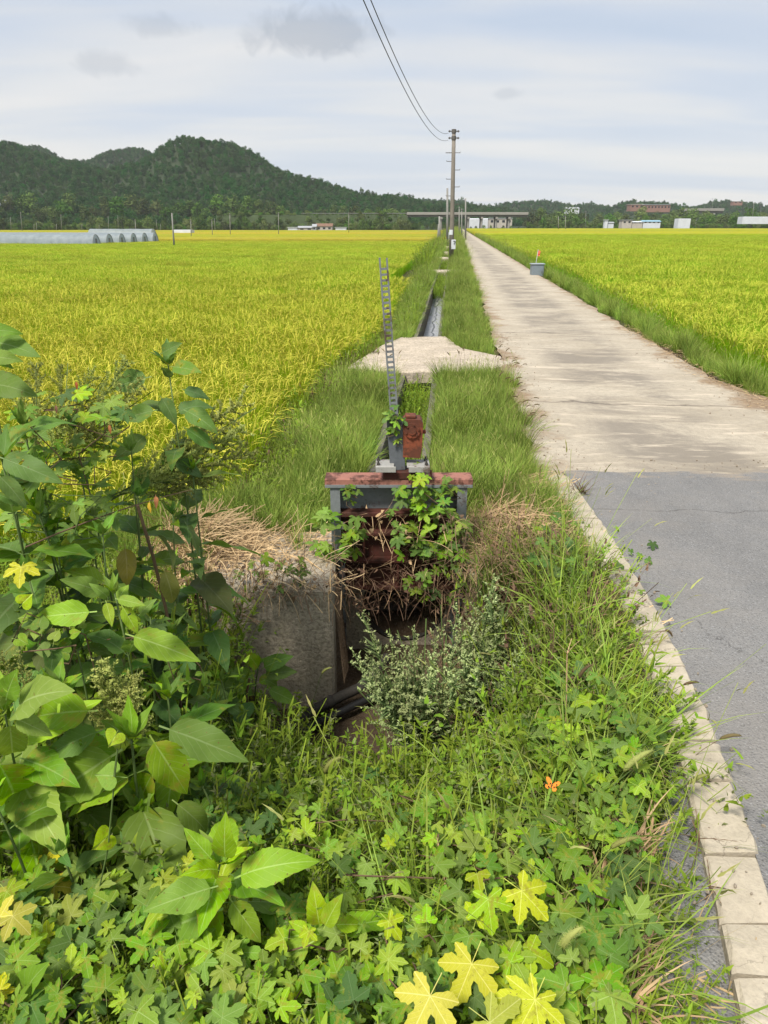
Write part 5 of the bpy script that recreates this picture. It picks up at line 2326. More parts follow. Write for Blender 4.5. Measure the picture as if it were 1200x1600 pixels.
def bank_grass():
    P, SC, VI = [], [], []

    def put(y0, y1, dens, sc, xlf, xrf, short=0.0):
        A = 0
        ys_ = np.linspace(y0, y1, 50)
        wmax = float(np.max(xrf(ys_) - xlf(ys_)))
        n = int(dens * wmax * (y1 - y0))
        y = grg.uniform(y0, y1, n)
        f = grg.random(n)
        xl_, xr_ = xlf(y), xrf(y)
        k = f * wmax < (xr_ - xl_)
        y, x = y[k], xl_[k] + f[k] * wmax
        d = np.abs(x - ditch_x(y))
        k = ~on_slab(x, y) & ~((d < np.where(y < 9.4, .14, .19)) & (y > 4.15)) & ~((y < 4.35) & (x > -.36) & (x < .54))
        k &= ~((y < 4.2) & (x > -.98) & (x < -.2))
        k &= ~((np.hypot((x + 1.12) / .36, (y - 3.95) / .40) < 1) & (grg.random(len(x)) < .9)) & ~((np.hypot((x - .78) / .30, (y - 4.05) / .5) < 1) & (grg.random(len(x)) < .8))
        x, y, d = x[k], y[k], d[k]
        P.append(np.stack([x, y, zt(x, y) - .01], 1))
        s = sc * grg.uniform(.6, 1.3, len(x)) * (1 + .32 * wob(x * 1.3, y * 1.1))
        s = s * np.where((y > 9.2) & (y < 9.7), .7, 1)
        SC.append(s)
        VI.append(grg.integers(0, 8, len(x)))
    L_ = lambda y: rice_left(y) + .10
    D0 = lambda y: ditch_x(y) - .15
    D1 = lambda y: ditch_x(y) + .15
    V_ = lambda y: verge_right(np.maximum(y, 5.2)) - .04 + .10 * wob(y * 1.3, y * .7) - np.where((y > 9.3) & (y < 12.6), .0, 0)
    put(3.75, 9.6, 330, .82, L_, D0)
    put(4.25, 9.6, 330, .80, D1, V_)
    put(9.6, 20, 190, .8, L_, D0)
    put(9.6, 20, 190, .76, D1, lambda y: V_(y) - .05)
    put(20, 42, 80, 1.1, L_, D0)
    put(20, 42, 80, 1.0, D1, V_)
    put(42, 110, 14, 2.2, L_, D0)
    put(42, 110, 14, 2.0, D1, V_)
    put(110, 300, 2.0, 4.0, L_, V_)
    # right-hand verge below the concrete road
    put(5.6, 14, 200, .95, lambda y: road_r(y) + .12 + .12 * wob(y * .9, y * .6) + np.interp(y, [5, 6.5, 9], [1.2, .35, 0]), lambda y: road_r(y) + .95 + np.interp(y, [5, 6.5, 9], [1.0, .3, 0]))
    put(14, 45, 60, 1.2, lambda y: road_r(y) + .08 + .1 * wob(y * .9, y * .6), lambda y: road_r(y) + .95)
    put(45, 140, 10, 2.0, lambda y: road_r(y) + .1, lambda y: road_r(y) + 1.3)
    P_ = np.concatenate(P)
    n = len(P_)
    rot = np.stack([grg.normal(0, .28, n), grg.normal(0, .28, n), grg.uniform(0, 6.28, n)], 1)
    scatter('grass', P_, rot, np.concatenate(SC), np.concatenate(VI), TUFTS, 'lush green grass on the ditch banks and road verges', 'grass')


bank_grass()


# grey-green bushes of weeds on the far left bank, and dark grass in the lee of the rice
def weed_tuft(rg, n_st=7, h=.4, leaf_s=.035, mats=(M_WEEDS, M_SEED), seed=.35, spread=.09):
    """stems with many small leaves and little seed clusters"""
    parts = []
    for s in range(n_st):
        a = rg.uniform(0, 6.28)
        b0 = np.array([[math.cos(a) * spread * rg.random(), math.sin(a) * spread * rg.random(), 0]])
        ln, cu = h * rg.uniform(.65, 1.1), rg.uniform(.1, .7)
        le = rg.uniform(.02, .3)
        parts.append((*blades(b0, [a], [ln], [le], [cu], [.004], 4, 'flat'), 0))
        nl = int(ln / .026)
        fs_ = rg.uniform(.15, 1, nl)
        th = le + cu * fs_ / 2
        pos = b0 + np.stack([math.cos(a) * np.sin(th), math.sin(a) * np.sin(th), np.cos(th)], 1) * (ln * fs_)[:, None]
        parts.append((*blades(pos, rg.uniform(0, 6.28, nl), rg.uniform(.6, 1.3, nl) * leaf_s, rg.uniform(.5, 1.5, nl), rg.uniform(0, .9, nl), rg.uniform(.3, .5, nl) * leaf_s, 3), 0))
        if rg.random() < seed:
            k = 12
            fs_ = rg.uniform(.72, 1.02, k)
            th = le + cu * fs_ / 2
            pos = b0 + np.stack([math.cos(a) * np.sin(th), math.sin(a) * np.sin(th), np.cos(th)], 1) * (ln * fs_)[:, None]
            parts.append((*blades(pos, rg.uniform(0, 6.28, k), .016, rg.uniform(.3, 1.4, k), .4, .009, 3, 'grain'), 1))
    V, F, U, MI = join(parts)
    return rawmesh('weeds', V, F, list(mats), U, MI)


WEEDS = [weed_tuft(grg) for _ in range(5)] + [weed_tuft(grg, 8, .42, .028, seed=.9) for _ in range(3)]
DEADW = [weed_tuft(grg, 10, .40, .03, (M_DEAD, M_DEAD), .4) for _ in range(2)] + [tuft(grg, M_DEAD, 40, (.15, .38), .06, (.002, .004)) for _ in range(2)]


def undergrowth():
    n = 6000
    x = grg.uniform(-2.6, 1.3, n)
    y = grg.uniform(.45, 4.0, n)
    kx = verge_right(y)
    k = (x < kx - .05)
    k &= ~((x > -.99) & (x < -.2) & (y > 3.3)) & ~((x > -.3) & (x < .55) & (y > 3.0))
    # leave the muddy floor by the culvert open
    k &= ~((x > -.98) & (x < .22) & (y > 2.62) & (grg.random(n) < .92))
    k &= ~((x > .9) & (y < 1.9))
    k &= (y < 3.5) | (x > .5) | (x < -1.0)
    x, y = x[k], y[k]
    z0 = zt(x, y)
    hc = np.maximum(.10, canopy(x, y) - z0)
    s = hc / .40 * np.where(grg.random(len(x)) < .22, grg.uniform(1.0, 1.3, len(x)), grg.uniform(.6, 1.0, len(x)))
    s2 = np.clip(s, .4, 1.3)
    scl = np.stack([s2, s2, s], 1)
    rot = np.stack([grg.normal(0, .15, len(x)), grg.normal(0, .15, len(x)), grg.uniform(0, 6.28, len(x))], 1)
    dead = (x > .45) & (y > 2.6) & (grg.random(len(x)) < .55)
    vi = grg.integers(0, 8, len(x))
    q = ~dead
    scatter('undergrowth', np.stack([x, y, z0 - .01], 1)[q], rot[q], scl[q], vi[q], WEEDS, 'tangle of small-leaved green weeds filling the ditch edge', 'undergrowth')
    q = dead
    scatter('dead_weeds', np.stack([x, y, z0 - .01], 1)[q], rot[q], scl[q], grg.integers(0, 4, q.sum()), DEADW, 'brown withered weeds between gate and kerb', 'dead weeds')
    # greyish weeds on the far left bank
    n = 420
    y = np.concatenate([grg.uniform(33, 75, 260), grg.uniform(13, 33, 160)])
    x = rice_left(y) + grg.uniform(.0, .75, n)
    s = np.where(y > 33, grg.uniform(1.4, 2.6, n), grg.uniform(.7, 1.2, n))
    scatter('bank_weeds', np.stack([x, y, zt(x, y) - .02], 1), np.stack([grg.normal(0, .15, n), grg.normal(0, .15, n), grg.uniform(0, 6.28, n)], 1), s, grg.integers(0, 8, n), WEEDS,
            'grey-green weeds along the left ditch bank further off', 'weeds')
    # dark long grass in the lee of the rice
    n = 700
    y = grg.uniform(4.4, 14, n)
    x = rice_left(y) + grg.uniform(-.05, .28, n)
    scatter('bank_weeds', np.stack([x, y, zt(x, y) - .02], 1), np.stack([grg.normal(0, .25, n), grg.normal(0, .25, n), grg.uniform(0, 6.28, n)], 1), grg.uniform(.7, 1.25, n), grg.integers(0, 8, n), WEEDS[:5] + DEADW[:1] + TUFTS[4:6],
            'dark tangled weeds between the left rice and the grass bank', 'weeds')


undergrowth()


# weeds that have overgrown the ditch between gate and first slab
def long_grass():
    n = 330
    x = grg.uniform(.05, 1.08, n)
    y = grg.uniform(1.15, 3.5, n)
    k = (x < verge_right(y) - .10) & ((x > .3) | (y < 2.2)) & (grg.random(n) < .35 + .65 * sm(x, .3, .8))
    x, y = x[k], y[k]
    n = len(x)
    z = np.maximum(zt(x, y), canopy(x, y) - .16)
    scatter('long_grass', np.stack([x, y, z], 1), np.stack([grg.normal(0, .3, n), grg.normal(0, .3, n), grg.uniform(0, 6.28, n)], 1), grg.uniform(.8, 1.35, n), grg.integers(0, 4, n),
            [tuft(grg, M_GRASS, 9, (.18, .42), .03, (.004, .008), (.1, .8), (.5, 1.8), heads=1, hmat=M_HEAD, nseg=5) for _ in range(3)] + [tuft(grg, M_DRY, 7, (.14, .34), .03, (.002, .005), (.2, 1.0), (.3, 1.6), nseg=5)], 'loose long grass blades growing through the weeds near the kerb', 'grass')
    # grass creeping over bank tops and straw
    n = 420
    x = np.concatenate([grg.uniform(.5, 1.2, 110), grg.uniform(-1.6, -.3, 40)])
    y = np.concatenate([grg.uniform(3.3, 5.0, 110), grg.uniform(3.62, 4.4, 40)])
    k = x < verge_right(y) - .03
    x, y = x[k], y[k]
    n = len(x)
    scatter('long_grass', np.stack([x, y, np.maximum(zt(x, y), -.02)], 1), np.stack([grg.normal(0, .2, n), grg.normal(0, .2, n), grg.uniform(0, 6.28, n)], 1), grg.uniform(.5, .95, n), grg.integers(0, 8, n), TUFTS, 'green grass pushing through the straw beside the gate', 'grass')


long_grass()


def ditch_weeds():
    n = 620
    y = np.concatenate([grg.uniform(4.5, 9.3, 260), grg.uniform(22.5, 30.4, 150), grg.uniform(33, 43, 110), grg.uniform(46, 64, 100)])
    x = ditch_x(y) + grg.uniform(-.17, .17, n)
    scatter('ditch_weeds', np.stack([x, y, np.where(y < 10, -.42, -.30)], 1), np.stack([grg.normal(0, .3, n), grg.normal(0, .3, n), grg.uniform(0, 6.28, n)], 1), grg.uniform(.7, 1.15, n), grg.integers(0, 5, n), WEEDS[:3] + TUFTS[4:6],
            'dark weeds growing inside the ditch behind the gate', 'weeds')


ditch_weeds()


# ------------------------------------------------------------------ straw and dry vines
def straw(name, label, P, L, mat, tilt=.25, w=.0042, curl=.5, dirbias=None):
    n = len(P)
    az = grg.uniform(0, 6.28, n) if dirbias is None else grg.normal(dirbias, .6, n)
    lean = pi / 2 + grg.normal(0, tilt, n) - .1
    cu = grg.normal(.15, curl, n)
    V, F, U = blades(P, az, grg.uniform(L[0], L[1], n), lean, cu, grg.uniform(.6, 1.3, n) * w, 4, 'flat', 1.0)
    o = link(name, rawmesh(name, V, F, mat, U))
    tag(o, label, 'straw', None, 'stuff')
    return o


def heap(cx, cy, rx, ry, h, n, z=None):
    a = grg.uniform(0, 6.28, n)
    r = np.sqrt(grg.random(n))
    x, y = cx + rx * r * np.cos(a), cy + ry * r * np.sin(a)
    zz = (zt(x, y) if z is None else z) + .01 + h * (1 - r ** 2) * grg.random(n) ** .6
    return np.stack([x, y, zz], 1)


straw('straw_heap', 'heap of pale brown straw on the bank left of the headwall', np.concatenate([heap(-1.12, 3.92, .36, .38, .20, 1700, -.04), heap(-.66, 3.90, .34, .24, .04, 350, -.0), heap(-1.15, 3.55, .3, .14, .10, 350, -.08)]), (.10, .30), M_DRY)
straw('straw_heap', 'heap of brown straw between the gate and the kerb', np.concatenate([heap(.78, 4.05, .28, .50, .17, 1500, -.02), heap(1.02, 4.7, .2, .5, .06, 400, 0), heap(.64, 3.62, .22, .22, .08, 300, 0)]), (.10, .28), M_DRY)
straw('straw_litter', 'dry straw litter strewn along the kerb and shoulder', np.concatenate([np.stack([verge_right(yy) + grg.normal(-.09, .08, 1700), yy, zt(verge_right(yy) - .1, yy) + .025 + grg.random(1700) * .03], 1) for yy in (grg.uniform(.9, 5.2, 1700),)]), (.05, .20), M_DRY, .1)
yy = grg.uniform(6.2, 14, 900)
xx = road_r(yy) + np.interp(yy, [6, 9], [.35, .05]) + grg.normal(0, .12, 900)
straw('straw_litter', 'thin brown straw and dirt along the right edge of the concrete road', np.stack([xx, yy, zt(xx, yy) + .045], 1), (.04, .14), M_DRY, .08)


def dry_tangle(name, label, n, ubox, Yr, Lr, mat, down=True):
    """hanging withered vine stems"""
    P = []
    for _ in range(n):
        p = at(R.uniform(ubox[0], ubox[2]), R.uniform(ubox[1], ubox[3]), R.uniform(*Yr))
        P.append(tuple(p))
    P = np.array(P)
    az = grg.uniform(0, 6.28, n)
    lean = grg.uniform(.9, 2.6, n)
    V, F, U = blades(P, az, grg.uniform(*Lr, n), lean, grg.normal(.5, .9, n), grg.uniform(.002, .0042, n), 5, 'flat', .8)
    # shrivelled leaves
    m_ = n // 3
    Q = P[:m_] + grg.normal(0, .02, (m_, 3))
    V2, F2, U2 = blades(Q, grg.uniform(0, 6.28, m_), grg.uniform(.02, .05, m_), grg.uniform(1, 3, m_), grg.normal(0, 2, m_), grg.uniform(.012, .03, m_), 3, 'leaf', 1.2)
    Vj, Fj, Uj, MI = join([(V, F, U, 0), (V2, F2, U2, 0)])
    o = link(name, rawmesh(name, Vj, Fj, mat, Uj))
    tag(o, label, 'dry vines', None, 'stuff')


dry_tangle('dry_vines', 'withered brown vines hanging over the red gate leaf', 170, (530, 800, 735, 945), (3.70, 3.82), (.08, .24), M_DRY)
dry_tangle('dry_vines', 'dark dead stems matted above the culvert mouth', 330, (530, 880, 760, 950), (3.64, 3.85), (.08, .22), M_DEAD)
dry_tangle('dry_vines', 'dead roots and stems hanging down the headwall and bank', 300, (275, 870, 530, 935), (3.30, 3.42), (.05, .22), M_DEAD)
dry_tangle('dry_vines', 'pale dry stems trailing over the headwall top', 160, (275, 870, 540, 925), (3.28, 3.42), (.08, .24), M_DRY)
dry_tangle('dry_vines', 'brown root tangle on the earth bank left of the headwall', 260, (275, 920, 375, 1060), (3.32, 3.44), (.08, .3), M_DEAD)
dry_tangle('dry_vines', 'brown stems tangled right of the culvert under the straw', 420, (690, 800, 900, 1010), (3.1, 3.8), (.08, .28), M_DEAD)

# ------------------------------------------------------------------ broad-leaved weeds
def B(u, v, Y):
    return at(u, v, Y)


BL = [
    # label, top(u,v,Y), base offset, pairs, leaf length, colours, options
    ('tall broad-leaved weed standing against the rice, left of the gate', (262, 566, 2.75), (.03, -.1), 9, .235, BLUEG, MID, dict(f0=.46, meshes=OV + OVN, droopy=.1)),
    ('leafy weed at the left edge with its leaves over the far rice', (-28, 520, 2.1), (-.05, 0), 9, .22, MID, BLUEG, dict(f0=.45, meshes=OV)),
    ('weed with one huge drooping leaf at the left edge beside the hop leaves', (2, 715, 2.05), (-.1, .1), 7, .26, BLUEG, MID, dict(f0=.5, droopy=.15)),
    ('bright young weed with paired leaves in front of the straw heap', (178, 922, 1.95), (.0, .05), 5, .145, BRIGHT, MID, dict(f0=.45)),
    ('large weed at the left frame edge with drooping oval leaves', (6, 1105, 1.58), (-.03, .05), 6, .235, BRIGHT, MID, dict(f0=.4, droopy=.35)),
    ('dark-stemmed weed with very large leaves in the left foreground', (205, 1150, 1.66), (.03, .05), 7, .26, MID, BRIGHT, dict(f0=.35, droopy=.45, stem_r=.008)),
    ('bright green weed with notched leaves at the lower left centre', (345, 1345, 1.28), (.02, .05), 6, .17, BRIGHT, BRIGHT, dict(f0=.45, droopy=.1)),
    ('bright green weed with upright young leaves at the bottom centre', (505, 1432, 1.27), (.0, .04), 4, .135, BRIGHT, BRIGHT, dict(f0=.45, droopy=.25)),
    ('small dark-leaved weed growing before the headwall', (405, 1035, 2.85), (.0, .05), 5, .155, MID, DARK, dict(f0=.35, droopy=.2)),
    ('weed with pointed leaves at the bottom left corner', (58, 1545, 1.18), (-.02, .05), 4, .15, MID, BRIGHT, dict(f0=.4)),
    ('leafy weed at the bottom edge left of centre', (245, 1570, 1.16), (.0, .05), 4, .155, BRIGHT, MID, dict(f0=.4)),
    ('weed with holed leaves under the notched bright one', (330, 1500, 1.22), (.0, .08), 4, .16, MID, BRIGHT, dict(f0=.3, droopy=.4, young=False)),
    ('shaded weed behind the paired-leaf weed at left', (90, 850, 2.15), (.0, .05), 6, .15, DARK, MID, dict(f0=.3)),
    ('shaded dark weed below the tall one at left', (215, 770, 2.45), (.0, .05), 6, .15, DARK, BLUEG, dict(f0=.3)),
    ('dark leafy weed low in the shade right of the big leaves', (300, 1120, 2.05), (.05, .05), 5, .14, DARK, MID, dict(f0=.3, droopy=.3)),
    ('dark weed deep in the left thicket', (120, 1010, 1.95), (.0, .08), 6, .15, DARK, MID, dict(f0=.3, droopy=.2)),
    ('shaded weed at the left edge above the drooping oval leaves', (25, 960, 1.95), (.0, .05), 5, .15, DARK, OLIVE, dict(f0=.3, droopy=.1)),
    ('low weed with medium leaves between the two big-leaved ones', (95, 1330, 1.42), (.0, .05), 5, .15, MID, DARK, dict(f0=.3, droopy=.3)),
    ('small weed with pointed leaves right of the dark-stemmed one', (315, 1225, 1.75), (.03, .04), 4, .11, MID, DARK, dict(f0=.4)),
    ('big-leaved weed between the left edge and the flower tassels', (90, 1075, 1.72), (.0, .06), 6, .21, MID, BRIGHT, dict(f0=.4, droopy=.3)),
    ('weed with long drooping leaves right under the flower tassels', (262, 1085, 1.85), (.02, .06), 6, .20, MID, BRIGHT, dict(f0=.4, droopy=.35)),
    ('large-leaved weed low at the left frame edge', (-15, 1240, 1.45), (.0, .05), 5, .20, BRIGHT, MID, dict(f0=.4, droopy=.35)),
    ('weed with dark oval leaves behind the hanging heart leaves', (215, 1265, 1.62), (.0, .08), 6, .20, MID, DARK, dict(f0=.35, droopy=.5)),
    ('shaded leafy weed between the tall weed and the left edge', (135, 745, 2.35), (.0, .05), 7, .20, MID, BLUEG, dict(f0=.4, droopy=.15)),
    ('leafy weed in the thicket left of the withered leaves', (60, 800, 2.1), (.0, .05), 7, .20, MID, DARK, dict(f0=.4, droopy=.15)),
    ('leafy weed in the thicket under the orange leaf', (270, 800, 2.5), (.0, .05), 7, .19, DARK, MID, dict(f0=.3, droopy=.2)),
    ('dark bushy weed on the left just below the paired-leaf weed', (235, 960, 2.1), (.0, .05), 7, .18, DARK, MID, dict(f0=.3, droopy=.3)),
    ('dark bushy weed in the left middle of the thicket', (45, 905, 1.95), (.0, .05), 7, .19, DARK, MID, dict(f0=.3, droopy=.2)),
    ('weed with medium leaves left of the shaded pit edge', (345, 1060, 2.45), (.0, .05), 6, .15, MID, DARK, dict(f0=.35, droopy=.3)),
    ('bright leafy weed on the right of the notched one', (425, 1370, 1.38), (.0, .05), 4, .15, BRIGHT, MID, dict(f0=.4, droopy=.2)),
    ('broad leaves of a weed low behind the bottom left corner', (150, 1480, 1.28), (.0, .05), 4, .14, MID, BRIGHT, dict(f0=.35, droopy=.3)),
    ('leafy weed filling the thicket under the leaning mugwort', (205, 700, 2.5), (.0, .05), 9, .19, MID, BLUEG, dict(f0=.35, droopy=.15)),
    ('leafy weed with dull leaves at the left edge above the yellow leaf', (35, 660, 2.2), (.0, .05), 9, .19, MID, BLUEG, dict(f0=.4, droopy=.1)),
    ('leafy weed in the upper middle of the left thicket', (115, 665, 2.4), (.0, .05), 9, .18, BLUEG, MID, dict(f0=.4, droopy=.1)),
    ('bushy weed at the right flank of the left thicket', (300, 730, 2.65), (.0, .05), 8, .17, MID, BLUEG, dict(f0=.3, droopy=.2)),
    ('bushy weed with broad leaves over the withered brown leaves', (160, 830, 2.1), (.0, .05), 8, .18, MID, BRIGHT, dict(f0=.35, droopy=.2)),
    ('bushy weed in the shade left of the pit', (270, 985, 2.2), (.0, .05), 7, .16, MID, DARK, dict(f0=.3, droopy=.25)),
    ('pale green weed beside the pale mugwort at right', (1010, 1075, 2.45), (-.1, .05), 4, .10, MID, BLUEG, dict(f0=.4, meshes=OVN)),
]
WEED = []
for lab, tp, off, npr, Ln, c1, c2, kw in BL:
    WEED.append(broadleaf('broadleaf_weed', lab, B(*tp), off, npr, Ln * (1.22 if tp[2] < 2.0 else 1.1), c1, c2, **kw))



def leaf_to(parent, u0, v0, u1, v1, Y, col, mesh_=None, tilt=.35, dY=0.0):
    """a leaf from its petiole to its tip, facing up and to the open side"""
    a, b = at(u0, v0, Y), at(u1, v1, Y + dY)
    d = b - a
    y_ = d.normalized()
    n = (Vector((0, 0, CAM_H)) - a).normalized() * (1 - tilt) + Vector((R.uniform(-.25, .25), R.uniform(-.1, .1), 1)) * tilt
    z_ = (n - y_ * n.dot(y_)).normalized()
    x_ = y_.cross(z_)
    s = d.length * 1.04
    M = Matrix(((x_.x * s, y_.x * s, z_.x * s, a.x), (x_.y * s, y_.y * s, z_.y * s, a.y), (x_.z * s, y_.z * s, z_.z * s, a.z), (0, 0, 0, 1)))
    leaf(parent, mesh_ or R.choice(OV), M, jit(col, .08))


LT = [
    (0, 2.65, BLUEG, ((287, 640, 340, 667), (287, 667, 335, 700), (232, 677, 178, 722), (257, 697, 278, 750), (250, 618, 278, 662), (285, 608, 327, 619), (235, 588, 170, 608), (250, 553, 284, 537), (266, 572, 312, 581), (245, 640, 190, 655), (270, 720, 320, 740), (240, 730, 200, 770))),
    (1, 1.95, MID, ((-25, 520, 22, 510), (-20, 535, 41, 541), (-20, 560, 25, 556), (-25, 600, 48, 606), (-30, 545, 20, 575))),
    (2, 1.9, BLUEG, ((-5, 712, 95, 754), (-5, 740, 45, 790), (-10, 770, 38, 788))),
    (3, 1.85, BRIGHT, ((162, 926, 99, 906), (150, 955, 50, 968), (165, 938, 176, 978), (197, 990, 310, 1031), (180, 935, 227, 946), (216, 962, 242, 936), (170, 935, 150, 915), (190, 945, 215, 990))),
    (4, 1.55, BRIGHT, ((22, 1108, 97, 1064), (15, 1125, 22, 1206), (-5, 1185, 44, 1283), (5, 1110, -20, 1060), (20, 1120, 80, 1150), (8, 1095, 25, 1050))),
    (5, 1.62, MID, ((187, 1172, 60, 1264), (250, 1134, 384, 1186), (232, 1245, 228, 1364), (30, 1183, 118, 1216), (150, 1110, 30, 1120), (270, 1250, 345, 1312), (160, 1140, 70, 1180), (235, 1150, 290, 1240), (240, 1205, 215, 1260))),
    (6, 1.25, BRIGHT, ((340, 1384, 227, 1421), (352, 1345, 350, 1289), (333, 1345, 286, 1296), (365, 1372, 477, 1332), (358, 1402, 407, 1473), (345, 1420, 240, 1462), (350, 1480, 322, 1606), (310, 1478, 225, 1545), (345, 1360, 300, 1355), (360, 1365, 400, 1390))),
    (7, 1.22, BRIGHT, ((490, 1470, 412, 1521), (497, 1495, 548, 1586), (500, 1450, 488, 1392), (505, 1452, 535, 1395), (518, 1445, 574, 1444), (485, 1455, 450, 1440), (510, 1480, 560, 1520))),
    (8, 2.8, MID, ((405, 1045, 385, 1018), (400, 1060, 352, 1048), (408, 1045, 455, 1022), (410, 1055, 462, 1045), (400, 1070, 330, 1075), (415, 1075, 470, 1100), (410, 1060, 445, 1075), (395, 1085, 345, 1105))),
    (9, 1.15, MID, ((45, 1560, 40, 1525), (50, 1580, 120, 1575), (60, 1575, 20, 1610))),
]
for wi, Y, col, ls in LT:
    for q in ls:
        leaf_to(WEED[wi], *q, Y + R.gauss(0, .03), col, R.choice(OV), .3, R.gauss(-.02, .04))

# withered leaves hanging left of the straw heap
t = thing('withered_weed', 'half-dead weed with big yellow-brown hanging leaves left of the headwall', 'weed', (at(230, 850, 2.35).x, 2.35, -.4))
pts = curve_pts(Vector((t.location.x, 2.38, -.42)), at(215, 790, 2.35), Vector((.05, 0, 0)))
mb = MB()
mb.tube(pts, .006, 7)
mb.obj('stem', M_STEM_R, t)
for (u, v, s, c, az, el) in ((195, 850, .17, (.24, .20, .05), 2.9, -1.35), (255, 885, .19, (.23, .25, .04), 2.2, -1.25), (240, 830, .18, (.13, .17, .035), 1.6, -1.0), (290, 815, .15, (.12, .19, .035), 1.9, -1.2), (175, 990, .13, (.20, .17, .05), 3.4, -1.0)):
    leaf(t, R.choice(OV), basis(at(u, v, 2.3), az, el, R.gauss(0, .3), s), c)
t = thing('withered_weed', 'wilted dark brown leaves hanging on a weed before the headwall', 'weed', (at(385, 1110, 2.75).x, 2.75, -.7))
mb = MB()
mb.tube([Vector((t.location.x, 2.75, -.75)), at(385, 1085, 2.75), at(390, 1060, 2.75)], .006, 6)
mb.obj('stem', M_STEM_R, t)
for (u, v, s, c) in ((380, 1100, .10, (.07, .05, .03)), (395, 1085, .11, (.06, .04, .025)), (335, 1130, .10, (.30, .26, .12)), (365, 1120, .10, (.10, .08, .04)), (372, 1075, .09, (.16, .10, .04))):
    leaf(t, R.choice(OV), basis(at(u, v, 2.72), R.uniform(0, 6.28), -1.2, R.gauss(0, .4), s), c)

# ------------------------------------------------------------------ hop vines
G5 = [MID] * 4 + [BRIGHT] * 2 + [DARK] + [YGREEN]
GB = [BRIGHT] * 4 + [MID] * 3 + [YGREEN]
GD = [MID] * 3 + [DARK] * 3 + [BLUEG]
VN = [
    ('second hop vine spreading over the weeds right of centre', cloud(800, 1170, 130, 60, 43, (.0, .11)), 0.048, GB),
    ('hop vine over the weeds between butterfly and yellow leaves', cloud(780, 1330, 120, 60, 43, (.0, .11)), 0.048, GB),
    ('hop vine mounding up beside the lower kerb stones', cloud(960, 1250, 70, 80, 31, (.0, .10)), 0.048, [MID] * 3 + [BRIGHT] * 2),
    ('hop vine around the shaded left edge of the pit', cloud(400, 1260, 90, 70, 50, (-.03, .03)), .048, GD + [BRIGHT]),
    ('hop vine with yellowing leaves in the lower left corner', cloud(80, 1470, 110, 130, 83, (.0, .07)), 0.058, G5 + [YELLOW]),
    ('hop vine below the big-leaved weeds at lower left', cloud(220, 1400, 110, 90, 59, (.0, .05)), 0.051, G5 + [YGREEN]),
    ('hop vine with bright small leaves along the bottom left of centre', cloud(330, 1540, 160, 70, 62, (.0, .05)), 0.051, GB),
    ('hop vine with star-shaped leaves in the centre of the weeds', cloud(600, 1280, 170, 85, 68, (-.02, .10)), 0.044, GB + [MID, DARK]),
    ('hop vine with dark leaves around the seedy weeds below centre', cloud(590, 1440, 160, 90, 44, (-.02, .10)), 0.047, GB + [DARK]),
    ('hop vine with big lobed leaves right of the pale mugwort', cloud(830, 1085, 120, 60, 69, (-.02, .10)), 0.056, [MID] * 4 + [BLUEG] * 2 + [BRIGHT] * 2),
    ('hop vine among the tall grasses right of centre', cloud(870, 1220, 150, 85, 50, (-.02, .10)), 0.048, G5),
    ('hop vine beside the kerb at lower right', cloud(930, 1390, 100, 110, 59, (-.02, .10)), 0.053, [MID] * 4 + [DARK] * 2 + [BRIGHT]),
    ('hop vine along the bottom edge right of centre', cloud(850, 1530, 130, 70, 44, (-.02, .10)), 0.063, [MID] * 3 + [BRIGHT] * 2 + [YGREEN]),
    ('hop vine with dull leaves along the bottom edge at centre', cloud(620, 1560, 130, 60, 38, (-.02, .10)), 0.051, GD),
    ('hop vine creeping over the weeds towards the kerb', cloud(990, 1130, 70, 60, 32, (-.02, .10)), 0.051, [MID] * 3 + [BLUEG]),
    ('hop vine climbing the right half of the sluice gate', cloud(668, 800, 62, 72, 86, Y=3.76, yj=.035), 0.066, [MID] * 4 + [BRIGHT] * 2 + [BLUEG]),
    ('hop vine trailing down below the gate beam over the culvert', cloud(680, 890, 60, 50, 30, Y=3.70, yj=.05), 0.062, [MID] * 3 + [DARK] * 2),
    ('hop vine at the left post of the sluice gate', cloud(528, 835, 42, 40, 30, Y=3.72, yj=.05), 0.070, [MID] * 3 + [BRIGHT]),
    ('small hop shoot on the grey plate at the left post', cloud(548, 770, 14, 16, 7, Y=3.80, yj=.02), 0.051, [MID, DARK]),
    ('hop shoot climbing the rack guide of the hoist', cloud(617, 665, 12, 34, 13, Y=3.84, yj=.02), 0.051, [MID, BRIGHT, BLUEG]),
    ('hop shoots over the straw on the headwall', cloud(425, 890, 70, 28, 16, Y=3.42, yj=.06), 0.048, [MID] * 2 + [BLUEG]),
    ('hop vine over the withered weeds by the upper kerb', cloud(890, 850, 60, 50, 45, (.0, .08)), 0.042, [MID] * 3 + [BLUEG, DARK]),
    ('hop vine in the left thicket under the tall weed', cloud(110, 680, 105, 75, 46, Y=2.35, yj=.12), 0.058, [MID] * 3 + [BRIGHT] * 2 + [BLUEG]),
    ('hop vine hanging in front of the orange leaves at left', cloud(100, 790, 100, 45, 34, Y=2.2, yj=.1), 0.058, [MID] * 3 + [BRIGHT] * 2 + [DARK]),
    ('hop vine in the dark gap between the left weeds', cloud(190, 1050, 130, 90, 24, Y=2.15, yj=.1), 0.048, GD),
    ('hop vine low behind the notched bright weed', cloud(300, 1270, 90, 70, 48, (-.05, .0)), 0.051, GD + [BRIGHT]),
]
for lab, sp, sz, pal in VN:
    vine('hop_vine', lab, sp, sz, pal)
# a few creeping shoots across the kerb
vine('hop_vine', 'thin hop shoot creeping over the kerb onto the asphalt', [on(u, v, .045) for u, v in ((985, 862), (1000, 868), (1020, 848), (1012, 872), (1042, 938), (1002, 922), (976, 905), (968, 880))], .055, [MID, BLUEG, DARK])

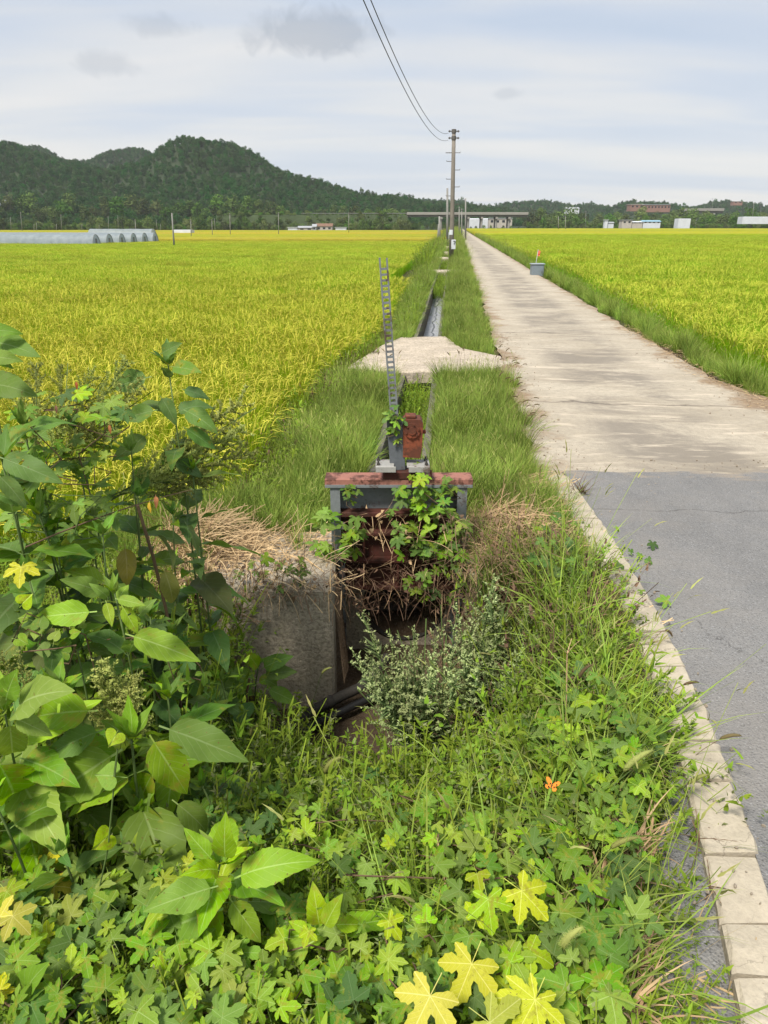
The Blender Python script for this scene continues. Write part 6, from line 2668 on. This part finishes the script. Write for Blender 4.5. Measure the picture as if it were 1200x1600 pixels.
# big yellow leaves at the bottom
for lab, u, v, s, c, lift in (('large bright yellow hop leaf at the bottom edge', 672, 1556, .098, (.70, .60, .006), .10), ('large yellow hop leaf behind the brightest one', 737, 1506, .10, (.56, .53, .006), .06),
                              ('yellow-green hop leaf with seven toothed lobes at the bottom right', 836, 1562, .105, (.50, .56, .008), .10), ('yellow-green hop leaf above the dark gap right of centre', 815, 1392, .095, (.40, .48, .02), .06),
                              ('light green three-lobed hop leaf left of the yellow-green one', 762, 1405, .075, (.26, .42, .02), .05), ('yellow hop leaf at the left edge among the oval leaves', 33, 886, .075, (.50, .48, .03), 0),
                              ('cut-off yellow hop leaf at the bottom edge centre', 765, 1598, .09, (.45, .48, .02), .10), ('small yellow hop leaf at the left edge of the lower corner', 20, 1432, .07, (.48, .44, .03), .06)):
    p = hit(u, v, lift + .08) if v != 886 else at(u, v, 1.9)
    t = thing('hop_leaf', lab, 'leaf', p)
    s *= .9
    M = Matrix.Translation(p) @ Matrix.Rotation(R.uniform(.35, .6), 4, 'X') @ Matrix.Rotation(R.gauss(0, .15), 4, 'Y') @ Matrix.Rotation(R.uniform(2.2, 4.2), 4, 'Z') @ Matrix.Diagonal((s, s, s, 1))
    leaf(t, PA[R.choice((2, 3, 3, 4))] if 'seven' not in lab else PA[7], M, c, 'blade')

# heart-leaved vine at left
vine('heart_leaf_vine', 'vine with round heart-shaped leaves in the left thicket', [at(u, v, 1.85 + R.gauss(0, .03)) for u, v in ((32, 1000), (58, 988), (85, 995), (105, 1020), (62, 975), (40, 965), (15, 985), (130, 975), (115, 990), (70, 1015), (38, 940), (160, 1085), (182, 1105))], .055, [BRIGHT, YGREEN, MID], HE, face=.9)
vine('heart_leaf_vine', 'heart-shaped leaves hanging in a row in the lower left foreground', [at(u, v, 1.40) for u, v in ((172, 1212), (165, 1310), (147, 1393), (180, 1150))], .062, [YGREEN, BRIGHT], HE, face=1.0)


# ------------------------------------------------------------------ mugwort with pale flower sprays
def spray(rg, h=1.0, nb=22, nf=7, bl=.20, fs=.022, leafy=True, fm=None):
    """unit-height flowering stem along +Z"""
    parts = [(*blades(np.array([[0, 0, 0.]]), [0.], [h], [.0], [.18], [.007], 6, 'flat'), 1), (*blades(np.array([[0, 0, 0.]]), [1.5], [h], [.0], [.18], [.007], 6, 'flat'), 1)]
    for i in range(nb):
        f = .32 + .66 * i / nb
        z = f * h
        off = math.sin(.18 * f / 2) * z
        az = i * 2.4 + rg.normal(0, .3)
        L = bl * h * (1.15 - f) * rg.uniform(.6, 1.2) + .04
        b0 = np.array([[off, 0, z * .995]])
        le = rg.uniform(.45, .9)
        cu = rg.uniform(-.3, .5)
        parts.append((*blades(b0, [az], [L], [le], [cu], [.004], 3, 'flat'), 1))
        k = max(3, int(nf * L / .1))
        s = rg.uniform(.15, 1.05, k)
        th = le + cu * s / 2
        pos = b0 + np.stack([math.cos(az) * np.sin(th), math.sin(az) * np.sin(th), np.cos(th)], 1) * (L * s)[:, None]
        for tw in (0, 1.5):
            parts.append((*blades(pos, rg.uniform(0, 6.28, k), rg.uniform(.7, 1.4, k) * fs, rg.uniform(.2, 1.6, k), .5, fs * .7, 3, 'grain', tw), 0))
    if leafy:
        k = 46
        f = rg.uniform(.08, .8, k)
        pos = np.stack([np.sin(.18 * f / 2) * f * h, np.zeros(k), f * h], 1)
        parts.append((*blades(pos, rg.uniform(0, 6.28, k), rg.uniform(.06, .13, k) * h, rg.uniform(.5, 1.2, k), rg.uniform(0, .8, k), rg.uniform(.015, .03, k) * h, 3), 2))
    V, F, U, MI = join(parts)
    return rawmesh('flower_spray', V, F, [fm or M_FLOWER, M_STEM, M_MUG], U, MI)


M_MUG = grass_mat('mugwort_leaf', (.13, .20, .07), (.21, .28, .11), (.28, .33, .16), .3)
SPR = [spray(vrg, 1.0, 26, 10, .17, .019) for _ in range(5)]
SPRT = [spray(vrg, 1.0, 30, 14, .24, .026, False, M_FLOWER2) for _ in range(3)]


def sprays(name, label, base, tips, meshes, cat='weed'):
    t = thing(name, label, cat, base)
    for tp in tips:
        b = base + Vector((R.uniform(-.07, .07), R.uniform(-.06, .06), 0))
        d = tp - b
        q = Vector((0, 0, 1)).rotation_difference(d.normalized()).to_matrix().to_4x4()
        M = Matrix.Translation(b) @ q @ Matrix.Rotation(R.uniform(0, 6.28), 4, 'Z') @ Matrix.Diagonal((d.length * .9, d.length * .9, d.length, 1))
        leaf(t, R.choice(meshes), M, (1, 1, 1), 'flower_stem')
    return t


bs = Vector((.22, 2.78, -.72))
sprays('mugwort', 'pale grey-green flowering mugwort in front of the culvert mouth', bs,
       [at(u, v, Y) for u, v, Y in ((572, 962, 2.9), (598, 990, 2.85), (632, 985, 2.9), (665, 975, 2.8), (560, 1045, 2.75), (590, 1050, 2.7), (640, 1040, 2.65), (690, 1000, 2.75), (700, 950, 2.9), (620, 1085, 2.6), (545, 1010, 2.8), (665, 1060, 2.6), (585, 1020, 2.75), (615, 1020, 2.8), (650, 1010, 2.7), (680, 1030, 2.7), (605, 1060, 2.65), (570, 1080, 2.6))], SPR)
bs = Vector((.46, 2.85, -.55))
sprays('mugwort', 'denser pale mugwort at the right of the culvert mouth', bs,
       [at(u, v, Y) for u, v, Y in ((735, 935, 2.95), (762, 900, 3.0), (780, 950, 2.9), (745, 985, 2.8), (810, 975, 2.9), (720, 1010, 2.7), (790, 1010, 2.75), (760, 1040, 2.65), (830, 1000, 2.85), (715, 965, 2.9), (800, 930, 2.95), (840, 950, 2.95), (700, 1060, 2.6), (755, 960, 2.85), (775, 985, 2.8), (725, 985, 2.8), (790, 900, 3.0), (815, 1010, 2.7), (735, 1030, 2.65), (850, 985, 2.85))], SPR)
sprays('mugwort', 'arching pale-flowered mugwort in front of the rice at far left', at(60, 760, 2.35), [at(u, v, Y) for u, v, Y in ((60, 560, 2.6), (110, 570, 2.6), (160, 585, 2.6), (205, 560, 2.6), (235, 600, 2.5), (150, 640, 2.4), (210, 650, 2.4), (30, 590, 2.6), (90, 620, 2.4))], SPRT)
sprays('mugwort', 'pale-flowered mugwort leaning right over the grass bank', at(150, 790, 2.45), [at(u, v, Y) for u, v, Y in ((330, 690, 2.9), (370, 670, 3.0), (395, 690, 3.0), (350, 730, 2.9), (300, 700, 2.8), (330, 760, 2.8), (280, 750, 2.6), (390, 640, 3.1), (240, 700, 2.6))], SPRT)
sprays('pigweed', 'weed with greenish flower tassels among the left big leaves', at(205, 1170, 1.85), [at(u, v, 1.8) for u, v in ((140, 1050), (160, 1040), (180, 1030), (205, 1045), (225, 1070), (130, 1090), (185, 1080), (110, 1130), (230, 1120))], SPRT)
sprays('pigweed', 'small pale tassels at the left frame edge', at(30, 1110, 1.8), [at(u, v, 1.8) for u, v in ((8, 1015), (25, 1020), (-5, 1030), (45, 1045), (15, 1040))], SPRT)
sprays('mugwort', 'grey-green mugwort sprays leaning over the lower kerb', Vector((.85, 2.25, -.1)), [at(u, v, 2.3) for u, v in ((1060, 1075), (1040, 1060), (1020, 1095), (1075, 1095), (1000, 1080))], SPR)
sprays('mugwort', 'fine-leaved weed sprays by the upper kerb', Vector((.95, 3.4, -.05)), [at(u, v, 3.4) for u, v in ((915, 880), (950, 900), (935, 930), (900, 920), (960, 940), (880, 900))], SPR)


# ------------------------------------------------------------------ foxtails and other grasses
def foxhead(rg, mat, L=.07, r=.0075, n=230):
    """bristly head along +Z with its base at the origin, gently nodding"""
    V, F, U = [], [], []
    f = rg.random(n)
    az = rg.uniform(0, 6.28, n)
    nod = 1.1
    th = nod * f
    pos = np.stack([(1 - np.cos(th)) / nod * L, np.zeros(n), np.sin(th) / nod * L], 1)
    a = blades(pos, az, rg.uniform(.6, 1.1, n) * r * 2.4 * (1 - .4 * f), rg.uniform(.5, 1.0, n) + th * .5, .3, .0007, 2)
    pth = [Vector(((1 - math.cos(nod * s)) / nod * L, 0, math.sin(nod * s) / nod * L)) for s in np.linspace(0, 1, 8)]
    mb = MB()
    mb.tube(pth, [r * k * .8 for k in (.5, .9, 1, 1, .95, .85, .65, .25)], 7)
    parts = [(*a, 0), (np.array([tuple(v) for v in mb.v]), mb.f, np.tile([[.5, .3]], (len(mb.v), 1)), 0)]
    Vj, Fj, Uj, MI = join(parts)
    return rawmesh('seed_head', Vj, Fj, mat, Uj, MI)


FOX = [foxhead(vrg, M_HEAD) for _ in range(2)]
FOXB = [foxhead(vrg, M_HEADB) for _ in range(2)]


def foxtail(label, headpt, az, base, brown=False, big=1.0, nbl=5, group=None):
    t = thing('foxtail_plant', label, 'grass', base, group)
    mid = base.lerp(headpt, .55) + Vector((0, 0, .06))
    pts = [base, base.lerp(mid, .5) + Vector((0, 0, .02)), mid, headpt.lerp(mid, .3) + Vector((0, 0, .012)), headpt]
    mb = MB()
    mb.tube(pts, [.0016, .0015, .0013, .0011, .001], 5)
    mb.obj('culm', M_STEM if not brown else M_STEM_R, t)
    d = (pts[-1] - pts[-2]).normalized()
    q = Vector((0, 0, 1)).rotation_difference(d).to_matrix().to_4x4()
    M = Matrix.Translation(headpt) @ q @ Matrix.Rotation(az, 4, 'Z') @ Matrix.Diagonal((big, big, big, 1))
    leaf(t, R.choice(FOXB if brown else FOX), M, (1, 1, 1), 'seed_head')
    if nbl:
        V, F, U = blades(np.tile([tuple(base)], (nbl, 1)), vrg.uniform(0, 6.28, nbl), vrg.uniform(.16, .3, nbl), vrg.uniform(.1, .5, nbl), vrg.uniform(.6, 1.6, nbl), vrg.uniform(.006, .010, nbl), 5)
        o = link('blades', rawmesh('blades', V, F, M_GRASS2, U), t)
        o.location = -t.location
    return t


def gr(x, y):
    return Vector((x, y, float(zt(x, y))))


def under(p, dx=0.0, dy=0.0):
    return gr(p.x + dx, p.y + dy)


for lab, u, v, Y, az, dx, dy, br, big in (
        ('green foxtail nodding over the middle of the weeds', 508, 1208, 2.15, 0, -.06, .05, 0, 1.5),
        ('small foxtail arching before the headwall foot', 503, 1053, 2.95, 0, -.12, .0, 0, .9),
        ('foxtail head hanging before the earth bank', 330, 975, 2.7, 2.8, .1, -.05, 0, 1.5),
        ('smaller foxtail head beside the straw heap edge', 312, 925, 2.8, 2.8, .1, -.1, 0, 1.1),
        ('large green foxtail drooping beside the lower kerb', 975, 1205, 1.85, .3, -.2, .0, 0, 1.6),
        ('brown foxtail head standing over the kerb against asphalt', 1040, 985, 2.75, .2, -.15, -.1, 1, .9),
        ('brownish foxtail leaning out over the kerb', 1068, 1070, 2.45, .4, -.25, .0, 1, 1.0),
        ('foxtail head bent low above the asphalt at right', 1125, 1155, 2.15, .0, -.35, .05, 1, 1.1),
        ('foxtail arching over the kerb below the bent one', 1075, 1225, 1.95, .2, -.28, .0, 0, 1.1),
        ('foxtail among the hop leaves at right', 905, 1060, 2.4, 0, -.05, 0, 1, 1.1),
        ('foxtail rising from the right weeds beside the pale culm', 845, 1040, 2.55, 0, .02, 0, 1, .9),
        ('foxtail in the shade at lower left of the pit', 350, 1180, 2.3, .4, -.02, 0, 0, 1.0),
        ('foxtail beside the shaded left pit edge', 392, 1150, 2.4, .1, .03, .04, 0, .9),
        ('foxtail in the lower right weeds near the tall blades', 880, 1480, 1.35, .2, .03, .05, 0, 1.2),
        ('drooping foxtail over the broken asphalt edge', 955, 1325, 1.65, .1, -.1, .05, 0, 1.2)):
    if v > 1020:
        Y = min(Y, hit(u, v, .12).y)
    h = at(u, v, Y)
    foxtail(lab, h, az, under(h, dx, dy), bool(br), big)

# dark grass heads along the concrete edge behind the gate
for i in range(26):
    y = R.uniform(6.0, 9.6)
    x = float(verge_right(y)) - R.uniform(.02, .28)
    b = gr(x, y)
    hp = b + Vector((R.uniform(.02, .16), R.uniform(-.05, .05), R.uniform(.26, .40)))
    foxtail('brown grass head leaning out from the verge over the concrete road', hp, R.uniform(-.4, .4), b, True, R.uniform(.7, 1.1), 0, 'brown grass heads along the concrete road edge')
for i in range(14):
    b = gr(R.uniform(-.45, 1.2), R.uniform(9.15, 9.5))
    hp = b + Vector((R.uniform(-.12, .12), R.uniform(-.05, .05), R.uniform(.26, .38)))
    foxtail('brown grass head standing in front of the wide concrete slab', hp, R.uniform(-3, 3), b, True, R.uniform(.7, 1.0), 0, 'brown grass heads before the wide slab')


def clump(label, base, n, L, mat, w=(.006, .011), lean=(.1, .6), curl=(.7, 1.9), name='grass_tuft'):
    V, F, U = blades(np.array([tuple(base)] * n) + vrg.normal(0, .02, (n, 3)) * np.array([1, 1, .2]), vrg.uniform(0, 6.28, n), vrg.uniform(*L, n), vrg.uniform(*lean, n), vrg.uniform(*curl, n), vrg.uniform(*w, n), 7)
    o = link(name, rawmesh(name, V, F, mat, U))
    tag(o, label, 'grass')
    return o


for lab, u, v, n, L, mt in (
        ('clump of long arching grass blades right of the butterfly', 940, 1300, 26, (.25, .5), M_GRASS2), ('long grass clump in the right weeds above the butterfly', 885, 1190, 20, (.25, .5), M_GRASS2),
        ('grass clump at the lower right between hop leaves', 900, 1420, 26, (.2, .42), M_GRASS2), ('grass clump at the broken asphalt edge', 985, 1400, 28, (.12, .28), M_GRASS2),
        ('tangled dry grass tuft beside the lower kerb', 1000, 1290, 36, (.10, .26), M_DRY), ('grass clump near the kerb beside the brown foxtails', 985, 1150, 24, (.15, .3), M_GRASS2),
        ('dry grass tuft on the broken asphalt at lower right', 1000, 1480, 40, (.08, .22), M_DRY), ('grass clump in the centre right under the hop leaves', 780, 1250, 18, (.2, .4), M_GRASS2),
        ('dark grass clump at the shaded left edge of the pit', 400, 1200, 30, (.15, .35), M_GRASS2), ('grass clump in the shade below the wilted leaves', 440, 1150, 22, (.12, .3), M_GRASS2),
        ('thin grass clump at the bottom right', 930, 1560, 26, (.15, .35), M_GRASS2), ('grass tuft sprouting through the kerb joint', 1075, 1395, 14, (.08, .2), M_DRY),
        ('brown grass tuft at the top end of the kerb', 905, 775, 40, (.10, .24), M_DEAD), ('pale long grass blades crossing in front of the butterfly', 850, 1290, 22, (.2, .42), M_GRASS), ('pale grass sprouting among the hop leaves at right', 935, 1230, 24, (.2, .4), M_GRASS),
        ('thin pale grass in the middle of the weeds', 700, 1330, 16, (.15, .3), M_GRASS), ('dry bleached grass between butterfly and kerb', 960, 1340, 30, (.12, .3), M_DRY), ('dry grass tuft lying over the broken asphalt', 985, 1545, 30, (.1, .25), M_DRY),
        ('fresh grass tuft by the kerb above the foxtails', 960, 1010, 30, (.15, .3), M_GRASS), ('fresh grass among the brown weeds near the straw', 860, 900, 30, (.15, .32), M_GRASS), ('tall grass blades left of the upper kerb', 800, 900, 24, (.2, .4), M_GRASS2),
        ('dead grass tuft over the kerb by the brown weeds', 985, 1000, 30, (.10, .26), M_DEAD)):
    p = hit(u, v)
    b = gr(p.x, p.y)
    b.z = max(b.z, p.z - .12)
    clump(lab, b, n, L, mt)


# finger grasses: culm with radiating spikes at the top
def finger_grass(label, base, top, nf, Lf, mat, smat, drop=.4, spread=1.0, r=.0022):
    t = thing('finger_grass_plant', label, 'grass', base)
    mb = MB()
    mb.tube(curve_pts(base, top, Vector((.015, 0, 0))), r, 6)
    mb.obj('culm', smat, t)
    for k in range(nf):
        V, F, U = blades(np.array([tuple(top)]), [k * 6.28 / nf + R.uniform(-.3, .3)], [Lf * R.uniform(.8, 1.15)], [R.uniform(.5, 1.0) * spread], [drop], [.005], 8, 'grain')
        o = link('finger', rawmesh('finger', V, F, mat, U), t)
        o.location = -t.location
    return t


finger_grass('tall straw-coloured culm with fingered head right of the mugwort', under(at(872, 1320, 1.9), 0, 0) + Vector((0, 0, .1)), at(886, 1022, 2.2), 5, .075, M_DRY, M_DRY, .5)
finger_grass('dark fingered grass leaning out over the kerb stones', under(at(1060, 1400, 1.55), -.02, 0), at(1093, 1310, 1.62), 6, .12, M_DEAD, M_STEM_R, .3, 1.4)
finger_grass('pale drooping fingered grass left of the butterfly', under(at(810, 1240, 2.0)) + Vector((0, 0, .1)), at(812, 1185, 2.0), 6, .12, M_HEAD, M_STEM, 2.0, .8)
finger_grass('small fingered grass at the lower kerb joint', under(at(1070, 1450, 1.45), -.02, 0), at(1110, 1385, 1.5), 4, .07, M_DEAD, M_STEM_R, .3, 1.4)
finger_grass('fingered grass in the lower right weeds', under(at(880, 1460, 1.4)), at(876, 1425, 1.35), 6, .10, M_HEAD, M_STEM, 2.2, .7)
# dry ear above the yellow leaves
t = thing('dry_grass_ear', 'straw-coloured dry grass ear rising above the yellow leaves', 'grass', under(at(712, 1480, 1.45)))
tp = at(685, 1320, 1.5)
mb = MB()
mb.tube(curve_pts(t.location.copy(), tp, Vector((.01, 0, 0))), .0018, 5)
mb.obj('culm', M_DRY, t)
for k in range(18):
    f = .62 + .38 * k / 18
    V, F, U = blades(np.array([tuple(t.location.lerp(tp, f))]), [R.uniform(0, 6.28)], [.03], [.35], [.3], [.005], 4, 'grain')
    o = link('spikelet', rawmesh('spikelet', V, F, M_DRY, U), t)
    o.location = -t.location
# bare twigs
for lab, a, b, r in (('bare reddish twig slanting up at the far left', at(40, 855, 2.0), at(300, 765, 2.4), .003), ('thin pale stalk standing among the central weeds', at(497, 1395, 1.6), at(500, 1270, 1.75), .0016),
                     ('pale dry stalk leaning in the lower centre', at(575, 1490, 1.5), at(632, 1365, 1.6), .0018), ('brown twig in the central weeds', at(500, 1400, 1.55), at(600, 1310, 1.7), .0035),
                     ('thin stalk lying at the left pit edge', at(320, 1265, 1.8), at(378, 1200, 1.9), .0014)):
    mb = MB()
    mb.tube(curve_pts(a, b, Vector((0, 0, .015))), [r, r, r * .9, r * .8, r * .7, r * .6, r * .4], 6)
    tag(mb.obj('twig', M_STEM_R if 'pale' not in lab else M_DRY), lab, 'twig')
# two orange dying leaves at left
for lab, u, v, c, s in (('single bright orange dead leaf in the left thicket', 243, 783, (.75, .20, .02), .05), ('small yellow dead leaf beside the orange one', 233, 793, (.70, .42, .03), .045), ('pinkish dead leaf before the rice', 87, 642, (.45, .16, .08), .03), ('tiny orange leaf on the tall stems', 119, 605, (.50, .14, .05), .03), ('orange leaf tip hanging by the mugwort', 171, 672, (.6, .22, .05), .035)):
    p = at(u, v - 10, 2.15)
    t = thing('dead_leaf', lab, 'leaf', p)
    leaf(t, OVN[1], basis(p, 3.1, -1.4, R.uniform(-.5, .5), s), c, 'blade')


# butterfly
def butterfly():
    p = hit(862, 1228, .16)
    t = thing('butterfly', 'orange butterfly with black spots resting on the weeds', 'butterfly', p)
    m = Mat('butterfly_wing', .7, .2)
    v = m.coord('Object')
    d = m.voro(95, v)
    c = m.mix(m.ramp(d, [(.30, 1), (.36, 0)]), (.78, .24, .03), (.03, .015, .01))
    m.col(c)
    for sx in (-1, 1):
        for (nm, out) in (('fore_wing', [(0, .004), (.008, .020), (.022, .028), (.030, .024), (.026, .012), (.014, .002)]), ('hind_wing', [(0, .002), (.014, .001), (.024, -.004), (.022, -.014), (.012, -.018), (.003, -.010)])):
            vs = [(x * sx, y, .012 * x / .03 + (.001 if nm == 'fore_wing' else 0)) for x, y in out]
            vs2 = [(a, b, c_ - .0006) for a, b, c_ in vs]
            n = len(vs)
            mb = MB()
            mb.add(vs + vs2, [tuple(range(n)), tuple(range(2 * n - 1, n - 1, -1))] + [(i, n + i, n + (i + 1) % n, (i + 1) % n) for i in range(n)])
            o = mb.obj(nm, m.m)
            o.parent = t
    mb = MB()
    mb.tube([(0, -.012, .001), (0, -.004, .002), (0, .004, .002), (0, .010, .002), (0, .013, .002)], [.001, .0018, .0022, .0018, .001], 8)
    o = mb.obj('body', M_BLACK)
    o.parent = t
    for s in (-1, 1):
        mb = MB()
        mb.tube([(0, .012, .002), (s * .005, .024, .004)], .0003, 4)
        o = mb.obj('antenna', M_BLACK)
        o.parent = t
    t.rotation_euler = (.75, .1, -.5)
    t.scale = (.75, .75, .75)


butterfly()

# small stones and bits lying on the road edges
def pebbles():
    rg = np.random.default_rng(31)
    ms = []
    mt = simple('pebble', (.30, .25, .19), .4, 40, .9, .3, .003)
    for k in range(4):
        mb = MB()
        pr = [Vector((rg.normal(0, .02), rg.normal(0, .02), -.3)), Vector((0, 0, 0)), Vector((rg.normal(0, .05), 0, .35))]
        mb.tube(pr, [.55 * rg.uniform(.8, 1.2), .75, .35], 7)
        ms.append(mb.mesh('pebble', mt))
    y = np.concatenate([rg.uniform(5.2, 13, 500), rg.uniform(5.0, 13, 350), rg.uniform(.9, 5.2, 260), rg.uniform(4.6, 5.6, 260)])
    x = np.concatenate([verge_right(np.maximum(y[:500], 5.2)) + np.abs(rg.normal(0, .22, 500)), road_r(y[500:850]) - np.abs(rg.normal(0, .25, 350)) + .1, verge_right(y[850:1110]) + rg.normal(0, .14, 260), rg.uniform(1.5, 5, 260)])
    n = len(x)
    s = rg.uniform(.003, .011, n) * np.where(rg.random(n) < .08, 1.8, 1)
    z = np.where(y < 5.3, .014, .004) + np.where((y < 5.2) & (x < verge_right(y) + .165), .012, 0)
    scatter('pebbles', np.stack([x, y, z], 1), rg.uniform(0, 6.28, (n, 3)), s, rg.integers(0, 4, n), ms, 'small stones and grit along the road edges', 'pebbles')


pebbles()

# ------------------------------------------------------------------ haze
hm = bpy.data.materials.new('haze')
hm.use_nodes = True
ht = hm.node_tree
ht.nodes.clear()
ho = ht.nodes.new('ShaderNodeOutputMaterial')
hv = ht.nodes.new('ShaderNodeVolumePrincipled')
hv.inputs['Color'].default_value = (.93, .96, .99, 1)
hv.inputs['Density'].default_value = .00012
hv.inputs['Anisotropy'].default_value = 0.0
ht.links.new(hv.outputs[0], ho.inputs['Volume'])
mb = MB()
mb.box((40, 690, 65), (2300, 1500, 140))
tag(mb.obj('haze', hm), kind='stuff')
